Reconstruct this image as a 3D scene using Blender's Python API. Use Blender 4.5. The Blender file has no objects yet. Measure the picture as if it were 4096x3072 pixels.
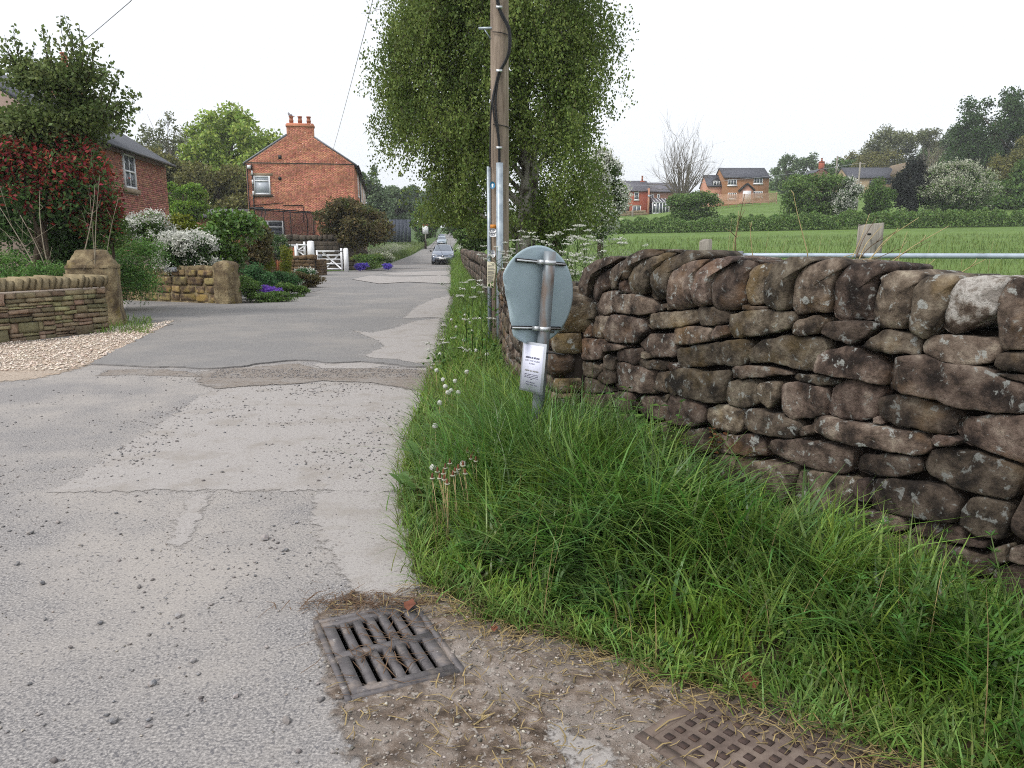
import bpy, bmesh, math, random
import numpy as np
from mathutils import Vector, Matrix, noise
random.seed(7); RNG = np.random.default_rng(11)
scene = bpy.context.scene
COL = scene.collection
R = math.radians

# ------------------------------------------------------------------ camera, sky, sun, exposure
EYE = 1.6; PITCH = R(10.5); FPX = 750.0
cam_data = bpy.data.cameras.new('camera'); cam = bpy.data.objects.new('camera', cam_data); COL.objects.link(cam)
cam.location = (0, 0, EYE); cam.rotation_euler = (R(90) - PITCH, 0, 0)
cam_data.sensor_width = 36.0; cam_data.lens = FPX / 1024 * 36; cam_data.clip_start = 0.05; cam_data.clip_end = 4000
scene.camera = cam
SUN_EL, SUN_AZ = 52.0, 235.0          # high soft sun behind the cloud, from behind left
world = bpy.data.worlds.new('World'); scene.world = world; world.use_nodes = True
wn = world.node_tree.nodes; wl = world.node_tree.links
for n in list(wn): wn.remove(n)
w_out = wn.new('ShaderNodeOutputWorld'); w_bg = wn.new('ShaderNodeBackground'); w_sky = wn.new('ShaderNodeTexSky')
w_sky.sky_type = 'NISHITA'; w_sky.sun_disc = False; w_sky.sun_elevation = R(SUN_EL); w_sky.sun_rotation = R(SUN_AZ)
w_sky.dust_density = 4.0; w_sky.air_density = 1.0
w_hs = wn.new('ShaderNodeHueSaturation'); w_hs.inputs['Saturation'].default_value = 0.22
w_mix = wn.new('ShaderNodeMix'); w_mix.data_type = 'RGBA'; w_mix.inputs[0].default_value = 0.62
w_mix.inputs[7].default_value = (9.4, 9.8, 10.4, 1)      # even white cloud cover over the sky
wl.new(w_sky.outputs[0], w_hs.inputs['Color']); wl.new(w_hs.outputs[0], w_mix.inputs[6])
wl.new(w_mix.outputs[2], w_bg.inputs['Color']); w_bg.inputs['Strength'].default_value = 0.1
wl.new(w_bg.outputs[0], w_out.inputs['Surface'])
sun_d = bpy.data.lights.new('sun', 'SUN'); sun_d.energy = 1.3; sun_d.angle = R(14); sun_d.color = (1, 0.96, 0.9)
sun = bpy.data.objects.new('sun', sun_d); COL.objects.link(sun)
_a = R(SUN_AZ); _e = R(SUN_EL)
_sd = Vector((math.sin(_a) * math.cos(_e), math.cos(_a) * math.cos(_e), math.sin(_e)))
sun.rotation_euler = _sd.to_track_quat('Z', 'Y').to_euler()
vs = scene.view_settings; vs.view_transform = 'Standard'; vs.look = 'None'; vs.exposure = 0.62; vs.gamma = 1.0; vs.use_curve_mapping = False
scene.render.engine = 'CYCLES'; scene.cycles.pixel_filter_type = 'BLACKMAN_HARRIS'; scene.cycles.filter_width = 1.05
cy = scene.cycles; cy.use_denoising = False; cy.max_bounces = 5; cy.diffuse_bounces = 3; cy.glossy_bounces = 2
cy.transmission_bounces = 4; cy.transparent_max_bounces = 8; cy.volume_bounces = 0; cy.use_adaptive_sampling = True; cy.adaptive_threshold = 0.012
cy.caustics_reflective = False; cy.caustics_refractive = False

# ------------------------------------------------------------------ where things stand (photo measurements -> metres)
CP, SP = math.cos(PITCH), math.sin(PITCH)
def ray(px, py):
    cx = (px - 512) / FPX; cyy = (384 - py) / FPX
    return np.array([cx, CP + cyy * SP, -SP + cyy * CP])
def G(px, py, z=0.0):                 # point of the ground
    d = ray(px, py); return np.array([0, 0, EYE]) + d * (z - EYE) / d[2]
def A(px, py, Y):                     # point at the real distance Y down the lane
    d = ray(px, py); return np.array([0, 0, EYE]) + d * Y / d[1]
K = 0.46293
def Gd(x, y): return G(x * K, y * K)[:2]

def interp(y, tab):
    return np.interp(y, [t[0] for t in tab], [t[1] for t in tab])
ZR = [(-50, 0), (55, 0), (90, .35), (146, 1.6), (200, 3.3), (250, 4.9), (330, 6.5), (2000, 30)]
def zroad(y): return interp(y, ZR)
XE = [(3.5, -.46), (3.82, -.55), (4.57, -.7), (5.4, -.78), (6.4, -.88), (7.6, -.94), (9.6, -1.05), (15.4, -1.42), (24, -1.95), (60, -4.7), (146, -10.7), (400, -29)]
def x_edge(y): return interp(y, XE)                      # right edge of the lane
XW = [(5.3, .5), (6.5, .3), (9, .1), (14, -.1), (24, -.8), (50, -3.1), (80, -5.2), (146, -9.4), (400, -27)]
def x_wall(y): return interp(y, XW)                      # lane side wall
WN = np.array([1.95, 2.7]); WF = np.array([.5, 5.3]); WT = (WF - WN) / np.linalg.norm(WF - WN); WNR = np.array([-WT[1], WT[0]])
def sstep(a, b, x):
    t = np.clip((np.asarray(x, float) - a) / (b - a), 0, 1); return t * t * (3 - 2 * t)
def zfield(x, y):
    k = .0635 + np.clip(x - 28, 0, 25) * .0012 + np.clip(x - 60, 0, 30) * .0008
    near = .15 + np.clip(y - 6, 0, 84) * .0335 + np.clip(x - 15, -20, 70) * .018 * np.clip(y / 90, 0, 1)
    far = np.clip(y - 90, 0, 130) * k + np.clip(y - 220, 0, 400) * .03
    return near + far
def zground(x, y):
    x = np.asarray(x, float); y = np.asarray(y, float)
    xr = np.where(y < 5.3, WN[0] + (y - WN[1]) * (WT[0] / WT[1]), x_wall(y))
    d = x - xr
    zr = zroad(y)
    right = np.maximum(zfield(x, y), zr * 0 - 5)
    wr = sstep(0.15, 1.2 + np.clip(y, 0, 300) * .05, d)
    xl = x_edge(y) - 5.4
    dl = xl - x
    left = zr + np.clip(dl, 0, 60) * .03 * sstep(30, 60, y) + np.clip(y - 150, 0, 200) * .02
    wl_ = sstep(0.0, 3 + y * .03, dl)
    z = zr * (1 - wr) + right * wr
    z = z * (1 - wl_) + left * wl_
    return z

# ------------------------------------------------------------------ object helpers
def tag(o, label=None, cat=None, group=None, kind=None):
    if label: o['label'] = label
    if cat: o['category'] = cat
    if group: o['group'] = group
    if kind: o['kind'] = kind
    return o
def empty(name, loc, label=None, cat=None, group=None):
    o = bpy.data.objects.new(name, None); COL.objects.link(o); o.location = tuple(float(c) for c in loc); o.empty_display_size = .1
    return tag(o, label, cat, group)
def link(o, parent=None):
    COL.objects.link(o)
    if parent is not None:
        o.parent = parent
        if parent.type == 'EMPTY': o.matrix_parent_inverse = Matrix.Translation(-parent.location)
    return o
def np_mesh(name, V, F, mat, smooth=False):
    """V (n,3) array; F an (m,k) array or a list of index lists"""
    me = bpy.data.meshes.new(name)
    V = np.asarray(V, np.float32)
    if isinstance(F, np.ndarray):
        m, k = F.shape; idx = F.ravel().astype(np.int32); tot = np.full(m, k, np.int32)
    else:
        tot = np.array([len(f) for f in F], np.int32); idx = np.array([i for f in F for i in f], np.int32); m = len(F)
    me.vertices.add(len(V)); me.vertices.foreach_set('co', V.ravel())
    me.loops.add(len(idx)); me.loops.foreach_set('vertex_index', idx)
    me.polygons.add(m); st = np.concatenate([[0], np.cumsum(tot)[:-1]]).astype(np.int32)
    me.polygons.foreach_set('loop_start', st); me.polygons.foreach_set('loop_total', tot)
    if smooth: me.polygons.foreach_set('use_smooth', np.ones(m, bool))
    me.update(calc_edges=True); me.validate()
    for mm in (mat if isinstance(mat, (list, tuple)) else [mat]): me.materials.append(mm)
    return me
class MB:
    def __init__(s): s.v = []; s.f = []; s.n = 0
    def add(s, V, F):
        V = np.asarray(V, float); s.v.append(V); s.f += [[i + s.n for i in f] for f in F]; s.n += len(V); return s
    def hexa(s, P):   # 8 points: bottom 4 (ccw), top 4
        return s.add(P, [[3, 2, 1, 0], [4, 5, 6, 7], [0, 1, 5, 4], [1, 2, 6, 5], [2, 3, 7, 6], [3, 0, 4, 7]])
    def box(s, lo, hi, fr=None):
        (a, b, c), (d, e, f) = lo, hi
        P = np.array([[a, b, c], [d, b, c], [d, e, c], [a, e, c], [a, b, f], [d, b, f], [d, e, f], [a, e, f]], float)
        return s.hexa(P if fr is None else fr(P))
    def tube(s, pts, rad, sides=8, cap=True):
        pts = np.asarray(pts, float); n = len(pts); rad = np.broadcast_to(np.asarray(rad, float), (n,))
        V = []; up = np.array([0.31, 0.17, 0.93])
        for i in range(n):
            t = pts[min(i + 1, n - 1)] - pts[max(i - 1, 0)]; t = t / (np.linalg.norm(t) + 1e-9)
            a = np.cross(t, up); na = np.linalg.norm(a)
            if na < .05: a = np.cross(t, [1, 0, 0]); na = np.linalg.norm(a)
            a /= na; b = np.cross(t, a)
            for j in range(sides):
                an = 2 * math.pi * j / sides; V.append(pts[i] + rad[i] * (a * math.cos(an) + b * math.sin(an)))
        F = []
        for i in range(n - 1):
            for j in range(sides):
                k = (j + 1) % sides; F.append([i * sides + j, i * sides + k, (i + 1) * sides + k, (i + 1) * sides + j])
        if cap: F.append(list(range(sides))[::-1]); F.append([(n - 1) * sides + j for j in range(sides)])
        return s.add(V, F)
    def prism(s, poly, z0, z1, fr=None):
        n = len(poly); P = np.array([[x, y, z0] for x, y in poly] + [[x, y, z1] for x, y in poly], float)
        if fr: P = fr(P)
        return s.add(P, [list(range(n))[::-1], list(range(n, 2 * n))] + [[i, (i + 1) % n, n + (i + 1) % n, n + i] for i in range(n)])
    def mesh(s, name, mat, smooth=False): return np_mesh(name, np.concatenate(s.v), s.f, mat, smooth)
    def build(s, name, mat, parent=None, smooth=False):
        return link(bpy.data.objects.new(name, s.mesh(name, mat, smooth)), parent)
def frame(o, ux, uy):                 # local (x,y,z) -> world with x along ux, y along uy
    o = np.array([o[0], o[1], o[2]], float); ux = np.array([ux[0], ux[1], 0.]); uy = np.array([uy[0], uy[1], 0.])
    return lambda P: o + P[:, :1] * ux + P[:, 1:2] * uy + P[:, 2:3] * np.array([0, 0, 1.])
def dup(root, loc=None, rotz=None, scale=None):
    r = root.copy(); COL.objects.link(r)
    if loc is not None: r.location = loc
    if rotz is not None: r.rotation_euler = (0, 0, rotz)
    if scale is not None: r.scale = (scale,) * 3
    for ch in list(root.children):
        c = ch.copy(); COL.objects.link(c); c.parent = r
        for g in ch.children:
            d = g.copy(); COL.objects.link(d); d.parent = c
    return r
def in_poly(x, y, poly):
    x = np.asarray(x); y = np.asarray(y); c = np.zeros(x.shape, bool); n = len(poly)
    for i in range(n):
        x0, y0 = poly[i]; x1, y1 = poly[(i + 1) % n]
        if y0 == y1: continue
        m = ((y0 > y) != (y1 > y)) & (x < (x1 - x0) * (y - y0) / (y1 - y0) + x0); c ^= m
    return c

# ------------------------------------------------------------------ materials
def C(h):
    h = h.lstrip('#'); c = [int(h[i:i + 2], 16) / 255 for i in (0, 2, 4)]
    return tuple((x / 12.92 if x <= .04045 else ((x + .055) / 1.055) ** 2.4) for x in c) + (1,)
MATS = {}
def M(name, cols, scale=3.0, detail=5.0, rough=.85, bump=0.0, bscale=None, bdist=.02, island=0.0, orand=0.0, hue=0.0, transl=0.0, metal=0.0, spec=.3,
      spots=None, stretch=None, second=None, alpha=None, coat=0.0, dist=0.0, rlo=.3, rhi=.7, edge=None, nr=.5):
    """cols: list of linear/hex colours spread over a noise; spots: (colour, scale, threshold, amount); second: (colour, scale, lo, hi, amount)"""
    m = bpy.data.materials.new(name); MATS[name] = m; m.use_nodes = True
    nt = m.node_tree; N = nt.nodes; L = nt.links
    for n in list(N): N.remove(n)
    out = N.new('ShaderNodeOutputMaterial'); b = N.new('ShaderNodeBsdfPrincipled')
    b.inputs['Roughness'].default_value = rough; b.inputs['Metallic'].default_value = metal; b.inputs['Specular IOR Level'].default_value = spec
    if coat: b.inputs['Coat Weight'].default_value = coat
    cols = [C(c) if isinstance(c, str) else tuple(c) + ((1,) if len(c) == 3 else ()) for c in cols]
    geo = N.new('ShaderNodeNewGeometry'); vec = geo.outputs['Position']
    if stretch:
        mp = N.new('ShaderNodeMapping'); mp.inputs['Scale'].default_value = stretch; L.new(vec, mp.inputs['Vector']); vec = mp.outputs[0]
    def noise_(sc, det=detail, dst=0.0):
        n = N.new('ShaderNodeTexNoise'); n.inputs['Scale'].default_value = sc; n.inputs['Detail'].default_value = det; n.inputs['Distortion'].default_value = dst; n.inputs['Roughness'].default_value = nr
        L.new(vec, n.inputs['Vector']); return n.outputs[0]
    def mr(v, lo, hi, a=0.0, bb=1.0):
        n = N.new('ShaderNodeMapRange'); n.inputs[1].default_value = lo; n.inputs[2].default_value = hi; n.inputs[3].default_value = a; n.inputs[4].default_value = bb
        L.new(v, n.inputs[0]); return n.outputs[0]
    def mixc(f, a, c):
        n = N.new('ShaderNodeMix'); n.data_type = 'RGBA'
        if isinstance(f, float): n.inputs[0].default_value = f
        else: L.new(f, n.inputs[0])
        for k, s in ((6, a), (7, c)):
            if isinstance(s, tuple): n.inputs[k].default_value = s
            else: L.new(s, n.inputs[k])
        return n.outputs[2]
    if len(cols) == 1: col = cols[0]
    else:
        r = N.new('ShaderNodeValToRGB'); e = r.color_ramp.elements
        while len(e) < len(cols): e.new(.5)
        for i, c in enumerate(cols): e[i].position = rlo + (rhi - rlo) * i / (len(cols) - 1); e[i].color = c
        src = noise_(scale, dst=dist)
        L.new(src, r.inputs[0]); col = r.outputs[0]
    if second:
        c2, s2, lo, hi, am = second; c2 = C(c2) if isinstance(c2, str) else tuple(c2) + (1,)
        col = mixc(mr(noise_(s2, 4.0), lo, hi, 0, am), col, c2)
    if spots:
        c2, s2, th, am = spots; c2 = C(c2) if isinstance(c2, str) else tuple(c2) + (1,)
        col = mixc(mr(noise_(s2, 6.0, .4), th, th + .05, 0, am), col, c2)
    if island or orand or hue:
        rv = None
        if island: rv = geo.outputs['Random Per Island']
        oi = N.new('ShaderNodeObjectInfo').outputs['Random']
        if orand and island:
            ad = N.new('ShaderNodeMath'); ad.operation = 'ADD'; L.new(rv, ad.inputs[0]); L.new(oi, ad.inputs[1])
            fr = N.new('ShaderNodeMath'); fr.operation = 'FRACT'; L.new(ad.outputs[0], fr.inputs[0]); rv = fr.outputs[0]
        elif orand: rv = oi
        am = max(island, orand)
        h = N.new('ShaderNodeHueSaturation')
        L.new(mr(rv, 0, 1, 1 - am, 1 + am), h.inputs['Value'])
        if hue:
            m2 = N.new('ShaderNodeMath'); m2.operation = 'MULTIPLY'; m2.inputs[1].default_value = 7.31; L.new(rv, m2.inputs[0])
            m3 = N.new('ShaderNodeMath'); m3.operation = 'FRACT'; L.new(m2.outputs[0], m3.inputs[0])
            L.new(mr(m3.outputs[0], 0, 1, .5 - hue, .5 + hue), h.inputs['Hue'])
        if isinstance(col, tuple): h.inputs['Color'].default_value = col
        else: L.new(col, h.inputs['Color'])
        col = h.outputs[0]
    if isinstance(col, tuple): b.inputs['Base Color'].default_value = col
    else: L.new(col, b.inputs['Base Color'])
    if bump:
        bp = N.new('ShaderNodeBump'); bp.inputs['Strength'].default_value = bump; bp.inputs['Distance'].default_value = bdist
        L.new(noise_(bscale or scale * 6, 8.0), bp.inputs['Height']); L.new(bp.outputs[0], b.inputs['Normal'])
    sh = b.outputs[0]
    if transl:
        t = N.new('ShaderNodeBsdfTranslucent'); mx = N.new('ShaderNodeMixShader'); mx.inputs[0].default_value = transl
        if isinstance(col, tuple): t.inputs[0].default_value = col
        else: L.new(col, t.inputs[0])
        L.new(sh, mx.inputs[1]); L.new(t.outputs[0], mx.inputs[2]); sh = mx.outputs[0]
    if alpha is not None:
        t = N.new('ShaderNodeBsdfTransparent'); mx = N.new('ShaderNodeMixShader'); mx.inputs[0].default_value = alpha
        L.new(t.outputs[0], mx.inputs[1]); L.new(sh, mx.inputs[2]); sh = mx.outputs[0]
    if edge:                                  # worn, crumbling margin of a thin surface layer
        at = N.new('ShaderNodeAttribute'); at.attribute_name = 'margin'
        ad = N.new('ShaderNodeMath'); ad.operation = 'MULTIPLY_ADD'; L.new(mr(noise_(edge[1], 9.0), .25, .75, -1, 1), ad.inputs[0]); ad.inputs[1].default_value = edge[0]; L.new(at.outputs['Fac'], ad.inputs[2])
        t = N.new('ShaderNodeBsdfTransparent'); mx = N.new('ShaderNodeMixShader'); L.new(mr(ad.outputs[0], -edge[2], edge[2], 0, 1), mx.inputs[0])
        L.new(t.outputs[0], mx.inputs[1]); L.new(sh, mx.inputs[2]); sh = mx.outputs[0]
    L.new(sh, out.inputs['Surface'])
    return m
def foliage(name, cols, isl=.35, hue=.02, transl=.3, scale=1.2, spec=.25, rough=.55):
    return M(name, cols, scale=scale, detail=2, rough=rough, island=isl, hue=hue, transl=transl, spec=spec)
m_road = M('worn_road', ['#5f5d5e', '#7a7776', '#8f8b89', '#aaa5a1'], scale=95, detail=5, rough=.95, bump=.35, bscale=170, bdist=.006, spots=('#57565a', 44, .57, .7), second=('#a59e97', .7, .42, .60, .6), rlo=.36, rhi=.64, nr=.62)
m_asphalt = M('dark_asphalt', ['#646263', '#7a7877', '#858280', '#6f6d6d'], scale=38, detail=12, rough=.92, bump=.5, bscale=110, bdist=.006, spots=('#93908c', 55, .62, .6), second=('#948e88', .45, .44, .66, .6), rlo=.39, rhi=.61, nr=.68)
m_concrete = M('pale_concrete', ['#88827f', '#9c9794', '#a39e9a', '#928d8a'], scale=55, detail=7, rough=.95, bump=.45, bscale=120, bdist=.008, spots=('#7b7674', 30, .62, .8), second=('#8d867f', 2.6, .5, .66, .7), rlo=.38, rhi=.62, edge=(.07, 7, .012), nr=.68)
m_limegravel = M('limestone_gravel', ['#8f7f70', '#a89889', '#b9ab9c', '#c4b8ab'], scale=30, detail=8, rough=.95, bump=.9, bscale=45, bdist=.03, second=('#a98768', 1.2, .5, .7, .5), edge=(.14, 9, .03), nr=.68)
m_dirt = M('stony_dirt', ['#4a3f36', '#67594d', '#807267', '#978b81'], scale=11, detail=14, rough=1.0, bump=1.0, bscale=40, bdist=.02, spots=('#a8a098', 30, .57, .8), second=('#948b84', 2.5, .46, .6, .65), edge=(.09, 9, .02), nr=.66, rlo=.38, rhi=.64)
m_siltband = M('silt_and_grit', ['#756b63', '#8d847c', '#827c77'], scale=14, detail=12, rough=1.0, bump=.9, bscale=45, bdist=.02, spots=('#575150', 28, .58, .7), second=('#948f8b', 2.2, .5, .62, .6), edge=(.09, 7, .03), nr=.66, rlo=.38, rhi=.62)
m_soil = M('verge_soil', ['#2c2418', '#3c3222', '#33331c'], scale=12, rough=1, bump=.6, bscale=30)
m_ground = M('rough_grassland', ['#33471c', '#3f5722', '#4a6329'], scale=.35, detail=8, rough=.95, bump=.6, bscale=9, bdist=.1, second=('#566b33', 2.5, .5, .7, .5))
m_field = M('meadow_grass', ['#4c6229', '#587030', '#647c39'], scale=.18, detail=9, rough=.95, nr=.6, bump=.5, bscale=12, bdist=.08, second=('#708443', 3, .5, .75, .5))
m_stone = M('gritstone', ['#221c18', '#3b322b', '#564a40', '#6b5f54', '#84796b'], scale=8, detail=15, rough=.95, bump=1.0, bscale=40, bdist=.014, orand=.42, hue=.018, spots=('#91938f', 19, .58, .75), second=('#7a5f3b', 2.4, .54, .67, .4), rlo=.36, rhi=.66, nr=.66)
m_stone_white = M('limewashed_gritstone', ['#463a31', '#6d6258', '#9b958e', '#b3aea8', '#8d867f'], scale=6, detail=12, rough=.92, bump=.9, bscale=45, bdist=.016, rlo=.40, rhi=.58, nr=.68)
m_core = M('wall_core', ['#15110d', '#211a15'], scale=8, rough=1)
m_slate_stone = M('split_sandstone', ['#5c5140', '#7f7259', '#93876c', '#6f5c44'], scale=4, detail=10, rough=.92, bump=.7, bscale=40, orand=.5, hue=.045, spots=('#a9a391', 12, .62, .5), nr=.68)
m_coping = M('sandstone_coping', ['#73674f', '#8a7d62', '#9a8d72'], scale=4, detail=10, rough=.92, bump=.7, bscale=40, orand=.2)
m_mortar = M('pale_mortar', ['#b5a596', '#c7b9ab'], scale=9, rough=.95, bump=.4)
m_pillar = M('rendered_stone', ['#54483a', '#6f6049', '#8a7b5f', '#a19272'], scale=3.2, detail=14, rough=.95, bump=.9, bscale=18, bdist=.04, second=('#8f7e2f', 2.2, .55, .7, .6), spots=('#40382f', 2.4, .61, .5), nr=.64, rlo=.36, rhi=.64)
m_gardenwall = M('brown_garden_stone', ['#4c3d2c', '#665238', '#5b4a3a', '#75614a'], scale=3.5, detail=8, rough=.92, bump=.7, bscale=30, orand=.3, nr=.68)
m_darkstone = M('sooty_squared_stone', ['#39332d', '#4c443b', '#5d5347'], scale=3, detail=8, rough=.92, bump=.5, bscale=20, orand=.35, nr=.68)
m_brick = M('red_brick', [(.52, .20, .12), (.61, .26, .165), (.47, .175, .105)], scale=2.5, rough=.88, bump=.3, bscale=40, island=.3, orand=.3, hue=.015, second=((.13, .06, .045), .55, .58, .74, .4))
m_brick_old = M('mixed_brick', [(.30, .125, .085), (.38, .17, .12), (.27, .10, .07)], scale=2.5, rough=.88, bump=.3, bscale=40, island=.38, orand=.38, hue=.025)
m_mortar_red = M('brick_mortar', [(.44, .27, .20), (.50, .33, .25)], scale=3, rough=.95, second=((.12, .07, .055), .55, .58, .74, .6))
m_mortar_grey = M('lime_mortar', [(.33, .24, .20), (.38, .29, .24)], scale=3, rough=.95)
m_brickfar = M('distant_brick', [(.33, .085, .05), (.40, .12, .07)], scale=4, detail=8, rough=.9, stretch=(1, 1, 3))
m_brickbrown = M('brown_brick', [(.24, .115, .055), (.30, .155, .075)], scale=4, detail=8, rough=.9, stretch=(1, 1, 3))
m_brickfar_dk = M('weathered_brick', [(.19, .10, .07), (.25, .135, .095)], scale=4, detail=8, rough=.9, stretch=(1, 1, 3))
m_bricksalmon = M('salmon_brick', [(.42, .20, .13), (.47, .25, .17)], scale=4, rough=.9)
m_barn = M('buff_stone', [(.27, .20, .13), (.33, .25, .16), (.24, .17, .11)], scale=2.5, detail=8, rough=.92)
m_slate = M('roof_slate', ['#3a3b42', '#474850', '#51525a'], scale=1.5, detail=7, rough=.6, bump=.3, bscale=10, stretch=(1, 1, 2.5))
m_slate_pale = M('weathered_slate', ['#55545a', '#626068', '#6e6a6e'], scale=1.5, detail=7, rough=.7, bump=.3, bscale=10)
m_lead = M('lead_verge', ['#7d7f86', '#8d8f96'], scale=5, rough=.6)
m_white = M('white_paint', [(.74, .74, .76), (.82, .82, .83)], scale=4, rough=.45)
m_black = M('black_paint', [(.012, .012, .013), (.02, .02, .02)], scale=6, rough=.5)
m_glass = M('window_glass', [(.05, .06, .075), (.09, .10, .12)], scale=.8, rough=.06, spec=.6)
m_curtain = M('net_curtain', [(.42, .45, .50), (.5, .53, .57)], scale=8, rough=.3, stretch=(12, 12, 1))
m_sill = M('sill_stone', ['#8a7a66', '#a08e78'], scale=4, rough=.9)
m_sill_dark = M('dark_sill_stone', ['#4b423b', '#5c5249'], scale=4, rough=.9)
m_pot = M('terracotta', [(.33, .12, .07), (.40, .16, .10)], scale=6, rough=.85)
m_wood = M('weathered_pole_wood', ['#65594d', '#7d6f62', '#918273', '#a09284'], scale=7, detail=8, rough=.85, bump=.6, bscale=30, bdist=.01, stretch=(3, 3, .22), second=('#55463a', 9, .6, .75, .7), nr=.68)
m_greywood = M('grey_weathered_wood', ['#6c675f', '#8d877d', '#9f998e'], scale=8, detail=8, rough=.9, bump=.6, bscale=30, stretch=(3, 3, .25))
m_galv = M('galvanised_steel', ['#7f8a93', '#98a2aa', '#adb6bc'], scale=9, detail=5, rough=.45, metal=.35, spec=.5, spots=('#c3cbd0', 10, .64, .6), nr=.6)
m_pipe = M('galvanised_pipe', ['#8c97a3', '#a5b0bc', '#b4bec9'], scale=6, detail=5, rough=.5, metal=.3, spots=('#5d5148', 5, .66, .9))
m_signback = M('sign_back_grey', ['#9fb1b9', '#aabcc4', '#b5c6cd'], scale=2.5, detail=6, rough=.55, spec=.4, nr=.6)
m_rustpost = M('rusting_galvanised_post', ['#6d747b', '#868d92', '#7f868b'], scale=5, rough=.5, metal=.3, second=('#7d5c40', 5.5, .54, .66, .6), stretch=(2, 2, .5))
m_steel = M('bright_clamp_steel', ['#b9bcbf', '#d2d4d6'], scale=20, rough=.35, metal=.6)
m_cable = M('black_cable', [(.012, .012, .013)], rough=.5)
m_wire = M('grey_wire', [(.40, .40, .44)], rough=.7)
m_paper = M('white_paper', [(.66, .67, .82), (.74, .75, .87)], scale=9, rough=.35, spec=.5)
m_cream = M('cream_paper', [(.60, .55, .40), (.66, .61, .46)], scale=9, rough=.8)
m_laminate = M('laminate_sleeve', [(.40, .42, .46), (.46, .48, .52)], scale=12, rough=.25, spec=.5)
m_ink = M('printed_ink', [(.05, .05, .09)], rough=.6)
m_inkpale = M('faded_ink', [(.22, .21, .19)], rough=.7)
m_orange = M('orange_tag', [(.55, .20, .03), (.62, .26, .05)], scale=10, rough=.6)
m_blue = M('blue_disc', [(.05, .25, .45)], rough=.5)
m_iron = M('cast_iron', ['#4f4b4d', '#625e5f', '#75706f'], scale=11, detail=8, rough=.7, metal=.15, bump=.4, bscale=60, bdist=.004, second=('#8b8078', 9, .52, .64, .7), spots=('#b9b4ae', 26, .64, .6), nr=.68)
m_rust = M('rusty_iron', ['#4f443e', '#61544d', '#6f6259', '#7c7068'], scale=9, detail=8, rough=.85, bump=.4, bscale=60, bdist=.004, nr=.68)
m_stud = M('dark_rust', ['#352c29', '#453834', '#57453a'], scale=30, rough=.9, bump=.5, bscale=90, bdist=.004)
m_pit = M('gully_pit', [(.012, .011, .010)], rough=1)
m_pebble = M('loose_stone', ['#64656a', '#7c7b7c', '#8b8480', '#6f6a6c'], scale=25, rough=.9, orand=.4, island=.4, hue=.02)
m_pebble_pale = M('pale_chippings', ['#5f5a56', '#7d766f', '#978f87', '#aaa49c'], scale=60, rough=.9, island=.5, orand=.35, hue=.03)
m_straw = M('dry_straw', ['#6d5c3e', '#9a8860', '#857048'], scale=20, rough=.8, island=.35, transl=.15)
m_deadleaf = M('dead_leaf', ['#5b3428', '#7a4a35'], scale=20, rough=.7, island=.3)
m_bark = M('bark', ['#3a3128', '#524639', '#463b30'], scale=6, rough=.95, bump=.8, bscale=20)
m_birchbark = M('birch_bark', ['#4a443c', '#8f8a82', '#a9a49b'], scale=7, rough=.9, bump=.5, stretch=(1, 1, .5), rlo=.4, rhi=.6)
m_palebark = M('pale_bark', ['#6d6454', '#8b8170', '#9a907d'], scale=7, rough=.9)
m_greybark = M('grey_twigs', ['#6a6258', '#7d756b'], scale=5, rough=.95)
m_stalk = M('dead_stalk_straw', ['#9a865f', '#b7a47c'], scale=15, rough=.8)
m_stalkdark = M('dead_stalk_brown', ['#4f3b2c', '#6b5540'], scale=15, rough=.8)
f_birch = foliage('birch_leaves', [(.10, .15, .034), (.21, .275, .072), (.15, .205, .05), (.088, .135, .032)], isl=.45, hue=.018, transl=.45, scale=.8)
f_pear = foliage('garden_tree_leaves', [(0.105, 0.145, 0.045), (0.150, 0.200, 0.060), (0.190, 0.235, 0.090)], isl=.45, transl=.4)
f_red = foliage('photinia_red_leaves', [(.14, .03, .022), (.30, .035, .03), (.20, .03, .025), (.36, .05, .04)], isl=.5, hue=.02, scale=3)
f_deep = foliage('deep_green_leaves', [(0.052, 0.107, 0.030), (0.082, 0.157, 0.041)], isl=.4)
f_mid = foliage('mid_green_leaves', [(0.085, 0.154, 0.034), (0.122, 0.207, 0.048)], isl=.38)
f_yew = foliage('feathery_green_leaves', [(0.086, 0.185, 0.045), (0.135, 0.258, 0.062), (0.171, 0.320, 0.074)], isl=.4)
f_laurel = foliage('laurel_leaves', [(0.076, 0.158, 0.028), (0.138, 0.235, 0.041)], isl=.4, spec=.5, rough=.35)
f_lime = foliage('lime_green_leaves', [(0.154, 0.264, 0.033), (0.198, 0.319, 0.044)], isl=.3)
f_oak = foliage('spring_oak_leaves', [(0.242, 0.334, 0.061), (0.344, 0.445, 0.091), (0.203, 0.294, 0.057)], isl=.38)
f_olive = foliage('olive_brown_leaves', [(0.150, 0.150, 0.042), (0.194, 0.187, 0.060), (0.120, 0.127, 0.038)], isl=.35)
f_darkoak = foliage('dark_oak_leaves', [(0.042, 0.085, 0.022), (0.062, 0.115, 0.030)], isl=.42)
f_willow = foliage('pale_willow_leaves', [(0.127, 0.184, 0.089), (0.164, 0.228, 0.113)], isl=.3)
f_hedge = foliage('hedge_leaves', [(0.078, 0.147, 0.036), (0.129, 0.208, 0.051), (0.098, 0.158, 0.040)], isl=.42)
f_brown = foliage('bronze_shrub_leaves', [(0.078, 0.087, 0.029), (0.134, 0.098, 0.040), (0.095, 0.127, 0.032)], isl=.42)
f_conifer = foliage('dark_conifer_leaves', [(0.018, 0.025, 0.020), (0.030, 0.036, 0.028)], isl=.35)
f_gold = foliage('golden_leaves', [(0.200, 0.220, 0.020), (0.150, 0.190, 0.020)], isl=.3)
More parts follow.
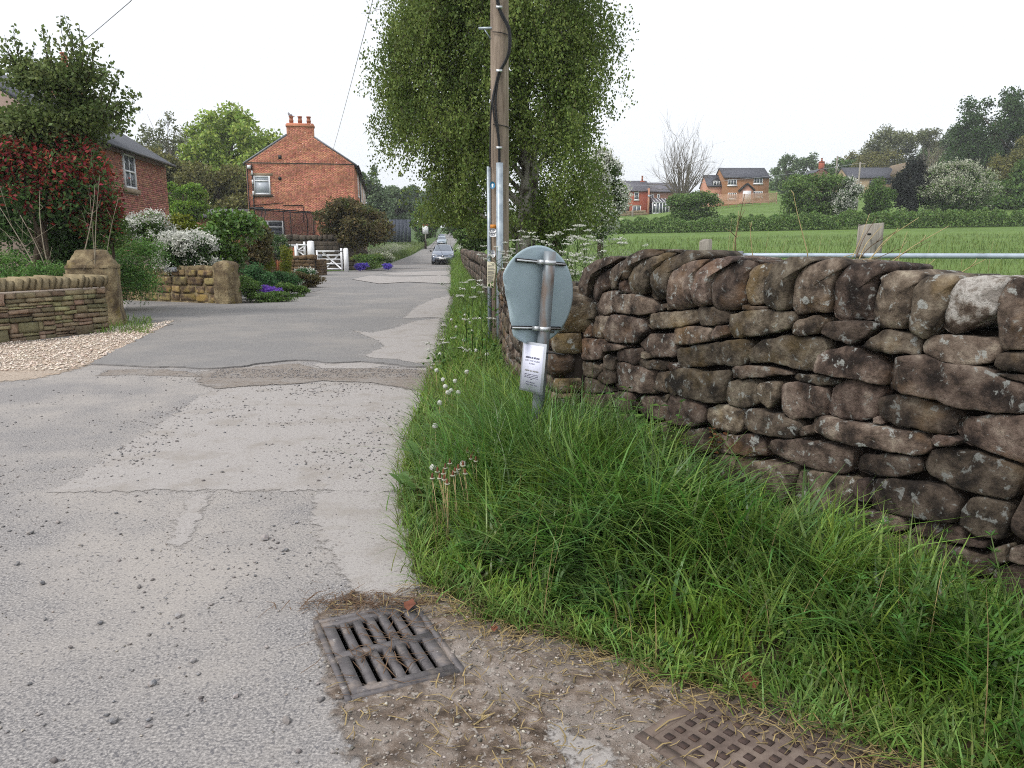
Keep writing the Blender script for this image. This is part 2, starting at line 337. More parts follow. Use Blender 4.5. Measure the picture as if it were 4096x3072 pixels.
f_blossom = foliage('white_blossom', [(0.620, 0.620, 0.560), (0.740, 0.740, 0.680)], isl=.2, hue=.0)
f_may = foliage('creamy_may_blossom', [(0.400, 0.410, 0.300), (0.520, 0.530, 0.420)], isl=.3)
f_purple = foliage('purple_flowers', [(0.190, 0.080, 0.480), (0.270, 0.120, 0.580)], isl=.3)
f_violet = foliage('violet_flowers', [(0.100, 0.070, 0.420), (0.150, 0.100, 0.500)], isl=.3)
f_geran = foliage('geranium_leaves', [(0.060, 0.150, 0.053), (0.090, 0.203, 0.068)], isl=.35)
f_ivy = foliage('ivy_leaves', [(0.018, 0.050, 0.022), (0.030, 0.070, 0.030)], isl=.35)
f_sparse = foliage('budding_leaves', [(0.156, 0.180, 0.084), (0.204, 0.216, 0.108)], isl=.3)
g_verge = foliage('verge_grass_blades', [(0.140, 0.245, 0.034), (0.190, 0.300, 0.050), (0.160, 0.260, 0.060), (0.120, 0.210, 0.035)], isl=.45, hue=.025, transl=.4, scale=2.2, spec=.35, rough=.45)
g_lush = foliage('lush_grass_blades', [(0.085, 0.175, 0.028), (0.120, 0.230, 0.040), (0.120, 0.220, 0.065), (0.160, 0.265, 0.050)], isl=.55, hue=.03, transl=.4, scale=1.7, spec=.5, rough=.38)
g_dry = foliage('yellowing_grass_blades', [(0.150, 0.150, 0.041), (0.112, 0.143, 0.038)], isl=.35, transl=.3)
g_field = foliage('field_grass_blades', [(0.110, 0.170, 0.040), (0.150, 0.210, 0.055), (0.170, 0.215, 0.070)], isl=.3, scale=.5)
f_weed = foliage('weed_leaves', [(0.050, 0.120, 0.022), (0.075, 0.155, 0.030)], isl=.4)
f_dock = foliage('broad_dock_leaves', [(0.075, 0.160, 0.040), (0.100, 0.200, 0.050)], isl=.25, spec=.4)
f_parsley_stem = foliage('parsley_stems', [(0.100, 0.160, 0.050)], isl=.25)
f_red_weed = foliage('reddish_weed_leaves', [(0.160, 0.050, 0.025), (0.100, 0.070, 0.030)], isl=.3)
m_fluff = M('dandelion_fluff', [(.62, .62, .58)], rough=1, alpha=.72)

# ================================================================== THE SETTING
# ---- ground and field: one terrain reaching the horizon, in two sheets that meet behind the stone wall
def x_bound(y): return np.where(y < 5.3, WN[0] + (y - WN[1]) * (WT[0] / WT[1]), x_wall(y)) + .22
def span(y0, y1, n): return np.linspace(y0, y1, n, endpoint=False)
ys = np.concatenate([span(-30, -4, 6), span(-4, 12, 40), span(12, 60, 60), span(60, 250, 60), span(250, 900, 25), [900]])
def side(offs, sign, z_off, name, mat):
    V = []; nx = len(offs)
    for y in ys:
        x = float(x_bound(np.array(y))) + sign * offs * (1 if y < 300 else 1.0)
        V.append(np.stack([x, np.full(nx, y), zground(x, np.full(nx, y)) + z_off], 1))
    V = np.concatenate(V); ny = len(ys)
    i, j = np.meshgrid(np.arange(ny - 1), np.arange(nx - 1), indexing='ij')
    a = (i * nx + j).ravel(); F = np.stack([a, a + 1, a + nx + 1, a + nx], 1)
    if sign < 0: F = F[:, ::-1]
    c = V[F].mean(1)
    keep = ~((c[:, 0] > -1.6) & (c[:, 0] < 1.4) & (c[:, 1] > 1.5) & (c[:, 1] < 4.2)) if sign < 0 else np.ones(len(F), bool)
    return tag(link(bpy.data.objects.new(name, np_mesh(name, V, F[keep], mat, True))), kind='structure')
side(np.concatenate([[0, .3, .7, 1.2, 2, 3, 4.5, 6.5, 9], span(12, 60, 18), span(60, 200, 15), span(200, 900, 8), [900]]), 1, 0, 'field', m_field)
side(np.concatenate([[0, .3, .7, 1.2, 2, 3, 4.5, 6.5, 9], span(12, 60, 18), span(60, 200, 12), span(200, 900, 8), [900]]), -1, -.03, 'ground', m_ground)

# ---- flat sheets of road surface, each with ragged edges and a real edge thickness
def ragged(poly, step=.12, amp=.02, seed=0, keep=()):
    out = []; n = len(poly)
    for i in range(n):
        a = np.array(poly[i], float); b = np.array(poly[(i + 1) % n], float); L = np.linalg.norm(b - a); k = max(1, int(L / step)); d = (b - a) / max(L, 1e-6); nn = np.array([-d[1], d[0]])
        for q in range(k):
            p = a + d * L * q / k
            o = 0 if (q == 0) else amp * (noise.noise(Vector((p[0] * 3.1, p[1] * 3.1, seed))) * 2 + noise.noise(Vector((p[0] * 11, p[1] * 11, seed + 5))) * 1.3 + noise.noise(Vector((p[0] * 27, p[1] * 27, seed + 9))) * .9)
            out.append(p + nn * o)
    return out
def sheet(name, poly, z, mat, hole=None, skirt=.02, parent=None, smoothz=None):
    bm = bmesh.new(); loops = []
    for lp in [poly] + ([hole] if hole is not None else []):
        vs_ = [bm.verts.new((p[0], p[1], z)) for p in lp]; loops.append(vs_)
        for i in range(len(vs_)): bm.edges.new((vs_[i], vs_[(i + 1) % len(vs_)]))
    bmesh.ops.triangle_fill(bm, use_beauty=True, edges=bm.edges[:], normal=(0, 0, 1))
    if skirt:
        for vs_ in loops[:1]:
            lo = [bm.verts.new((v.co.x, v.co.y, z - skirt)) for v in vs_]
            for i in range(len(vs_)):
                j = (i + 1) % len(vs_); bm.faces.new((vs_[i], lo[i], lo[j], vs_[j]))
    bmesh.ops.recalc_face_normals(bm, faces=bm.faces[:])
    me = bpy.data.meshes.new(name); bm.to_mesh(me); bm.free(); me.materials.append(mat)
    return tag(link(bpy.data.objects.new(name, me), parent), kind='structure' if parent is None else None)
def pdist(x, y, poly):                        # signed distance to a polygon, + inside
    P = np.stack([x, y], -1); best = np.full(x.shape, 99.); q = np.asarray(poly, float)
    for k in range(len(q)):
        a, b = q[k], q[(k + 1) % len(q)]; dd = b - a; t = np.clip(((P - a) @ dd) / max(dd @ dd, 1e-9), 0, 1); best = np.minimum(best, np.linalg.norm(P - a - t[..., None] * dd, axis=-1))
    return np.where(in_poly(x, y, [tuple(v) for v in q]), best, -best)
def soft_sheet(name, poly, z, mat, hole=None, cell=.06, parent=None, tri=None):
    """thin surface layer with a worn margin: grid of cells over the outline carrying the distance to its edge"""
    q = np.asarray(poly, float); lo, hi = q.min(0) - .15, q.max(0) + .15
    gx = np.arange(lo[0], hi[0] + cell, cell); gy = np.arange(lo[1], hi[1] + cell, cell); X, Y = np.meshgrid(gx, gy); d = pdist(X, Y, q)
    if hole is not None: d = np.minimum(d, -pdist(X, Y, hole))
    n = len(gx); I, J = np.meshgrid(np.arange(len(gy) - 1), np.arange(n - 1), indexing='ij'); a = (I * n + J).ravel(); F = np.stack([a, a + 1, a + n + 1, a + n], 1)
    dv = d.ravel(); F = F[dv[F].max(1) > -.12]; used = np.unique(F); m = np.full(len(dv), -1); m[used] = np.arange(len(used))
    V = np.stack([X.ravel(), Y.ravel(), np.full(X.size, z)], 1)[used]; me = np_mesh(name, V, m[F], mat)
    at = me.attributes.new('margin', 'FLOAT', 'POINT'); at.data.foreach_set('value', dv[used].astype(np.float32))
    return tag(link(bpy.data.objects.new(name, me), parent), kind='structure' if parent is None else None)
def D(*pts): return [Gd(*p) for p in pts]
# road gully position (needed for the hole)
GC = np.array([-.515, 2.79]); gu = np.array([.906, .423]); gv = np.array([.423, -.906]); GW, GL = .20, .285
hole = [GC + gu * a * GW + gv * b * GL for a, b in ((-1, -1), (1, -1), (1, 1), (-1, 1))]
sheet('road', [(-16, -6), (6, -6), (6, 1.5), (3, 1.8), (.4, 5.2), (.1, 8), (-.6, 20), (-1.2, 27), (-13, 27), (-13, 20), (-16, 16)], 0.0, m_road, hole=hole, skirt=0)
# lane up the hill
def lane(name, y0, y1, n, fl, fr, z, mat):
    yy = np.linspace(y0, y1, n); V = []; nx = 7
    for y in yy:
        for t in np.linspace(0, 1, nx):
            x = fl(y) * (1 - t) + fr(y) * t; V.append([x, y, float(zroad(y)) + z + (.04 if y > 60 else 0) * min(1, (y - 60) / 30 if y > 60 else 0)])
    F = [[i * nx + j, i * nx + j + 1, (i + 1) * nx + j + 1, (i + 1) * nx + j] for i in range(n - 1) for j in range(nx - 1)]
    return tag(link(bpy.data.objects.new(name, np_mesh(name, np.array(V), F, mat, True))), kind='structure')
XL = [(24, -11.5), (38, -10.8), (46, -12.2), (49, -9.2), (54, -9.3), (60, -9.95), (146, -15.6), (400, -33)]
lane('lane', 24, 330, 120, lambda y: float(interp(y, XL)), lambda y: float(x_edge(y)) + .1, .006, m_asphalt)
# darker resurfacing with a broken lower edge
low = D((195, 788), (250, 791), (300, 793), (380, 795), (430, 798), (480, 797), (520, 794), (560, 787), (600, 783), (640, 780), (680, 781), (720, 786), (780, 783), (830, 786), (880, 794), (932, 797))
right_ = [(float(x_edge(y)), y) for y in (10, 12, 15, 19, 24.6)]
left_ = D((690, 628), (640, 640), (560, 657), (500, 668), (430, 690), (395, 695), (345, 712), (300, 735), (250, 760))
sheet('asphalt_resurfacing', ragged(list(low) + right_ + [(-3, 24.6), (-7.1, 24.6)] + list(left_), .1, .05, 3), .022, m_asphalt, skirt=.024)
sheet('driveway', ragged(D((270, 690), (275, 650), (400, 655), (505, 657), (560, 657), (500, 668), (430, 690), (380, 700), (310, 712)) , .3, .02, 4), .012, m_asphalt, skirt=.01)
# pale concrete patches
cp1 = D((105, 1064), (170, 1030), (230, 985), (300, 945), (370, 900), (420, 862), (460, 843), (540, 836), (640, 832), (700, 825), (780, 828), (860, 838), (925, 850), (905, 890), (888, 930), (880, 1000), (866, 1062), (780, 1063), (690, 1060), (560, 1062), (400, 1060), (260, 1063))
soft_sheet('concrete_patch', cp1, .0035, m_concrete)
soft_sheet('concrete_patch', D((690, 1062), (866, 1064), (878, 1130), (895, 1200), (915, 1270), (880, 1290), (820, 1296), (760, 1290), (735, 1240), (715, 1200), (690, 1150), (665, 1110)), .005, m_concrete)
soft_sheet('concrete_patch', D((400, 1075), (455, 1066), (440, 1110), (415, 1150), (385, 1190), (360, 1185), (380, 1130)), .003, m_concrete)
soft_sheet('concrete_patch', D((760, 716), (800, 722), (850, 712), (900, 695), (950, 690), (945, 740), (938, 786), (900, 788), (860, 780), (800, 776), (790, 770), (830, 752), (815, 738)), .0255, m_concrete)
soft_sheet('concrete_patch', D((870, 690), (900, 664), (940, 646), (980, 640), (962, 690), (930, 688)), .0265, m_concrete, cell=.12)
soft_sheet('concrete_patch', D((675, 788), (720, 782), (800, 784), (838, 790), (800, 796), (700, 797)), .0032, m_concrete)
soft_sheet('concrete_patch', D((760, 604), (800, 596), (870, 600), (950, 596), (978, 600), (972, 614), (880, 610), (820, 614)), .0262, m_concrete, cell=.12)
soft_sheet('concrete_patch', [(float(x_edge(y)) - a, y) for y, a in ((40, .3), (41, 3.4), (42.5, 4), (44, 3.2), (47, 1.2), (47, .1), (43, .1))], .016, m_concrete, cell=.12)
for y0, y1, a, b in ((52, 53.2, .2, 3.6), (56, 57.5, 2.0, 3.4), (49.5, 50.3, 1.0, 4.6)):
    soft_sheet('concrete_patch', [(float(x_edge(y0)) - a, y0), (float(x_edge(y1)) - a, y1), (float(x_edge(y1)) - b, y1 + .1), (float(x_edge(y0)) - b, y0 - .2)], .016, m_concrete, cell=.12)
soft_sheet('silt_band', D((430, 806), (470, 799), (560, 793), (640, 786), (690, 797), (820, 797), (930, 800), (925, 850), (860, 836), (780, 826), (700, 823), (640, 830), (540, 834), (470, 840), (430, 830)), .0068, m_siltband)
soft_sheet('silt_band', D((230, 800), (330, 797), (430, 806), (430, 815), (300, 810), (210, 812)), .0028, m_siltband)
soft_sheet('gravel_apron', D((-40, 745), (0, 740), (60, 738), (130, 733), (200, 722), (300, 705), (350, 692), (385, 690), (345, 712), (300, 735), (250, 760), (195, 788), (150, 802), (80, 818), (0, 826), (-60, 830)), .0045, m_limegravel, cell=.12)
dirt_poly = D((735, 1560), (700, 1445), (690, 1380), (715, 1310), (760, 1285), (830, 1297), (900, 1285), (925, 1262), (1010, 1300), (1060, 1335), (1180, 1355), (1330, 1400), (1500, 1470), (1650, 1510), (1800, 1570), (1990, 1620), (2250, 1660), (2300, 1850), (1600, 1900), (760, 1900), (770, 1650))
soft_sheet('dirt_shoulder', dirt_poly, .0082, m_dirt, hole=hole, cell=.035)
soft_sheet('concrete_patch', D((1185, 1575), (1215, 1568), (1260, 1590), (1300, 1625), (1330, 1700), (1260, 1720), (1215, 1640)), .0125, m_concrete)

# ---- grass verge: a low bank of soil between lane and wall
EDGE = [(-1.78, 23.91), (-1.39, 15.4), (-1.03, 9.61), (-.94, 7.57), (-.88, 6.39), (-.78, 5.4), (-.7, 4.57), (-.55, 3.82), (-.46, 3.48), (-.41, 3.32), (-.2, 3.14), (-.11, 2.97), (.14, 2.89), (.41, 2.71), (.67, 2.49), (.88, 2.38), (1.06, 2.23), (1.23, 2.1), (1.6, 1.85), (2.2, 1.4)]
VERGE = EDGE + [(2.7, 1.4), tuple(WN), tuple(WF)] + [(float(x_wall(y)), y) for y in (6.5, 9, 14, 24)]
_e = np.array(EDGE)
def d_edge(x, y):
    P = np.stack([x, y], -1); best = np.full(x.shape, 9.)
    for i in range(len(_e) - 1):
        a, b = _e[i], _e[i + 1]; t = np.clip(((P - a) @ (b - a)) / ((b - a) @ (b - a)), 0, 1)
        best = np.minimum(best, np.linalg.norm(P - a - t[..., None] * (b - a), axis=-1))
    return best
def zverge(x, y): return .012 + .13 * sstep(0, .8, d_edge(np.asarray(x, float), np.asarray(y, float)))
gx = np.arange(-1.9, 2.8, .07); gy = np.arange(1.3, 24, .07)
X, Y = np.meshgrid(gx, gy); Z = zverge(X, Y)
n_x = len(gx); I, J = np.meshgrid(np.arange(len(gy) - 1), np.arange(n_x - 1), indexing='ij'); a_ = (I * n_x + J).ravel()
F = np.stack([a_, a_ + 1, a_ + n_x + 1, a_ + n_x], 1); V = np.stack([X.ravel(), Y.ravel(), Z.ravel()], 1); cc = V[F].mean(1)
keep = in_poly(cc[:, 0], cc[:, 1], VERGE + [(-1.7, 24.2)])
tag(link(bpy.data.objects.new('verge', np_mesh('verge', V, F[keep], m_soil, True))), kind='structure')
yy = np.linspace(23.5, 200, 90); V = []
for y in yy:
    xa, xb = float(x_edge(y)), float(x_wall(y)); z = float(zroad(y))
    V += [[xa, y, z + .0], [xa + .25, y, z + .14], [xb + .2, y, z + .2]]
F = [[i * 3 + j, i * 3 + j + 1, i * 3 + j + 4, i * 3 + j + 3] for i in range(len(yy) - 1) for j in range(2)]
tag(link(bpy.data.objects.new('verge', np_mesh('verge', np.array(V), F, m_ground, True))), kind='structure')
# kerb stones along the lane edge
kerb = empty('kerb', (-1.2, 10, 0)); kerb['kind'] = 'structure'
y = 9.4
while y < 27:
    L = random.uniform(.7, 1.0); x0, x1 = float(x_edge(y)), float(x_edge(y + L))
    d = np.array([x1 - x0, L]); d /= np.linalg.norm(d); nrm = np.array([d[1], -d[0]])
    MB().box((0.012, 0, -.02), (L - .01, .13, .085 + random.uniform(-.01, .012)), frame((x0, y, 0), d, nrm)).build('kerb_stone', m_concrete, kerb); y += L

# ================================================================== DRY STONE WALL (near, on the right)
WZ = {'A': (2200, 900, .5426), 'B': (3096, 900, .5426), 'C': (2600, 1600, .6763)}
COPING = [
 ('A', '225,540 240,420 285,310 350,262 440,236 525,250 440,300 370,350 310,440 300,530 250,560'),
 ('A', '310,500 330,420 400,340 470,310 460,380 450,460 380,490 345,575 315,560'),
 ('A', '455,470 460,340 520,280 600,230 680,190 780,185 830,200 700,265 620,325 600,395 520,405 515,460'),
 ('A', '520,480 522,415 595,402 600,498 560,502'),
 ('A', '605,500 606,400 640,312 720,254 860,207 930,205 850,270 780,340 740,430 732,490 650,515'),
 ('A', '738,520 744,430 794,332 870,257 1000,195 1080,195 1120,240 1040,268 950,328 898,420 890,520 830,545 760,540'),
 ('A', '897,560 899,420 944,322 1050,272 1180,260 1130,320 1085,400 1072,500 1055,590 990,620 910,610'),
 ('A', '1058,540 1088,450 1103,350 1200,267 1320,235 1400,260 1330,288 1240,338 1203,440 1198,580 1120,595 1060,580'),
 ('A', '1207,600 1205,440 1243,332 1330,277 1450,262 1530,280 1470,348 1443,440 1438,560 1370,620 1260,635'),
 ('A', '1448,560 1446,430 1483,322 1570,282 1690,290 1640,368 1616,450 1608,550 1540,585 1470,580'),
 ('B', '-38,590 -42,430 2,332 60,272 150,240 270,250 330,270 220,308 157,390 132,500 128,610 40,625'),
 ('B', '137,600 144,480 173,372 240,307 380,264 490,257 540,300 470,348 437,440 421,540 417,640 300,630 180,660'),
 ('B', '432,640 428,470 463,382 540,312 700,277 820,290 840,340 757,378 742,470 732,580 722,690 600,690 500,690 440,680'),
 ('B', '737,690 758,560 803,430 783,382 900,347 1000,337 1120,387 1057,440 1032,560 1022,690 960,750 860,755 780,740'),
 ('B', '1038,780 1043,640 1053,470 1112,402 1180,372 1300,367 1370,402 1317,460 1302,560 1257,650 1227,740 1130,830'),
 ('B', '1248,760 1253,660 1293,590 1313,470 1382,402 1500,390 1650,387 1745,402 1697,470 1667,580 1637,650 1480,735 1330,800'),
 ('B', '1652,700 1658,590 1693,480 1742,412 1843,397 1990,402 2000,600 1960,870 1843,910 1700,910 1652,830'),
 ('B', '2010,700 2010,500 2080,420 2250,410 2370,450 2360,800 2250,950 2060,930'),
 ('B', '2380,760 2385,500 2460,430 2660,420 2800,480 2780,900 2600,1020 2420,960')]
BODY = [
 ('A', '170,560 230,545 332,580 325,690 220,716 175,690'), ('A', '338,650 348,592 384,498 510,478 525,500 478,520 468,640 400,665'),
 ('A', '475,640 490,520 560,505 640,512 750,560 765,640 680,665 570,650'), ('A', '771,590 860,570 865,610 830,635 770,630'),
 ('A', '870,560 892,555 912,622 870,625'), ('A', '695,690 770,647 900,641 1080,624 1085,700 1000,750 850,760 750,770 700,725'),
 ('A', '1090,605 1200,602 1330,660 1308,720 1220,745 1120,745 1090,680'), ('A', '1425,592 1540,592 1612,604 1600,628 1420,628'),
 ('A', '1325,662 1420,637 1600,622 1780,642 1815,690 1780,760 1600,805 1350,840 1315,760'), ('A', '100,780 200,724 300,720 298,820 170,860 80,850'),
 ('A', '305,820 320,672 420,674 433,700 418,840 340,835'), ('A', '423,830 452,662 560,667 690,694 706,780 640,870 520,860 440,855'),
 ('A', '652,880 740,806 916,802 930,880 922,970 750,970 700,910'), ('A', '925,762 1050,747 1188,757 1192,790 1178,855 1050,880 937,886'),
 ('A', '1197,810 1232,748 1308,738 1318,800 1260,830 1200,840'), ('A', '217,960 242,838 428,842 400,930 380,990 260,998'),
 ('A', '392,930 422,877 510,870 568,900 490,928 400,943'), ('A', '492,970 502,917 676,912 678,960 640,1030 560,1010 497,1000'),
 ('A', '682,937 745,937 745,985 687,985'), ('A', '652,1030 662,992 770,997 868,1007 850,1070 750,1060 657,1050'),
 ('A', '880,1042 902,1012 950,1017 958,1065 920,1075'), ('A', '932,970 938,912 1060,892 1200,872 1400,847 1476,870 1450,980 1420,1040 1280,1030 1100,1045 962,1053'),
 ('B', '-214,1010 -178,922 -90,852 90,817 340,832 366,900 316,1000 306,1083 170,1060 0,1010 -100,1018'),
 ('A', '1322,1120 1338,1052 1430,1034 1620,1047 1740,1072 1776,1100 1600,1118 1420,1133'), ('A', '402,970 432,952 498,982 488,1010 473,1073 402,1050'),
 ('A', '317,1060 372,1022 468,1082 473,1160 400,1180 332,1130'), ('A', '477,1190 487,1022 540,1010 640,1042 778,1077 766,1150 748,1248 600,1223 502,1218'),
 ('A', '762,1200 802,1082 902,1082 916,1100 886,1150 906,1230 820,1235'), ('A', '888,1150 933,1062 1020,1057 1150,1092 1300,1067 1317,1100 1286,1200 1282,1300 1200,1310 1050,1270 912,1228'),
 ('A', '1293,1270 1303,1167 1370,1140 1490,1152 1536,1200 1536,1310 1440,1350 1320,1330'), ('A', '1543,1210 1563,1162 1620,1152 1687,1167 1687,1290 1630,1355 1562,1300'),
 ('B', '50,1180 170,1162 380,1202 386,1290 376,1400 140,1430 62,1350'), ('B', '142,1115 172,1092 400,1122 506,1142 440,1190 300,1175 152,1140'),
 ('A', '472,1300 472,1232 600,1237 612,1300 607,1380 530,1370'), ('A', '617,1300 642,1262 780,1272 858,1302 857,1400 820,1440 720,1430 642,1370'),
 ('A', '802,1275 880,1248 896,1260 860,1308'), ('A', '867,1440 863,1292 920,1252 1030,1272 1140,1332 1147,1450 1080,1480 902,1470'),
 ('A', '1153,1440 1158,1352 1250,1322 1370,1352 1412,1390 1407,1520 1330,1545 1202,1500'), ('A', '1418,1480 1423,1372 1500,1357 1700,1402 1820,1452 1838,1500 1800,1570 1600,1545 1432,1510'),
 ('B', '192,1530 222,1482 268,1477 276,1540 202,1555'), ('B', '330,962 400,932 560,888 630,912 690,962 828,1032 836,1100 826,1178 640,1138 480,1113 322,1083'),
 ('B', '132,770 202,702 300,674 378,682 386,740 330,800 200,820 142,800'), ('B', '334,780 450,707 600,702 700,707 806,740 720,800 600,880 450,840'),
 ('B', '658,890 720,834 820,767 1058,822 1072,890 1058,960 900,950 700,920'), ('B', '1092,900 1122,852 1190,807 1400,822 1560,842 1658,882 1648,960 1600,1020 1400,1035 1250,1000 1112,940'),
 ('B', '1637,1040 1662,952 1720,932 1843,932 1960,952 1960,1090 1843,1090 1700,1075'),
 ('B', '848,1160 882,1002 960,970 1140,972 1340,1037 1560,1054 1640,1124 1843,1184 1850,1380 1600,1375 1400,1350 1200,1280 1000,1240 872,1210'),
 ('B', '1610,1092 1700,1090 1843,1102 1980,1122 1980,1180 1843,1165'), ('B', '393,1330 432,1202 540,1142 640,1152 798,1217 738,1310 718,1420 600,1440 402,1400'),
 ('B', '768,1350 773,1282 900,1257 1060,1277 1180,1332 1337,1402 1307,1530 1230,1550 1050,1500 880,1480 782,1420'), ('B', '728,1420 763,1402 788,1460 732,1460'),
 ('C', '952,180 987,97 1080,102 1300,152 1500,182 1628,202 1637,310 1560,328 1300,278 1100,238'),
 ('C', '22,230 22,142 120,137 198,162 202,288 80,288'), ('C', '207,288 212,177 300,170 342,192 337,308 260,316'), ('C', '347,298 362,202 520,212 590,200 668,232 676,328 560,328 440,313'),
 ('C', '687,290 722,242 860,230 1000,257 1178,292 1186,400 1120,433 980,408 800,343'), ('C', '1217,380 1242,327 1400,322 1588,347 1588,420 1460,458 1300,448 1227,418'),
 ('C', '1622,380 1662,302 1730,287 1900,312 2200,402 2178,470 2128,588 1980,558 1800,518 1642,428'), ('C', '1802,160 1842,112 2000,97 2212,97 2320,102 2320,400 2212,368 2000,308 1880,268 1812,198'),
 ('C', '1682,240 1692,207 1800,217 1858,242 1830,268 1702,266'), ('C', '288,498 293,352 400,324 588,342 597,420 577,528 450,518'), ('C', '603,498 613,367 700,362 858,392 862,450 828,568 780,608 652,578'),
 ('C', '848,568 883,412 1040,432 1178,467 1212,520 1226,658 1160,688 1000,648 872,608'), ('C', '1218,530 1252,462 1297,482 1295,598 1242,588'), ('C', '1303,598 1318,472 1400,472 1560,492 1740,512 1812,590 1807,728 1640,698 1450,668 1312,638'),
 ('C', '1843,738 1853,652 1902,582 2010,577 2117,622 2112,738 2080,818 1960,798'), ('C', '2138,778 2163,642 2212,542 2330,522 2340,830 2212,838'), ('C', '1243,698 1253,652 1340,650 1498,692 1507,768 1400,783 1252,738'),
 ('C', '1533,778 1602,728 1740,727 1847,772 1852,863 1700,828 1562,808'), ('C', '1442,848 1453,797 1600,822 1800,872 1998,932 2002,1038 1880,1038 1650,958 1462,898'), ('C', '1862,830 1902,812 1998,832 1988,878 1882,868'),
 ('C', '2013,940 2032,872 2108,872 2117,958 2060,968'), ('C', '2133,940 2152,872 2212,862 2320,872 2320,978 2212,973'), ('C', '1622,1050 1652,997 1780,1022 1978,1072 1987,1130 1940,1178 1800,1118 1642,1078'),
 ('C', '2013,1110 2022,1012 2130,982 2300,1002 2300,1128 2150,1158 2062,1148'), ('C', '1932,1240 1962,1202 2150,1202 2300,1242 2320,1400 2200,1418 2032,1348'), ('C', '562,600 602,562 718,590 736,638 640,658'),
 ('C', '762,640 842,612 1000,662 1198,702 1237,758 1100,778 900,718'), ('C', '1002,760 1200,772 1437,802 1437,898 1250,898 1052,828'), ('C', '1452,920 1560,962 1627,1000 1600,1058 1472,1018'),
 ('C', '1602,1090 1780,1132 1928,1192 1900,1258 1720,1218 1602,1148'), ('C', '1752,1260 1920,1272 2030,1372 2178,1432 2100,1478 1852,1398'), ('C', '42,312 278,332 278,478 120,438'), ('C', '100,480 290,520 440,560 300,620 120,560'),
 ('C', '450,600 560,640 700,700 560,740 440,680'), ('C', '740,720 900,760 1050,860 900,880 740,800'), ('C', '1060,880 1300,930 1450,1040 1250,1060 1080,980'),
 ('A', '180,1002 300,1006 392,1062 335,1128 200,1100'), ('A', '190,1112 325,1140 402,1188 462,1226 300,1250 190,1200'), ('A', '200,1216 300,1256 462,1242 465,1365 330,1380 215,1340'), ('A', '300,1395 470,1385 600,1400 560,1500 330,1480'),
 ('B', '1850,1210 1990,1220 2200,1260 2200,1400 1860,1385'), ('B', '1980,930 2180,980 2180,1120 1990,1110'), ('C', '2330,110 2520,160 2520,420 2335,395'), ('C', '2345,540 2540,600 2540,860 2350,840'), ('C', '2330,880 2500,920 2500,1150 2320,1130')]
def wall_st(px, py):                      # photo pixel -> (along wall, height)
    d = ray(px, py); k = (WN @ WNR) / (d[:2] @ WNR); P = np.array([0, 0, EYE]) + k * d
    return (P[:2] - WN) @ WT, P[2]
def outline(poly, n):
    P = np.asarray(poly, float); Q = np.roll(P, -1, 0); P = np.stack([.92 * P + .08 * Q, .08 * P + .92 * Q], 1).reshape(-1, 2)
    L = np.concatenate([[0], np.cumsum(np.linalg.norm(np.roll(P, -1, 0) - P, axis=1))]); Pc = np.vstack([P, P[:1]])
    t = np.linspace(0, L[-1], n, endpoint=False)
    return np.stack([np.interp(t, L, Pc[:, 0]), np.interp(t, L, Pc[:, 1])], 1)
def stone_mesh(name, poly, depth, bulge, mat, fr, seed, n=36, edge=.012):
    """rough block: split, chipped front of a few flat facets, worn arrises, straight sides running back"""
    o = outline(poly, n); c = o.mean(0); o = c + (o - c) * 1.05; W_, H_ = np.ptp(o[:, 0]) / 2, np.ptp(o[:, 1]) / 2; rs = random.Random(int(seed * 97))
    step = rs.uniform(-.018, .022); fac = [(rs.uniform(-.09, .09), rs.uniform(-.12, .05), 0)]
    for _ in range(5):
        t = rs.uniform(0, 6.283); g = rs.uniform(.2, .75); fac.append((math.cos(t) * g, math.sin(t) * g, rs.uniform(.7, 1.05) * g))
    rings = [(.93, -depth, 0), (1.0, -depth * .45, 0), (1.0, -.016, 0), (.996, -.004, .6), (.982, .005, 1), (.95, .009, 1), (.87, .011, 1), (.72, .012, 1), (.55, .012, 1), (.34, .012, 1), (.16, .012, 1)]
    V = []
    for s, d, fr_ in rings + [(0, .012, 1)]:
        q = c + (o - c) * s if s else c[None]
        for (u, w) in q:
            a, b = u - c[0], w - c[1]; y = d
            if fr_:
                h = min(fac[0][0] * a + fac[0][1] * b, *[k[2] * (abs(k[0]) * W_ + abs(k[1]) * H_) / max(.05, math.hypot(k[0], k[1])) * .8 - k[0] * a - k[1] * b for k in fac[1:]])
                p = Vector((u * 9 + seed * 3.7, w * 9, seed * 1.3)); h += noise.noise(p * .6) * .008 + noise.noise(p * 2.2) * .006 + noise.noise(p * 6) * .0035
                y = d + fr_ * (max(-.05, h) + bulge * (1 - s * s) + step)
            e = Vector((u * 16, w * 16, seed + d * 4)); V.append([u + noise.noise(e) * .009 * (s > .8), y, w + noise.noise(e * 1.3 + Vector((5, 0, 0))) * .009 * (s > .8)])
    V = np.array(V); m = len(rings); F = []
    for i in range(m - 1):
        for k in range(n): F.append([i * n + k, i * n + (k + 1) % n, (i + 1) * n + (k + 1) % n, (i + 1) * n + k])
    for k in range(n): F.append([(m - 1) * n + k, (m - 1) * n + (k + 1) % n, m * n])
    F.append(list(range(n))[::-1])
    me = np_mesh(name, fr(V), F, mat, True)
    return me
fr_wall = frame((WN[0], WN[1], 0), WT, WNR)   # x along wall, y outwards, z up (0 = face)
dsw = empty('dry_stone_wall', (WN[0], WN[1], 0), 'dark brown dry stone wall with upright rounded coping stones beside long grass', 'stone wall')
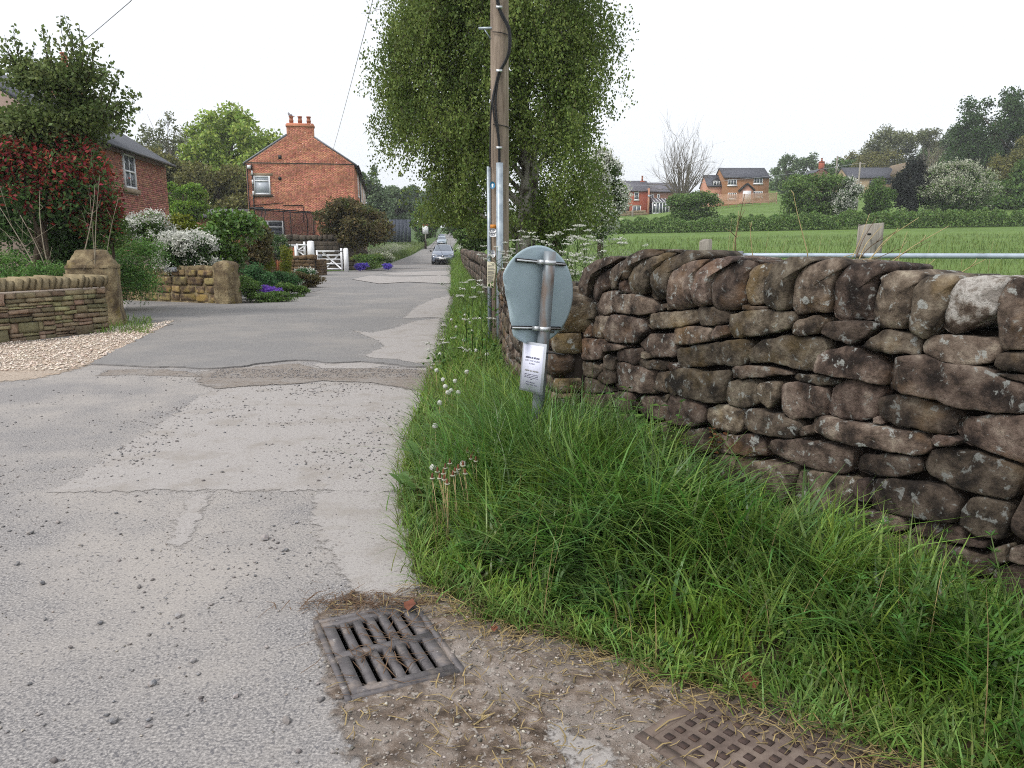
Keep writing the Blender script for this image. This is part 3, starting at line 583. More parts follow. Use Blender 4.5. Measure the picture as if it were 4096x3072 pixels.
def add_stones(lst, nm, depth, bulge):
    for k, (zn, s) in enumerate(lst):
        ox, oy, kk = WZ[zn]
        poly = [wall_st((ox + kk * float(a.split(',')[0])) / 4, (oy + kk * float(a.split(',')[1])) / 4) for a in s.split()]
        white = nm == 'coping_stone' and k == 15
        me = stone_mesh(nm, poly, depth, bulge, m_stone_white if white else m_stone, fr_wall, k * 1.7 + (50 if nm == 'stone' else 0))
        o = link(bpy.data.objects.new(nm, me), dsw)
        if white: o['label'] = 'coping stone whitened by pale lichen'
add_stones(BODY, 'stone', .2, .004)
add_stones(COPING, 'coping_stone', .34, .022)
MB().hexa(fr_wall(np.array([[-1.6, -.42, -.1], [3.2, -.42, -.1], [3.2, -.075, -.1], [-1.6, -.075, -.1], [-1.6, -.36, 1.22], [3.2, -.36, 1.33], [3.2, -.085, 1.33], [-1.6, -.085, 1.22]]))).build('rubble_core', m_core, dsw)

# ================================================================== RANDOM COURSED STONE WALLS
def unit_stones(n, seed, rnd=.18, mat=None, nm='stone', sub=3):
    out = []
    for k in range(n):
        bm = bmesh.new(); bmesh.ops.create_cube(bm, size=1.0); bmesh.ops.subdivide_edges(bm, edges=bm.edges[:], cuts=sub - 1, use_grid_fill=True)
        for v in bm.verts:
            c = v.co; r = max(abs(c.x), abs(c.y), abs(c.z)); sph = c.normalized() * .62
            v.co = c.lerp(sph, rnd); p = v.co * 2.2 + Vector((seed + k * 5.1, k, 0)); v.co += noise.noise_vector(p) * .06
        me = bpy.data.meshes.new(nm); bm.to_mesh(me); bm.free(); me.materials.append(mat)
        me.polygons.foreach_set('use_smooth', np.ones(len(me.polygons), bool)); out.append(me)
    return out
def put(me, nm, fr, c, size, parent, rx=0.0, ang=0.0):
    o = bpy.data.objects.new(nm, me); P = fr(np.array([c], float))[0]
    o.location = tuple(P); o.scale = size; o.rotation_euler = (rx, random.uniform(-.03, .03), ang); return link(o, parent)
def course_wall(parent, p0, p1, h, thick, pool, hc, lc, z0=-.03, nm='stone', z1=None, proud=.03, faces=(1,)):
    p0 = np.array(p0, float); p1 = np.array(p1, float); L = np.linalg.norm(p1 - p0); d = (p1 - p0) / L; nr = np.array([d[1], -d[0]])
    fr = frame((p0[0], p0[1], 0), d, nr); ang = math.atan2(d[1], d[0]); z = z0; row = 0
    htop = h if z1 is None else None
    while z < h - hc[0] * .5:
        hh = random.uniform(*hc)
        if z + hh > h: hh = max(.04, h - z)
        x = -random.uniform(0, lc[0])
        while x < L:
            l = random.uniform(*lc) * (1.0 if random.random() < .75 else 1.5)
            a, b = max(x, 0), min(x + l, L)
            if b - a > .05:
                hs = hh
                top = h if z1 is None else h + (z1 - h) * ((a + b) / 2 / L)
                if z < top - .03:
                    for s in faces:
                        put(random.choice(pool), nm, fr, ((a + b) / 2, (thick * .28 + random.uniform(-proud, proud) * .5) * s, z + hs / 2), ((b - a) * .985, thick * .5, hs * random.uniform(.93, 1.05)), parent, ang=ang)
            x += l
        z += hh; row += 1
    return fr, L, ang
def coping_row(parent, fr, L, ang, z, pool, w, h, thick, lean=0.0, nm='coping_stone', zf=None):
    x = 0
    while x < L:
        ww = random.uniform(*w); hh = random.uniform(*h); zz = z if zf is None else zf(x / L)
        o = put(random.choice(pool), nm, fr, (x + ww / 2, random.uniform(-.02, .02), zz + hh / 2), (ww * (.97 if lean < .2 else .90), thick, hh), parent, ang=ang)
        o.rotation_euler = (0, lean + random.uniform(-.12, .12), ang); x += ww
def core(parent, fr, L, thick, h, mat=m_core, z1=None):
    h1 = h if z1 is None else z1
    MB().hexa(fr(np.array([[.02, -thick * .3, -.05], [L - .02, -thick * .3, -.05], [L - .02, thick * .3, -.05], [.02, thick * .3, -.05], [.02, -thick * .3, h - .03], [L - .02, -thick * .3, h1 - .03], [L - .02, thick * .3, h1 - .03], [.02, thick * .3, h - .03]]))).build('rubble_core', mat, parent)
pool_r = unit_stones(8, 3, .3, m_stone); pool_c = unit_stones(6, 9, .5, m_stone, 'coping_stone')
lw = empty('lane_side_wall', (.5, 5.3, 0), 'long dark dry stone wall running up the lane behind the pole', 'stone wall')
path = [(.5, 5.25), (.22, 6.9), (.06, 9.5), (-.1, 14), (-.8, 24), (-1.9, 36), (-3.1, 50), (-4.4, 68)]
for a, b in zip(path[:-1], path[1:]):
    far = b[1] > 20
    hc, lc = ((.10, .2), (.16, .4)) if not far else ((.25, .35), (.5, .9))
    fr, L, ang = course_wall(lw, b, a, 1.02, .4, pool_r, hc, lc); core(lw, fr, L, .4, 1.02)
    coping_row(lw, fr, L, ang, 1.0, pool_c, (.16, .3) if not far else (.4, .7), (.24, .32), .42, .1)
# slaty sandstone wall on the left
pool_s = unit_stones(8, 21, .05, m_slate_stone); pool_sc = unit_stones(5, 31, .22, m_coping, 'coping_stone')
sw = empty('split_sandstone_wall', (-8, 13.6, 0), 'low wall of thin tan split stones with slanted coping at the left gravel edge', 'stone wall')
P0, P1 = np.array([-9.25, 11.05]), np.array([-7.83, 14.2])
L0 = np.linalg.norm(P1 - P0); d0 = (P1 - P0) / L0
z = -.02; rows = []
frs = frame((P0[0], P0[1], 0), d0, (d0[1], -d0[0])); an0 = math.atan2(d0[1], d0[0])
def tile_stones(x0, x1, z0, z1, dep=0):       # recursive random-rubble layout: thin slabs and a few big blocks
    w, h = x1 - x0, z1 - z0
    if dep == 0 and random.random() < .3 and h < .26: w_ = random.uniform(.28, .45); x_ = x0 + random.uniform(0, max(.01, w - w_)); x_ = min(x_, x1 - w_)
    else: w_ = None
    if w_ and x_ > x0 + .02 or (w_ and x1 - x_ - w_ > .05):
        if x_ - x0 > .05: tile_stones(x0, x_, z0, z1, 1)
        else: x_ = x0
        put(random.choice(pool_s), 'stone', frs, (x_ + w_ / 2, .15, (z0 + z1) / 2), (w_ * .98, .25, h * .97), sw, ang=an0)
        if x1 - x_ - w_ > .05: tile_stones(x_ + w_, x1, z0, z1, 1)
        return
    if h > .19 and random.random() < .9 or h > .1 and random.random() < .5:
        c = z0 + h * random.uniform(.35, .65); tile_stones(x0, x1, z0, c, dep + 1); tile_stones(x0, x1, c, z1, dep + 1); return
    if w > .42 or (w > .25 and random.random() < .35):
        c = x0 + w * random.uniform(.3, .7); tile_stones(x0, c, z0, z1, dep + 1); tile_stones(c, x1, z0, z1, dep + 1); return
    put(random.choice(pool_s), 'stone', frs, ((x0 + x1) / 2, .14 + random.uniform(-.02, .025), (z0 + z1) / 2), (w * .97, .25, h * random.uniform(.86, .98)), sw, ang=an0)
x = 0
while x < L0:
    w = random.uniform(.55, .9)
    if L0 - x - w < .4: w = L0 - x
    zc = -.03
    while zc < .79:
        h = random.uniform(.16, .3); h = min(h, .81 - zc)
        if .81 - zc - h < .08: h = .81 - zc
        tile_stones(x, x + w, zc, zc + h); zc += h
    x += w
core(sw, frs, L0, .36, .81)
MB().hexa(frs(np.array([[0, -.2, .80], [L0, -.2, .80], [L0, .25, .80], [0, .25, .80], [0, -.2, .845], [L0, -.2, .845], [L0, .25, .835], [0, .25, .84]]))).build('mortar_bed', m_mortar, sw)
coping_row(sw, frs, L0, an0, .83, pool_sc, (.09, .19), (.19, .25), .5, .24)
# gate pillar
pl = empty('gate_pillar', (-8.45, 15.3, 0), 'thick weathered stone gate pillar with a worn pointed cap at the driveway', 'gate pillar')
def blob_column(sec, fr, name, mat, parent, n=28, amp=.03, sc=3.0, sharp=4.0):
    V = []
    for (z, a, b) in sec:
        for k in range(n):
            t = 2 * math.pi * k / n; c, s = math.cos(t), math.sin(t)
            r = (abs(c) ** sharp + abs(s) ** sharp) ** (-1 / sharp)
            x, y = a * r * c, b * r * s; v = noise.noise(Vector((x * sc, y * sc, z * sc + 7))) * amp
            V.append([x * (1 + v / max(a, .1)), y * (1 + v / max(a, .1)), z])
    m = len(sec); F = [[i * n + k, i * n + (k + 1) % n, (i + 1) * n + (k + 1) % n, (i + 1) * n + k] for i in range(m - 1) for k in range(n)]
    F.append([(m - 1) * n + k for k in range(n)])
    return link(bpy.data.objects.new(name, np_mesh(name, fr(np.array(V)), F, mat, True)), parent)
_d = np.array([.93, .36]); frp = frame((-8.45, 15.3, 0), _d, (-_d[1], _d[0]))
blob_column([(-.05, .52, .46), (.15, .48, .42)] + [(z, .45, .40) for z in np.linspace(.3, 1.16, 8)], frp, 'shaft', m_pillar, pl, sharp=16, n=60, amp=.022, sc=5)
blob_column([(1.15, .46, .41), (1.2, .46, .41), (1.22, .43, .38), (1.30, .40, .35), (1.31, .37, .32), (1.40, .34, .28), (1.41, .31, .25), (1.49, .26, .2), (1.505, .22, .17), (1.51, .05, .04)], frp, 'cap', m_pillar, pl, sharp=10, amp=.035, sc=7, n=60)
# rendered retaining wall with a rounded end
rw = empty('rendered_garden_wall', (-9, 21.5, 0), 'low yellowish rendered stone wall with a rounded end below white flowering shrub', 'garden wall')
a0, b0 = np.array([-13.2, 23.2]), np.array([-7.8, 20.95]); Lr = np.linalg.norm(b0 - a0); dr = (b0 - a0) / Lr
frr = frame((a0[0], a0[1], 0), dr, (dr[1], -dr[0])); nxx, nzz = 60, 12; V = []
for i in range(nxx + 1):
    for j in range(nzz + 1):
        x = Lr * i / nxx; z = -.05 + 1.08 * j / nzz; V.append([x, .2 + .05 * noise.noise(Vector((x * 2.2, z * 2.2, 0))) + .03 * noise.noise(Vector((x * 6, z * 6, 3))) - .06 * (j / nzz), z + (.05 * noise.noise(Vector((x * 1.5, 0, 9))) if j == nzz else 0)])
F = [[i * (nzz + 1) + j, i * (nzz + 1) + j + 1, (i + 1) * (nzz + 1) + j + 1, (i + 1) * (nzz + 1) + j] for i in range(nxx) for j in range(nzz)]
base = len(V)
for i in range(nxx + 1): V.append([Lr * i / nxx, -.25, 1.0])
for i in range(nxx + 1): V.append([Lr * i / nxx, -.25, -.05])
F += [[i * (nzz + 1) + nzz, base + i, base + i + 1, (i + 1) * (nzz + 1) + nzz] for i in range(nxx)] + [[base + i, base + nxx + 1 + i, base + nxx + 2 + i, base + i + 1] for i in range(nxx)]
link(bpy.data.objects.new('wall_face', np_mesh('wall_face', frr(np.array(V)), F, m_pillar, True)), rw)
m_rubble = M('yellowed_rubble_stone', ['#4c4133', '#6b5b45', '#85754f', '#97885f'], scale=4, detail=14, rough=.95, bump=.8, bscale=24, bdist=.02, orand=.3, hue=.02, second=('#8b7a2c', 2.0, .54, .68, .5), nr=.64, rlo=.38, rhi=.62)
pool_w = unit_stones(8, 83, .22, m_rubble, 'stone', 4); zc = 0.02
for hh in (.24, .22, .25, .2):
    x = .1
    while x < Lr - .5:
        w = random.uniform(.24, .62); hs = hh * random.uniform(.72, .9); put(random.choice(pool_w), 'stone', frr, (x + w / 2, .137 - .02 * zc + random.uniform(-.012, .012), zc + hh / 2), (w * random.uniform(.78, .92), .16, hs), rw, ang=math.atan2(dr[1], dr[0])); x += w
    zc += hh
blob_column([(-.05, .30, .3), (.5, .28, .28), (.9, .27, .27), (1.05, .28, .25), (1.14, .2, .18), (1.18, .06, .05)], frame((b0[0] - .1, b0[1], 0), dr, (dr[1], -dr[0])), 'end_pier', m_pillar, rw, sharp=6, amp=.07, n=48, sc=4)
pq = empty('name_plate', A(178, 278, 21.5), 'small grey name plate fixed to the rendered garden wall', 'plaque')
c = (A(178, 278, 21.7)[:2] - a0) @ dr
MB().box((c - .24, .235, .86), (c + .24, .26, .98), frr).build('plate', m_lead, pq)
for q in (-.21, .21): MB().box((c + q - .012, .26, .905), (c + q + .012, .268, .93), frr).build('screw', m_black, pq)
# garden walls by the white gates
pool_g = unit_stones(7, 41, .28, m_gardenwall); pool_gc = unit_stones(5, 47, .5, m_gardenwall, 'coping_stone')
gw = empty('garden_stone_wall', (-10.8, 30, 0), 'brown rough stone garden wall behind the flower bed', 'garden wall')
fr, L, ang = course_wall(gw, (-10.2, 22.6), (-11.6, 36.6), .92, .4, pool_g, (.13, .2), (.2, .45)); core(gw, fr, L, .4, .92)
coping_row(gw, fr, L, ang, .9, pool_gc, (.2, .34), (.26, .36), .42)
ge = empty('wall_end_block', (-10.9, 40, 0), 'short brown stone wall end beside the white field gate', 'garden wall')
fr, L, ang = course_wall(ge, (-11.6, 40.3), (-10.35, 40.0), .85, .5, pool_g, (.12, .2), (.2, .4)); core(ge, fr, L, .5, .85)
course_wall(ge, (-10.36, 40.0), (-10.3, 41.4), .85, .4, pool_g, (.12, .2), (.2, .4))
coping_row(ge, fr, L, ang, .83, pool_gc, (.3, .5), (.2, .28), .5)
pool_d = unit_stones(6, 61, .10, m_darkstone); pool_dc = unit_stones(5, 67, .4, m_darkstone, 'coping_stone')
dw = empty('squared_stone_wall', (-12, 50, 0), 'tall sooty squared stone wall behind the white gates', 'garden wall')
fr, L, ang = course_wall(dw, (-17.5, 50.2), (-11.2, 49.6), 1.92, .4, pool_d, (.27, .34), (.45, .8)); core(dw, fr, L, .4, 1.92, m_darkstone)
coping_row(dw, fr, L, ang, 1.9, pool_dc, (.3, .5), (.3, .38), .45)
fr, L, ang = course_wall(dw, (-11.2, 49.6), (-9.55, 49.9), 2.1, .4, pool_d, (.27, .34), (.45, .7), z1=.75); core(dw, fr, L, .4, 2.1, m_darkstone, z1=.75)
coping_row(dw, fr, L, ang, 1.9, pool_dc, (.35, .5), (.28, .36), .45, lean=.6, zf=lambda t: 2.05 - 1.35 * t)

# ================================================================== BUILDINGS
def brick_face(parent, fr, inside, u0, u1, z0, z1, mat, visible=None, n_single=300, bw=.225, bh=.075, y=0.0):
    """bricks laid on a wall face (local x along, y outwards); the best seen are parts of their own, the rest one mesh"""
    g = .0055; single = []; rest = []
    nr = int((z1 - z0) / bh)
    for r in range(nr):
        z = z0 + r * bh; x = u0 - (bw * .5 if r % 2 else 0); header = (r % 4 == 0); w = bw / 2 if header else bw
        while x < u1:
            a, b = max(x, u0), min(x + w, u1); x += w
            if b - a < .05: continue
            cu, cz = (a + b) / 2, z + bh / 2
            if not inside(cu, cz): continue
            (single if (visible and visible(cu, cz)) else rest).append((a + g, b - g, z + g, z + bh - g))
    if len(single) > n_single:
        rest += single[n_single:]; single = single[:n_single]
    def vf(a, b, c, d):
        e = .008 + random.uniform(0, .004) + y
        return np.array([[a, y - .01, c], [b, y - .01, c], [b, e, c], [a, e, c], [a, y - .01, d], [b, y - .01, d], [b, e, d], [a, e, d]])
    Fq = np.array([[3, 2, 1, 0], [4, 5, 6, 7], [2, 3, 7, 6], [1, 2, 6, 5], [3, 0, 4, 7]])
    if rest:
        V = np.concatenate([vf(*q) for q in rest]); F = np.concatenate([Fq + 8 * i for i in range(len(rest))])
        tag(link(bpy.data.objects.new('brickwork', np_mesh('brickwork', fr(V), F, mat)), parent), kind='stuff')
    cache = {}
    for q in single:
        key = round(q[1] - q[0], 2)
        if key not in cache:
            w = q[1] - q[0]; P = vf(0, w, 0, bh - 2 * g); o0 = fr(np.zeros((1, 3)))[0]; cache[key] = np_mesh('brick', fr(P) - o0, Fq, mat)
        o = bpy.data.objects.new('brick', cache[key]); o.location = tuple(fr(np.array([[q[0], 0, q[2]]]))[0]); link(o, parent)
def window(parent, fr, x, z, w, h, y=.0, style='sash', glass=m_glass, frame_m=m_white, bar=.06, nm='window', depth=.05):
    win = MB()
    win.box((x, y - .03, z), (x + bar, y + depth, z + h), fr); win.box((x + w - bar, y - .03, z), (x + w, y + depth, z + h), fr)
    win.box((x + bar, y - .03, z), (x + w - bar, y + depth, z + bar), fr); win.box((x + bar, y - .03, z + h - bar), (x + w - bar, y + depth, z + h), fr)
    o = win.build(nm, frame_m, parent)
    def bars(*bs):
        for lo, hi in bs: MB().box(lo, hi, fr).build('glazing_bar', frame_m, o)
    def pane(x0, x1, z0, z1, m=glass): MB().box((x0, y - .02, z0), (x1, y + depth * .35, z1), fr).build('pane', m, o)
    if style == 'sash':
        bars(((x + bar, y, z + h * .5 - bar * .4), (x + w - bar, y + depth * .9, z + h * .5 + bar * .4)))
        pane(x + bar, x + w - bar, z + bar, z + h * .5 - bar * .4); pane(x + bar, x + w - bar, z + h * .5 + bar * .4, z + h - bar)
    elif style == 'sash2':
        bars(((x + bar, y, z + h * .5 - bar * .4), (x + w - bar, y + depth * .9, z + h * .5 + bar * .4)), ((x + w / 2 - bar * .3, y, z + bar), (x + w / 2 + bar * .3, y + depth * .8, z + h * .5 - bar * .4)), ((x + w / 2 - bar * .3, y, z + h * .5 + bar * .4), (x + w / 2 + bar * .3, y + depth * .8, z + h - bar)))
        for a, b in ((x + bar, x + w / 2 - bar * .3), (x + w / 2 + bar * .3, x + w - bar)):
            pane(a, b, z + bar, z + h * .5 - bar * .4); pane(a, b, z + h * .5 + bar * .4, z + h - bar)
    elif style == 'toplight':
        zt = z + h * .70; bars(((x + bar, y, zt), (x + w - bar, y + depth * .9, zt + bar * 1.2)))
        pane(x + bar, x + w - bar, z + bar, zt); pane(x + bar, x + w - bar, zt + bar * 1.2, z + h - bar)
    else:                                    # n lights side by side
        n = int(style); ww = (w - bar) / n
        for k in range(1, n): bars(((x + ww * k, y, z + bar), (x + ww * k + bar, y + depth * .9, z + h - bar)))
        for k in range(n): pane(x + bar + ww * k, x + ww * (k + 1), z + bar, z + h - bar)
    return o
def slab(parent, fr, x0, x1, z0, z1, nm, mat, y0=-.02, y1=.07): return MB().box((x0, y0, z0), (x1, y1, z1), fr).build(nm, mat, parent)
def chimney(parent, fr, x0, x1, y0, y1, z0, z1, mat, pots, potmat=m_pot, nm='chimney', ph=.45, pr=.13):
    m = MB().box((x0, y0, z0), (x1, y1, z1 - .25), fr).box((x0 - .05, y0 - .05, z1 - .25), (x1 + .05, y1 + .05, z1 - .1), fr).box((x0 + .01, y0 + .01, z1 - .1), (x1 - .01, y1 - .01, z1), fr)
    o = m.build(nm, mat, parent)
    for px_ in pots:
        c = fr(np.array([[px_, (y0 + y1) / 2, z1]]))[0]
        MB().tube([c, c + [0, 0, ph * .3], c + [0, 0, ph * .32], c + [0, 0, ph * .45], c + [0, 0, ph * .5], c + [0, 0, ph * .85], c + [0, 0, ph * .88], c + [0, 0, ph]], [pr, pr * .9, pr * 1.05, pr * 1.05, pr * .88, pr * .85, pr * 1.1, pr * 1.1], 12).build('chimney_pot', potmat, o)
    return o

# ---- red brick terrace end house with the big chimney (gable towards the camera)
TC = A(354, 165, 58.0)[:2]; us = np.array([-.16, .987]); us /= np.linalg.norm(us); ul = np.array([-us[1], us[0]])
ZB = 1.0; GWid = 7.75; SL = 29.0; EV = 7.5; RG = 10.05
th = empty('red_brick_terrace', (TC[0], TC[1], ZB), 'red brick end terrace house with gable chimney and white windows up the lane', 'house')
uo = -us                                          # outward normal of the gable, towards the camera
frg = frame((TC[0], TC[1], 0), ul, uo)            # x from right corner to the left, y outwards
frs_ = frame((TC[0], TC[1], 0), us, -ul)          # side wall: x up the lane, y outwards to the right
body = MB()
P = [(0, ZB - 1), (GWid, ZB - 1), (GWid, EV), (GWid / 2, RG), (0, EV)]
n5 = len(P); V = np.array([[x, 0, z] for x, z in P] + [[x, -SL, z] for x, z in P], float)
body.add(frg(V), [[0, 1, 2, 3, 4], [9, 8, 7, 6, 5], [0, 5, 6, 1], [1, 6, 7, 2], [4, 9, 5, 0], [2, 7, 8, 3], [3, 8, 9, 4]])
body.build('wall', m_mortar_red, th)
wu = (4.95 + 1.02, 4.75, 1.05, 1.36)               # upper window in gable coordinates (filled in below)
def gx_(px, py, Y=57.6):
    p = A(px, py, Y); return (p[:2] - TC) @ ul, p[2]
xw1, zw1 = gx_(256.3, 195.6); xw0, zw0 = gx_(271, 176.7); Wx0, Wx1, Wz0, Wz1 = xw0, xw1, zw1 + .03, zw0
xl1, zl1 = gx_(254.6, 239); xl0, zl0 = gx_(284.6, 221); lx0, lx1, lz0, lz1 = xl0, xl1, zl1 - .5, zl0
def in_gable(u, z):
    if z > EV + (RG - EV) * (1 - abs(u - GWid / 2) / (GWid / 2)) - .04: return False
    if Wx0 - .25 < u < Wx1 + .25 and Wz0 - .17 < z < Wz1 + .2: return not (Wx0 - .02 < u < Wx1 + .02 or z < Wz0 or z > Wz1)
    if lx0 - .02 < u < lx1 + .02 and z < lz1 + .02: return False
    if EV - .02 < z < EV + .06: return False
    return True
brick_face(th, frg, in_gable, 0, GWid, ZB + 1.2, RG, m_brick, visible=lambda u, z: 3.3 < u < 5.7 and 5.0 < z < 8.0)
brick_face(th, frs_, lambda u, z: True, 0, 9, ZB + 1.6, EV, m_brick)
slab(th, frg, -.06, GWid + .06, EV, EV + .055, 'string_course', m_sill_dark, y1=.05)
window(th, frg, Wx0, Wz0, Wx1 - Wx0, Wz1 - Wz0, style='toplight', glass=m_curtain, bar=.09)
slab(th, frg, Wx0 - .2, Wx1 + .2, Wz1 + .01, Wz1 + .19, 'lintel', m_sill, y1=.02); slab(th, frg, Wx0 - .12, Wx1 + .12, Wz0 - .17, Wz0 - .005, 'sill', m_sill_dark, y1=.1)
window(th, frg, lx0, lz0, lx1 - lx0, lz1 - lz0, style='toplight', bar=.13)
slab(th, frg, (lx0 + lx1) / 2 - .05, (lx0 + lx1) / 2 + .05, lz0 + .1, lz1 - .1, 'mullion', m_white, y1=.055)
xv, zv = gx_(280.8, 157.9); slab(th, frg, xv - .12, xv + .12, zv - .14, zv + .14, 'air_vent', m_black, y1=.016)
xv, zv = gx_(280.8, 179); c = frg(np.array([[xv, .0, zv], [xv, .03, zv]])); MB().tube(c, .13, 12).build('air_vent', m_black, th)
# old flashing scars, pipes
for (a, b) in (((254.5, 206), (284, 203)), ((284, 205.5), (303.5, 205.6)), ((303.5, 205.6), (303.6, 222))):
    p, q = gx_(*a), gx_(*b); c = frg(np.array([[p[0], .03, p[1]], [q[0], .03, q[1]]])); MB().tube(c, .025, 6).build('cable', m_black, th)
p, q = gx_(252, 208.6), gx_(265, 208.4); MB().tube(frg(np.array([[p[0], .09, p[1]], [q[0], .09, q[1]]])), .075, 8).build('waste_pipe', m_black, th)
for x_, m_ in ((GWid - .08, m_black), (GWid - .42, m_black)):
    MB().tube(frg(np.array([[x_, .08, EV - .1], [x_, .08, ZB]])), .045, 8).build('downpipe', m_, th)
for k, z_ in enumerate((EV - .55, EV - 1.2, EV - 2.0)): MB().tube(frg(np.array([[GWid - .42, .085, z_], [GWid - .42, .085, z_ - .3]])), .055, 8).build('pipe_joint', m_white, th)
MB().box((GWid - .35, .05, EV - .42), (GWid - .12, .22, EV - .18), frg).build('security_lamp', m_white, th)
# roof, verges, gutter, chimney
ro = MB()
for s in (0, 1):
    x0, x1 = (-.22, GWid / 2) if s == 0 else (GWid + .22, GWid / 2); ze = EV - .12
    Vv = np.array([[x0, -.03, ze], [x1, -.03, RG], [x1, -SL - .1, RG], [x0, -SL - .1, ze], [x0, -.03, ze + .09], [x1, -.03, RG + .09], [x1, -SL - .1, RG + .09], [x0, -SL - .1, ze + .09]])
    ro.hexa(frg(Vv))
ro.build('roof', m_slate, th)
for s in (-1, 1):
    xe = -.2 if s < 0 else GWid + .2; xi = (gx_(300.3, 130)[0] - .98) if s < 0 else (gx_(300.3, 130)[0] + .98); zi = RG + .02 - (RG - EV + .12) * abs(xi - GWid / 2) / (GWid / 2 + .2)
    MB().hexa(frg(np.array([[xe, -.05, EV - .1], [xi, -.05, zi], [xi, .03, zi], [xe, .03, EV - .1], [xe, -.05, EV + .02], [xi, -.05, zi + .12], [xi, .03, zi + .12], [xe, .03, EV + .02]]))).build('verge_board', m_lead, th)
MB().tube(frg(np.array([[-.3, .05, EV - .1], [-.3, -SL, EV - .1]])), .075, 6).build('gutter', m_black, th)
ccx = gx_(300.3, 130)[0]; cz1 = A(300, 124.5, 58)[2]
ch = chimney(th, frg, ccx - .96, ccx + .96, -.62, -.003, RG - 1.35, cz1, m_brick, (ccx + .62, ccx, ccx - .62), ph=.52, pr=.16)
bx0, bx1, bzc = ccx - .96, ccx + .96, cz1 - .26
brick_face(ch, frg, lambda u, z: not in_gable(u, z), bx0, bx1, ZB + 1.2 + .075 * int((RG - 1.0 - ZB - 1.2) / .075), bzc, m_brick)
for k, y_ in enumerate((6.2, 13, 19.5, 25)):
    for dz, hh in ((4.6, 1.75), (1.75, 1.9)):
        window(th, frs_, y_ - .55, ZB + dz, 1.1, hh, style='sash', bar=.1); slab(th, frs_, y_ - .7, y_ + .7, ZB + dz - .16, ZB + dz - .005, 'sill', m_white, y1=.1)
MB().tube(frs_(np.array([[9.2, .08, EV - .15], [9.2, .08, ZB]])), .045, 8).build('downpipe', m_black, th)
# low outbuilding to its left
ob = empty('slate_outbuilding', A(238, 217, 60), 'low outbuilding with grey slate roof left of the red brick house', 'outbuilding')
c = A(228, 217, 60); e = A(250, 217, 60); fro = frame((c[0] - 2.5, c[1], 0), (1, 0), (0, 1)); Lb = e[0] - c[0] + 2.0
MB().box((0, 0, .3), (Lb, 4, c[2]), fro).build('wall', m_brick_old, ob)
MB().hexa(fro(np.array([[-.1, -.2, c[2] - .1], [Lb, -.2, c[2] - .1], [Lb, 2.2, c[2] + .62], [-.1, 2.2, c[2] + .62], [-.1, -.2, c[2]], [Lb, -.2, c[2]], [Lb, 2.2, c[2] + .72], [-.1, 2.2, c[2] + .72]]))).build('roof', m_slate_pale, ob)

# ---- brick house behind the garden trees on the left
HC = A(165, 163, 32.0); hd = np.array([.135, -.991]); hd /= np.linalg.norm(hd)      # along wall towards the camera
hn = np.array([-hd[1], hd[0]]); EV2 = HC[2]; W2 = 9.5; D2 = 6.6; RG2 = EV2 + 2.15
lh = empty('old_brick_house', (HC[0], HC[1], 0), 'older mottled brick house with dark slate roof behind the garden trees', 'house')
frh = frame((HC[0], HC[1], 0), hd, hn)
V = np.array([[0, 0, 0], [W2, 0, 0], [W2, -D2, 0], [0, -D2, 0], [0, 0, EV2], [W2, 0, EV2], [W2, -D2, EV2], [0, -D2, EV2], [0, -D2 / 2, RG2], [W2, -D2 / 2, RG2]], float)
MB().add(frh(V), [[0, 1, 5, 4], [1, 2, 6, 9, 5], [2, 3, 7, 6], [3, 0, 4, 8, 7], [4, 5, 9, 8], [6, 7, 8, 9]]).build('wall', m_mortar_grey, lh)
def hx(px, py, Y):
    p = A(px, py, Y); return (p[:2] - HC[:2]) @ hd, p[2]
w0, zt = hx(141.7, 153.5, 28.35); w1, zb_ = hx(127.6, 189.5, 26.6)
zt = A(141, 156, 28.3)[2]; zb_ = A(141, 190, 28.3)[2]
wx0, wx1 = min(w0, w1), max(w0, w1)
wx1 = wx0 + 1.15
wins = [(wx0, zb_, wx1 - wx0, zt - zb_), (wx0 + 5.2, zb_, 1.15, zt - zb_)]
def in_h(u, z):
    for (a, b, w, h) in wins:
        if a - .02 < u < a + w + .02 and b - .02 < z < b + h + .02: return False
        if a - .15 < u < a + w + .15 and b - .18 < z < b + .01: return False
    return True
brick_face(lh, frh, in_h, 0, W2, 1.2, EV2 - .12, m_brick_old, visible=lambda u, z: u < wx0 - .05 and z > 1.9)
for k, (a, b, w, h) in enumerate(wins):
    window(lh, frh, a, b, w, h, style='sash2', bar=.075, y=.0, depth=.06); slab(lh, frh, a - .14, a + w + .14, b - .16, b - .005, 'sill', m_sill, y1=.12)
for s in (1, -1):
    ya, yb = (.28, -D2 / 2) if s > 0 else (-D2 - .28, -D2 / 2); ze = EV2 - .14
    MB().hexa(frh(np.array([[-.12, ya, ze], [W2, ya, ze], [W2, yb, RG2], [-.12, yb, RG2], [-.12, ya, ze + .1], [W2, ya, ze + .1], [W2, yb, RG2 + .1], [-.12, yb, RG2 + .1]]))).build('roof', m_slate, lh)
MB().tube(frh(np.array([[-.15, .33, EV2 - .12], [W2, .33, EV2 - .12]])), .065, 8).build('gutter', m_black, lh)
chimney(lh, frh, .1, .8, -D2 / 2 - .45, -D2 / 2 + .45, RG2 - .4, RG2 + 1.45, m_brick_old, (.45,))

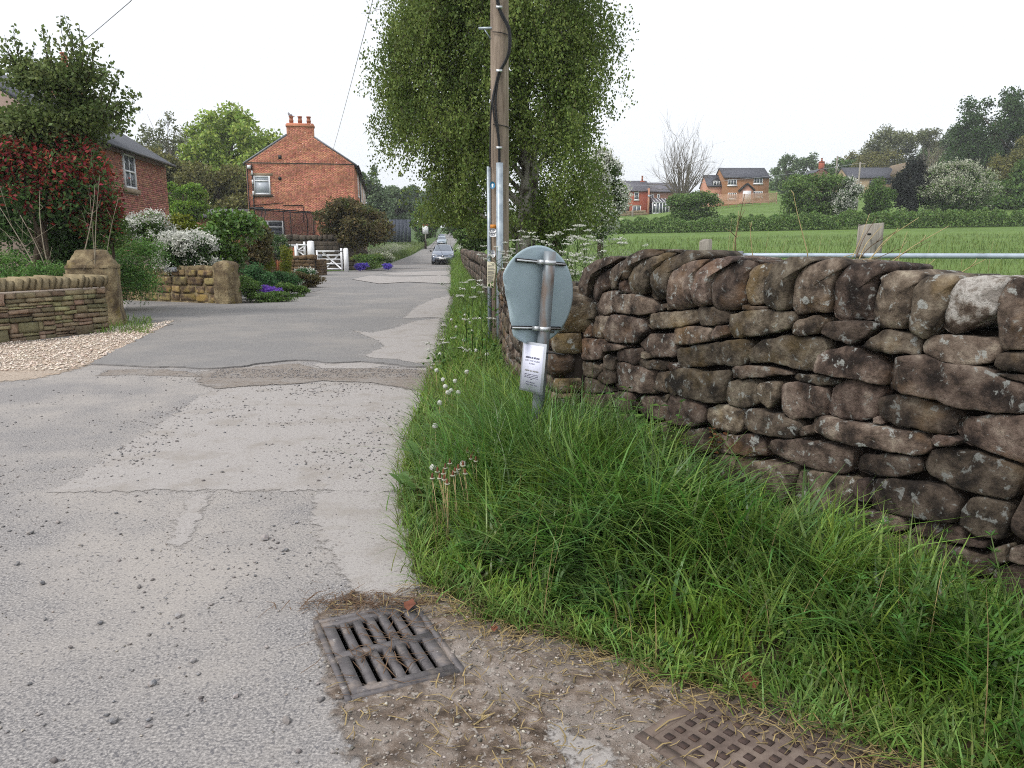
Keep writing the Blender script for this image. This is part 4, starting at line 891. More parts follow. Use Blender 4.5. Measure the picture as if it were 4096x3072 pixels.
# ---- far houses on the hillside
def far_house(name, label, p0, p1, depth, eave, ridge, wall_m, roof_m, base_drop=2.0, over=.3, stretch_gable=None):
    """front from p0 (left) to p1 (right), ridge parallel to the front"""
    p0 = np.array(p0, float); p1 = np.array(p1, float); L = np.linalg.norm(p1[:2] - p0[:2]); d = (p1[:2] - p0[:2]) / L; n_ = np.array([d[1], -d[0]])
    r = empty(name, (p0[0], p0[1], p0[2]), label, 'house'); slope = (p1[2] - p0[2]) / L
    f = frame((p0[0], p0[1], p0[2]), d, n_)
    V = np.array([[0, 0, -base_drop], [L, 0, -base_drop], [L, -depth, -base_drop], [0, -depth, -base_drop], [0, 0, eave], [L, 0, eave], [L, -depth, eave], [0, -depth, eave], [0, -depth / 2, ridge], [L, -depth / 2, ridge]], float)
    MB().add(f(V), [[0, 1, 5, 4], [1, 2, 6, 9, 5], [2, 3, 7, 6], [3, 0, 4, 8, 7], [4, 5, 9, 8], [6, 7, 8, 9]]).build('wall', wall_m, r)
    for ya, yb in ((over, -depth / 2), (-depth - over, -depth / 2)):
        k = (ridge - eave) / (depth / 2); ze = eave - over * k + .02
        MB().hexa(f(np.array([[-.15, ya, ze], [L + .15, ya, ze], [L + .15, yb, ridge + .02], [-.15, yb, ridge + .02], [-.15, ya, ze + .16], [L + .15, ya, ze + .16], [L + .15, yb, ridge + .18], [-.15, yb, ridge + .18]]))).build('roof', roof_m, r)
    return r, f, L
def zP(px, py, Y): return A(px, py, Y)[2]
q6 = lambda u, v: ((2350 + u * .463) / 4, (400 + v * .463) / 4)        # measured on the hillside
def ground_at(u, v, Y): return A(*q6(u, v), Y)
Yh = 165
a = ground_at(120, 1000, Yh); b = ground_at(525, 985, Yh)
b1, f1, L1 = far_house('red_brick_villa', 'red brick house with bay window and arched porch on the far hillside', a, b, 8.5, zP(*q6(400, 785), Yh) - a[2], zP(*q6(400, 728), Yh) - a[2] + .9, m_brickfar, m_slate_pale)
def on(f, p0, u, v, Y=Yh):
    p = A(*q6(u, v), Y); return p
def fw(root, f, L, p0, p1, u0, u1, v0, v1, style, bar=.11, sill=True, lint=True, glass=m_glass, sm=m_white, dep=.06):
    A0 = A(*q6(u0, v1), Yh); A1 = A(*q6(u1, v0), Yh)
    d = (np.array(p1[:2]) - np.array(p0[:2])); d = d / np.linalg.norm(d)
    x0, x1 = (A0[:2] - np.array(p0[:2])) @ d, (A1[:2] - np.array(p0[:2])) @ d; z0, z1 = A0[2] - p0[2], A1[2] - p0[2]
    o = window(root, f, x0, z0, x1 - x0, z1 - z0, style=style, bar=bar, depth=dep, glass=glass)
    if sill: slab(root, f, x0 - .12, x1 + .12, z0 - .18, z0 - .005, 'sill', sm, y1=.14)
    if lint: slab(root, f, x0 - .12, x1 + .12, z1 + .005, z1 + .2, 'lintel', m_sill, y1=.03)
fw(b1, f1, L1, a, b, 318, 345, 803, 870, 'sash'); fw(b1, f1, L1, a, b, 403, 445, 797, 862, 'sash'); fw(b1, f1, L1, a, b, 200, 240, 805, 868, 'sash'); fw(b1, f1, L1, a, b, 388, 460, 915, 985, '2')
# bay window
d1 = (b[:2] - a[:2]) / np.linalg.norm(b[:2] - a[:2]); xb0 = (A(*q6(168, 990), Yh)[:2] - a[:2]) @ d1; xb1 = (A(*q6(288, 990), Yh)[:2] - a[:2]) @ d1; zb0, zb1 = .35, zP(*q6(230, 912), Yh) - a[2]
MB().prism([(xb0, 0), (xb0 + .7, 1.1), (xb1 - .7, 1.1), (xb1, 0)], -.8, .5, f1).build('bay_base', m_white, b1)
o = MB().prism([(xb0 - .12, 0), (xb0 + .65, 1.25), (xb1 - .65, 1.25), (xb1 + .12, 0)], zb1, zb1 + .25, f1).add(f1(np.array([[xb0 - .12, 0, zb1 + .25], [xb0 + .65, 1.25, zb1 + .25], [xb1 - .65, 1.25, zb1 + .25], [xb1 + .12, 0, zb1 + .25], [xb0 + .3, 0, zb1 + 1.1], [xb1 - .3, 0, zb1 + 1.1]])), [[0, 1, 4], [1, 2, 5, 4], [2, 3, 5]]).build('bay_roof', m_slate_pale, b1)
bay = MB().prism([(xb0 + .06, 0), (xb0 + .72, 1.02), (xb1 - .72, 1.02), (xb1 - .06, 0)], .5, zb1, f1).build('bay_window', m_glass, b1)
for (x_, y_) in ((xb0 + .03, .05), (xb0 + .71, 1.06), ((xb0 + xb1) / 2, 1.06), (xb1 - .71, 1.06), (xb1 - .03, .05)): MB().box((x_ - .09, y_ - .09, .5), (x_ + .09, y_ + .05, zb1), f1).build('bay_post', m_white, bay)
MB().box((xb0 + .7, 1.0, (zb1 + .5) / 2), (xb1 - .7, 1.09, (zb1 + .5) / 2 + .1), f1).build('bay_rail', m_white, bay)
xp = (A(*q6(335, 990), Yh)[:2] - a[:2]) @ d1
arch = [(xp - .6, 0), (xp + .6, 0), (xp + .6, 2.0)] + [(xp + .6 * math.cos(t), 2.0 + .5 * math.sin(t)) for t in np.linspace(.3, 2.84, 8)] + [(xp - .6, 2.0)]
P = np.array([[x, .03, z] for x, z in arch] + [[x, .06, z] for x, z in arch]); na = len(arch)
MB().add(f1(P), [list(range(na)), list(range(na, 2 * na))] + [[i, (i + 1) % na, na + (i + 1) % na, na + i] for i in range(na)]).build('door_arch', m_black, b1)
MB().box((xp - .42, .06, -.2), (xp + .42, .10, 1.95), f1).build('door', m_sill_dark, b1)
MB().box((xp - .95, .0, -.5), (xp - .7, .35, 2.4), f1).build('porch_post', m_bricksalmon, b1)
chx = L1 - .5; chimney(b1, f1, chx - .75, chx + .15, -4.7, -3.8, 6.4, zP(*q6(508, 685), Yh) - a[2], m_brickfar, (chx - .3,), ph=1.1, pr=.2)
slab(b1, f1, L1 - .25, L1 + .02, -1, zP(*q6(515, 790), Yh) - a[2] + .6, 'party_wall', m_bricksalmon, y0=-8.3, y1=.9)
MB().tube(f1(np.array([[L1 - .1, .95, 4.1], [L1 - .1, 1.02, 4.15]])), .32, 12).build('satellite_dish', m_galv, b1)
a2 = ground_at(526, 988, Yh + 1.2); bb2 = ground_at(800, 978, Yh + 2.5)
b2, f2, L2 = far_house('brown_brick_cottage', 'brown brick house with narrow white windows and glazed porch on the hillside', a2, bb2, 7.5, zP(*q6(600, 788), Yh + 1) - a2[2], zP(*q6(600, 748), Yh + 1) - a2[2] + 1.0, m_brickfar_dk, m_slate_pale)
for u0, u1, v0, v1 in ((565, 590, 812, 880), (623, 647, 810, 876)): fw(b2, f2, L2, a2, bb2, u0, u1, v0, v1, 'sash')
xc1 = L2 * .52
co = MB().box((.1, 0, .1), (xc1, 2.2, 2.3), f2).build('conservatory', m_glass, b2)
for x_ in np.linspace(.1, xc1, 6): MB().box((x_ - .08, 2.15, .1), (x_ + .08, 2.28, 2.3), f2).build('conservatory_post', m_white, co)
for z_ in (.05, 2.25): MB().box((0, 2.14, z_), (xc1 + .1, 2.27, z_ + .18), f2).build('conservatory_rail', m_white, co)
MB().hexa(f2(np.array([[0, 2.3, 2.43], [xc1 + .1, 2.3, 2.43], [xc1 + .1, 0, 3.3], [0, 0, 3.3], [0, 2.3, 2.5], [xc1 + .1, 2.3, 2.5], [xc1 + .1, 0, 3.4], [0, 0, 3.4]]))).build('conservatory_roof', m_slate_pale, co)
for x_ in np.linspace(.5, xc1 - .2, 5): MB().tube(f2(np.array([[x_, 2.3, 2.55], [x_, 0, 3.45]])), .07, 5).build('roof_bar', m_white, co)
# new house
a3 = ground_at(1170, 870, Yh); b3_ = ground_at(1560, 850, Yh)
b3, f3, L3 = far_house('new_brick_house', 'new orange brown brick house with gabled porch behind a timber fence on the hill', a3, b3_, 8.0, zP(*q6(1400, 668), Yh) - a3[2], zP(*q6(1400, 615), Yh) - a3[2] + .9, m_brickbrown, m_slate, over=.35)
for u0, u1, v0, v1 in ((1210, 1291, 686, 737), (1434, 1516, 670, 722)): fw(b3, f3, L3, a3, b3_, u0, u1, v0, v1, '3', bar=.14, lint=False)
for u0, u1, v0, v1 in ((1210, 1290, 802, 855), (1432, 1512, 788, 838)): fw(b3, f3, L3, a3, b3_, u0, u1, v0, v1, '4', bar=.14, lint=False)
d3 = (b3_[:2] - a3[:2]) / np.linalg.norm(b3_[:2] - a3[:2]); X3 = lambda u: (A(*q6(u, 850), Yh)[:2] - a3[:2]) @ d3; Z3 = lambda v: zP(*q6(1362, v), Yh) - a3[2]
MB().add(f3(np.array([[X3(1310), .01, -.5], [X3(1415), .01, -.5], [X3(1415), .01, Z3(785)], [X3(1362), .01, Z3(735)], [X3(1310), .01, Z3(785)], [X3(1310), 1.2, -.5], [X3(1415), 1.2, -.5], [X3(1415), 1.2, Z3(785)], [X3(1362), 1.2, Z3(735)], [X3(1310), 1.2, Z3(785)]])), [[5, 6, 7, 8, 9], [0, 5, 9, 4], [1, 2, 7, 6], [2, 3, 8, 7], [3, 4, 9, 8]]).build('porch', m_bricksalmon, b3)
for s in (0, 1):
    xa, xb = (X3(1297), X3(1362)) if s == 0 else (X3(1428), X3(1362)); za, zb2 = Z3(788), Z3(730)
    MB().hexa(f3(np.array([[xa, -.2, za], [xb, -.2, zb2], [xb, 1.5, zb2], [xa, 1.5, za], [xa, -.2, za + .22], [xb, -.2, zb2 + .25], [xb, 1.5, zb2 + .25], [xa, 1.5, za + .22]]))).build('porch_roof', m_black, b3)
dr3 = slab(b3, f3, X3(1325), X3(1395), -.4, Z3(785) - .05, 'door', m_white, y0=1.2, y1=1.28)
a4 = ground_at(1030, 878, Yh + 1.5); b4 = ground_at(1172, 872, Yh + 1.5)
b4r, f4, L4 = far_house('new_house_wing', 'lower wing with dormer window joined to the new brick house', a4, b4, 6.5, zP(*q6(1100, 740), Yh + 1.5) - a4[2], zP(*q6(1100, 672), Yh + 1.5) - a4[2] + .7, m_bricksalmon, m_slate)
X4 = lambda u: (A(*q6(u, 850), Yh + 1.5)[:2] - a4[:2]) @ ((b4[:2] - a4[:2]) / L4); Z4 = lambda v: zP(*q6(1100, v), Yh + 1.5) - a4[2]
MB().add(f4(np.array([[X4(1076), .05, Z4(750)], [X4(1140), .05, Z4(750)], [X4(1140), .05, Z4(697)], [X4(1108), .05, Z4(672)], [X4(1076), .05, Z4(697)], [X4(1076), -2.5, Z4(750)], [X4(1140), -2.5, Z4(750)], [X4(1140), -2.5, Z4(697)], [X4(1108), -2.5, Z4(672)], [X4(1076), -2.5, Z4(697)]])), [[0, 1, 2, 3, 4], [0, 4, 9, 5], [1, 6, 7, 2], [2, 7, 8, 3], [3, 8, 9, 4]]).build('dormer', m_black, b4r)
window(b4r, f4, X4(1081), Z4(745), X4(1133) - X4(1081), Z4(699) - Z4(745), y=.06, style='2', bar=.13); window(b4r, f4, X4(1072), Z4(855), X4(1134) - X4(1072), Z4(812) - Z4(855), style='3', bar=.13)
m_newtimber = M('new_pale_timber', [(.55, .32, .22), (.62, .38, .27)], scale=3, rough=.8)
fe = empty('timber_slat_fence', ground_at(1370, 900, 158), 'pale new timber slat fence in front of the new brick house', 'fence')
fa = ground_at(1080, 905, 158); fb = ground_at(1632, 885, 158); Lf = np.linalg.norm(fb[:2] - fa[:2]); df = (fb[:2] - fa[:2]) / Lf
slope = (fb[2] - fa[2]) / Lf
frf0 = frame((fa[0], fa[1], fa[2]), df, (df[1], -df[0])); frf = lambda P: frf0(P) + np.stack([0 * P[:, 0], 0 * P[:, 0], P[:, 0] * slope], 1)
hgt = zP(*q6(1600, 800), 158) - fb[2]
for k in range(11):
    z_ = hgt * k / 11; MB().box((0, 0, z_ + .03), (Lf, .04, z_ + hgt / 11 * .78), frf).build('slat', m_newtimber, fe)
for x_ in np.linspace(0, Lf, 9): MB().box((x_ - .06, -.1, -1), (x_ + .06, 0, hgt + .06), frf).build('post', m_newtimber, fe)
# chimneyed cottage gable and stone barn
q7 = lambda u, v: ((3072 + u * .463) / 4, (300 + v * .463) / 4)
Yb = 172
c0 = A(*q7(395, 870), 185); c1 = A(*q7(530, 870), 185)
cg = empty('stone_cottage', c0, 'stone cottage gable with red chimney half hidden by bushes on the hill', 'house')
frc = frame((c0[0], c0[1], c0[2]), (1, 0), (0, -1)); Lc = c1[0] - c0[0]; za = zP(*q7(460, 808), 185) - c0[2]; ze = zP(*q7(395, 848), 185) - c0[2]
V = np.array([[0, 0, -5], [Lc, 0, -5], [Lc, 0, ze], [Lc / 2, 0, za], [0, 0, ze], [0, -9, -5], [Lc, -9, -5], [Lc, -9, ze], [Lc / 2, -9, za], [0, -9, ze]], float)
MB().add(frc(V), [[0, 1, 2, 3, 4], [9, 8, 7, 6, 5], [0, 4, 9, 5], [1, 6, 7, 2]]).build('wall', m_brickfar_dk, cg)
MB().add(frc(np.array([[-.2, .1, ze - .1], [Lc / 2, .1, za + .1], [Lc + .2, .1, ze - .1], [-.2, -9, ze - .1], [Lc / 2, -9, za + .1], [Lc + .2, -9, ze - .1]])), [[0, 1, 4, 3], [1, 2, 5, 4]]).build('roof', m_slate, cg)
chimney(cg, frc, Lc / 2 - .55, Lc / 2 + .55, -.9, -.05, za - .8, zP(*q7(460, 745), 185) - c0[2], m_brickfar, (Lc / 2,), ph=.8, pr=.2)
p0 = A(*q7(690, 960), Yb); p1 = A(*q7(1115, 975), Yb); p1[2] = p0[2] = zP(*q7(900, 1010), Yb)
bn, fbn, Lbn = far_house('stone_barn', 'long buff stone barn with grey slate roof among hillside bushes', p0, p1, 8, zP(*q7(960, 886), Yb) - p0[2], zP(*q7(900, 815), Yb) - p0[2] + .6, m_barn, m_slate)
d5 = (p1[:2] - p0[:2]) / Lbn; X5 = lambda u: (A(*q7(u, 930), Yb)[:2] - p0[:2]) @ d5; Z5 = lambda v: zP(*q7(960, v), Yb) - p0[2]
window(bn, fbn, X5(1008), Z5(942), X5(1068) - X5(1008), Z5(897) - Z5(942), style='3', frame_m=m_slate, bar=.12); window(bn, fbn, X5(876), Z5(950), X5(933) - X5(876), Z5(908) - Z5(950), style='3', frame_m=m_slate, bar=.12)
pb = A(*q7(1115, 975), Yb - 3); fx = frame((pb[0], pb[1], p0[2]), (1, 0), (0, -1)); wB = A(*q7(1330, 900), Yb - 3)[0] - pb[0]; zt_ = zP(*q7(1245, 742), Yb - 3) - p0[2]; ze_ = zP(*q7(1115, 850), Yb - 3) - p0[2]
V = np.array([[0, 0, -3], [wB, 0, -3], [wB, 0, ze_], [wB * .6, 0, zt_], [0, 0, ze_], [0, -10, -3], [wB, -10, -3], [wB, -10, ze_], [wB * .6, -10, zt_], [0, -10, ze_]], float)
MB().add(fx(V), [[0, 1, 2, 3, 4], [0, 4, 9, 5], [1, 6, 7, 2], [5, 6, 7, 8, 9], [2, 3, 8, 7], [3, 4, 9, 8]]).build('gable_wall', m_barn, bn)
for xa, xb in ((-.2, wB * .6), (wB + .2, wB * .6)): MB().hexa(fx(np.array([[xa, .1, ze_ - .1], [xb, .1, zt_ + .05], [xb, .35, zt_ + .05], [xa, .35, ze_ - .1], [xa, .1, ze_ + .25], [xb, .1, zt_ + .35], [xb, .35, zt_ + .35], [xa, .35, ze_ + .25]]))).build('coping', m_sill, bn)
# boundary wall in front of the far houses
fwall = empty('low_boundary_wall', ground_at(300, 1010, 150), 'low grey stone wall with posts in front of the red brick house', 'garden wall')
wa = ground_at(40, 1015, 152); wb = ground_at(500, 992, 156)
pool_far = unit_stones(4, 77, .2, m_barn)
dW = wb[:2] - wa[:2]; LW = np.linalg.norm(dW); frW = frame((wa[0], wa[1], wa[2]), dW / LW, (dW[1] / LW, -dW[0] / LW)); anW = math.atan2(dW[1], dW[0])
for row in range(2):
    x = -.3 * row
    while x < LW:
        w = random.uniform(.7, 1.2); zz = (wb[2] - wa[2]) * max(0, x) / LW; put(random.choice(pool_far), 'stone', frW, (x + w / 2, 0, zz + .25 + .45 * row), (w, .4, .48), fwall, ang=anW); x += w
for u in (50, 130, 388):
    p = ground_at(u, 990, 154); MB().box((p[0] - .15, p[1] - .15, p[2] - 1), (p[0] + .15, p[1] + .15, p[2] + .9)).build('gate_post', m_greywood, fwall)

# ================================================================== THINGS BY THE ROAD
def text_mesh(txt, size, mat, fr, x, z, y, align='CENTER'):
    cu = bpy.data.curves.new('lettering', 'FONT'); cu.body = txt; cu.size = size; cu.align_x = align; cu.extrude = 0.0
    o = bpy.data.objects.new('lettering', cu); COL.objects.link(o); bpy.context.view_layer.update()
    me = bpy.data.meshes.new_from_object(o.evaluated_get(bpy.context.evaluated_depsgraph_get())); bpy.data.objects.remove(o)
    n = len(me.vertices); c = np.zeros(n * 3, np.float32); me.vertices.foreach_get('co', c); c = c.reshape(-1, 3)
    P = np.stack([c[:, 0] + x, np.full(n, y), c[:, 1] + z], 1); me.vertices.foreach_set('co', fr(P).astype(np.float32).ravel()); me.update()
    me.materials.clear(); me.materials.append(mat); return me
def lettering(txt, size, mat, fr, x, z, y, parent, align='CENTER'): return link(bpy.data.objects.new('lettering', text_mesh(txt, size, mat, fr, x, z, y, align)), parent)
def frame3(o, X, Y, Z):
    o, X, Y, Z = (np.asarray(v, float) for v in (o, X, Y, Z)); return lambda P: o + P[:, :1] * X + P[:, 1:2] * Y + P[:, 2:3] * Z
def disc_poly(cx, cz, r, n=20, rz=None): return [(cx + r * math.cos(t), cz + (rz or r) * math.sin(t)) for t in np.linspace(0, 2 * math.pi, n, endpoint=False)]
def plate(parent, fr, poly, y0, y1, nm, mat):     # polygon in x,z pushed through y
    n = len(poly); P = np.array([[x, y0, z] for x, z in poly] + [[x, y1, z] for x, z in poly]); m = MB()
    m.add(fr(P), [list(range(n)), list(range(n, 2 * n))[::-1]] + [[i, (i + 1) % n, n + (i + 1) % n, n + i] for i in range(n)]); return m.build(nm, mat, parent)

# ---- round road sign seen from behind, on a rusting post
SC = A(537.5, 295.6, 4.66); lean = R(4.0); psi = R(40)
X_ = np.array([math.cos(psi), math.sin(psi), 0]); Y_ = np.array([math.sin(psi), -math.cos(psi), 0]); Zup = np.array([0, 0, 1.])
lx = np.array([math.sin(lean), 0, math.cos(lean)]); Xs = X_ * math.cos(lean * 1.2) - Zup * math.sin(lean * 1.2)
frsg = frame3(SC, Xs, Y_, lx)
base = SC + lx * (-(SC[2] + .12) / lx[2]) + Y_ * .05
sg = empty('road_sign', (base[0], base[1], 0), 'blank grey back of a bent round road sign on a rusty post', 'road sign')
Rr = .305; n = 64; chord_a = np.array([-.285 / .290 * Rr * 1.0, .145]); chord_b = np.array([-.165 / .290 * Rr, -.247])
cd = (chord_b - chord_a) / np.linalg.norm(chord_b - chord_a); cn = np.array([cd[1], -cd[0]])
if cn[0] > 0: cn = -cn
rings = [0, .25, .5, .7, .85, .95, 1.0]; V = [[0, 0, 0]]
for r in rings[1:]:
    for k in range(n):
        t = 2 * math.pi * k / n; V.append([Rr * r * math.cos(t), 0, Rr * r * math.sin(t)])
V = np.array(V)
for v in V:
    q = np.array([v[0], v[2]]); dd = (q - chord_a) @ cn
    if dd > 0:
        q2 = q - cn * dd * 1.7; v[0], v[2] = q2; v[1] = -dd * .55 - .003
    v[1] += .004 * math.sin(v[0] * 9) * math.cos(v[2] * 7)
F = [[0, 1 + k, 1 + (k + 1) % n] for k in range(n)]
for i in range(len(rings) - 2):
    for k in range(n): F.append([1 + i * n + k, 1 + (i + 1) * n + k, 1 + (i + 1) * n + (k + 1) % n, 1 + i * n + (k + 1) % n])
nv = len(V); V2 = V.copy(); V2[:, 1] -= .004; F2 = [[i + nv for i in f[::-1]] for f in F]; last = 1 + (len(rings) - 2) * n
F3 = [[last + k, nv + last + k, nv + last + (k + 1) % n, last + (k + 1) % n] for k in range(n)]
link(bpy.data.objects.new('sign_plate', np_mesh('sign_plate', frsg(np.concatenate([V, V2])), F + F2 + F3, m_signback, True)), sg)
for z_ in (.205, -.20):
    MB().box((-.20, .002, z_ - .011), (.205, .018, z_ + .011), frsg).build('channel_rail', m_black, sg)
    MB().box((-.20, .018, z_ - .006), (.205, .021, z_ + .004), frsg).build('rail_lip', m_steel, sg)
pp = lambda h: SC + Y_ * .058 + lx * h + Xs * (.024 - .02 * (0.3 - h) * 0)
MB().tube([pp(.272), pp(.1), pp(-.1), pp(-.5), pp(-(SC[2] + .1) / lx[2])], .038, 18).build('post', m_rustpost, sg, True)
for z_ in (.205, -.20):
    MB().tube([pp(z_ - .013), pp(z_ + .013)], .0415, 18).build('band_clamp', m_steel, sg, True)
    MB().box((-.045, .02, z_ - .014), (-.012, .062, z_ + .012), frsg).build('clamp_bolt', m_steel, sg)
mk = MB().box((.085, .001, -.232), (.165, .003, -.217), frsg).build('maker_label', m_inkpale, sg)
lettering('ITA', .014, m_white, frsg, .10, -.2305, .0045, mk)
# laminated notice tied to the post
npsi = R(-52); NX = np.array([math.cos(npsi), math.sin(npsi), 0]); NY = np.array([math.sin(npsi), -math.cos(npsi), 0]); NY = NY if NY[1] < 0 else -NY
nc = A(533, 367.5, 4.56); nl = R(4.5); NZ = np.array([math.sin(nl), 0, math.cos(nl)]); frn = frame3(nc, NX, NY, NZ)
nt_ = empty('laminated_notice', nc, 'white laminated paper notice tied to the rusty post in the grass', 'notice')
MB().box((-.112, 0, -.155), (.112, .003, .155), frn).build('sleeve', m_laminate, nt_)
pap = MB().box((-.098, .003, -.143), (.09, .0045, .138), frn).build('paper', m_paper, nt_)
def word_row(z, h, words, x0, x1, mat=m_ink):
    tot = sum(words) + .4 * (len(words) - 1); x = x0; s = (x1 - x0) / tot; m = MB()
    for w in words:
        k = max(2, int(w * 1.6))
        for q in range(k): m.box((x + s * w * q / k, .0046, z - h * random.uniform(.35, .5)), (x + s * w * (q + .72) / k, .0052, z + h * random.uniform(.3, .5)), frn)
        x += s * (w + .4)
    tag(m.build('print_line', mat, pap), kind='stuff')
word_row(.060, .013, (5, 1.6, 2, 3), -.072, .062); lettering('EVERY BANK HOLIDAY', .0135, m_ink, frn, -.004, .036, .0052, pap); lettering('MONDAY', .0135, m_ink, frn, -.006, .018, .0052, pap)
word_row(-.022, .010, (4, 2, 5), -.07, .062, m_inkpale)
for k, (z_, ww) in enumerate(((-.045, (3, 4, 3, 3)), (-.055, (2, 4, 3, 4)), (-.065, (4, 3, 4, 2)), (-.074, (2,)))): word_row(z_, .005, ww, -.07 if k < 3 else -.015, .062 if k < 3 else .01)
word_row(-.094, .006, (4, 2, 3), -.05, .035); word_row(-.108, .006, (3, 3, 3), -.05, .06)
MB().tube([nc + NX * .10 + NZ * .10, nc + NX * .14 - NY * .03 + NZ * .105, nc + NX * .22 - NY * .05 + NZ * .10], .005, 6).build('cable_tie', m_cable, nt_)

# ---- utility pole
PY = 10.35; pb_ = A(500, 300, PY); pcx = pb_[0]
up = empty('utility_pole', (pcx, PY, 0), 'weathered wooden utility pole with black cables and steel guard on the verge', 'utility pole')
MB().tube([(pcx + .0, PY, -.2), (pcx, PY, 2), (pcx + .005, PY, 5), (pcx + .01, PY, 10.3)], [.13, .122, .116, .10], 24).build('shaft', m_wood, up, True)
q4 = lambda u, v, Y=PY: A((1400 + u * .5534) / 4, v * .5534 / 4, Y)
def cable(pts, r, nm='cable', Y=PY - .15, **k):
    P = np.array([q4(u, v, Y) for u, v in pts]); t = np.linspace(0, 1, len(P)); tt = np.linspace(0, 1, len(P) * 4)
    from_ = np.stack([np.interp(tt, t, P[:, i]) for i in range(3)], 1)
    for _ in range(3): from_[1:-1] = (from_[:-2] + 2 * from_[1:-1] + from_[2:]) / 4
    return MB().tube(from_, r, 8).build(nm, m_cable, up, True)
cable([(1064, -60), (1075, 50), (1110, 120), (1150, 190), (1162, 260), (1155, 380), (1125, 450), (1085, 512), (1064, 600), (1052, 700), (1052, 800), (1064, 900), (1076, 1000), (1080, 1070), (1081, 1200)], .016)
cable([(1052, -60), (1066, 50), (1100, 125), (1140, 195), (1152, 262), (1146, 380), (1116, 450), (1078, 512), (1062, 560), (1038, 680), (1030, 760), (1040, 850), (1062, 930), (1072, 1010), (1076, 1070), (1076, 1200)], .012, Y=PY - .16)
cable([(1086, 515), (1060, 580), (1034, 680), (1020, 780), (1014, 900), (1012, 1210)], .011, Y=PY - .12)
for v in (52, 512, 1068):
    c = q4(1078, v, PY - .165); MB().box((c[0] - .04, c[1] - .015, c[2] - .014), (c[0] + .04, c[1] + .02, c[2] + .014)).build('cable_clip', m_steel, up)
for v in (255, 915):
    z_ = q4(1085, v)[2]; MB().tube([(pcx + .137 * math.cos(t), PY + .137 * math.sin(t), z_ - .02 * math.cos(t)) for t in np.linspace(-2.2, .6, 10)], .006, 5).build('strap', m_cable, up)
g0 = q4(1081, 1178, PY - .16); MB().tube([(g0[0], PY - .175, -.1), (g0[0], PY - .175, g0[2])], .047, 16).build('cable_guard', m_galv, up, True)
g1 = q4(1003, 1205, PY - .03); MB().box((g1[0] - .025, PY - .06, -.1), (g1[0] + .025, PY + .0, g1[2])).build('earth_guard', m_galv, up)
z_ = q4(975, 210)[2]; xa = q4(930, 210)[0]; st = MB().tube([(xa, PY - .05, z_ - .005), (pcx, PY - .05, z_)], .017, 8).tube([(xa + .07, PY - .05, z_ - .01), (pcx - .11, PY - .05, z_ - .13)], .008, 6); st.build('step_bracket', m_galv, up)
fpole = frame((0, PY - .14, 0), (1, 0), (0, -1))
def pole_xz(u, v):   # from the close-up of the pole foot
    p = A((1940 + u * .1929) / 4, (860 + v * .1929) / 4, PY - .14); return p[0], p[2]
x_, z_ = pole_xz(172, 240); MB().box((x_ - .04, -.02, z_ - .026), (x_ + .04, .01, z_ + .026), fpole).build('tag_plate', m_orange, up)
for (u, v, tx) in ((157, 322, 'DP'), (165, 408, '02')):
    x_, z_ = pole_xz(u, v); dd = plate(up, fpole, [(x_ - .024 + .026 * math.cos(t), z_ + .028 * math.sin(t)) for t in np.linspace(1.57, 4.71, 9)] + [(x_ + .024 + .026 * math.cos(t), z_ + .028 * math.sin(t)) for t in np.linspace(-1.57, 1.57, 9)], .0, .012, 'number_tag', m_white)
    lettering(tx, .055, m_ink, fpole, x_, z_ - .018, .0135, dd)
x_, z_ = pole_xz(164, 800); dd = plate(up, fpole, disc_poly(x_, z_, .035, 20, .052), 0, .012, 'waymark_disc', m_white)
MB().box((x_ - .003, .0122, z_ - .04), (x_ + .003, .0135, z_ + .04), fpole).build('mark_upright', m_ink, dd); MB().box((x_ - .02, .0122, z_ - .003), (x_ - .004, .0135, z_ + .003), fpole).build('mark_bar', m_ink, dd); MB().box((x_ + .004, .0122, z_ - .003), (x_ + .02, .0135, z_ + .003), fpole).build('mark_bar', m_ink, dd)
p = q4(1030, 1338, PY - .14); dd = plate(up, fpole, disc_poly(p[0], p[2], .034, 20, .046), 0, .012, 'waymark_disc', m_blue)
plate(dd, fpole, [(p[0] - .02, p[2] - .005), (p[0] - .002, p[2] + .03), (p[0] + .018, p[2] - .002), (p[0] + .008, p[2] - .002), (p[0] + .008, p[2] - .03), (p[0] - .01, p[2] - .03), (p[0] - .01, p[2] - .005)], .0122, .0138, 'arrow', m_white)
pn = empty('planning_notice', (*pole_xz(125, 1235)[:1], PY - .17, pole_xz(125, 1235)[1]), 'cream paper notice with faint printed lines pinned to the pole', 'notice')
xa, za = pole_xz(45, 962); xb, zb = pole_xz(212, 975); xc, zc = pole_xz(190, 1508); xd, zd = pole_xz(46, 1490)
frpn = frame((0, PY - .185, 0), (1, 0), (0, -1)); ns = 10; V = []
for i in range(ns + 1):
    t = i / ns; w = .012 * math.sin(t * 6.0) * (1 - t * .3)
    V += [[xa * (1 - t) + xd * t, w, za * (1 - t) + zd * t], [xb * (1 - t) + xc * t + .01 * math.sin(t * 5), w + .004 + .01 * math.sin(t * 3), zb * (1 - t) + zc * t]]
V = np.array(V); V2 = V.copy(); V2[:, 1] -= .0012; nv = len(V)
F = [[2 * i, 2 * i + 1, 2 * i + 3, 2 * i + 2] for i in range(ns)] + [[nv + 2 * i, nv + 2 * i + 2, nv + 2 * i + 3, nv + 2 * i + 1] for i in range(ns)]
pp_ = link(bpy.data.objects.new('sheet', np_mesh('sheet', frpn(np.concatenate([V, V2])), F, m_cream, True)), pn)
ml = MB()
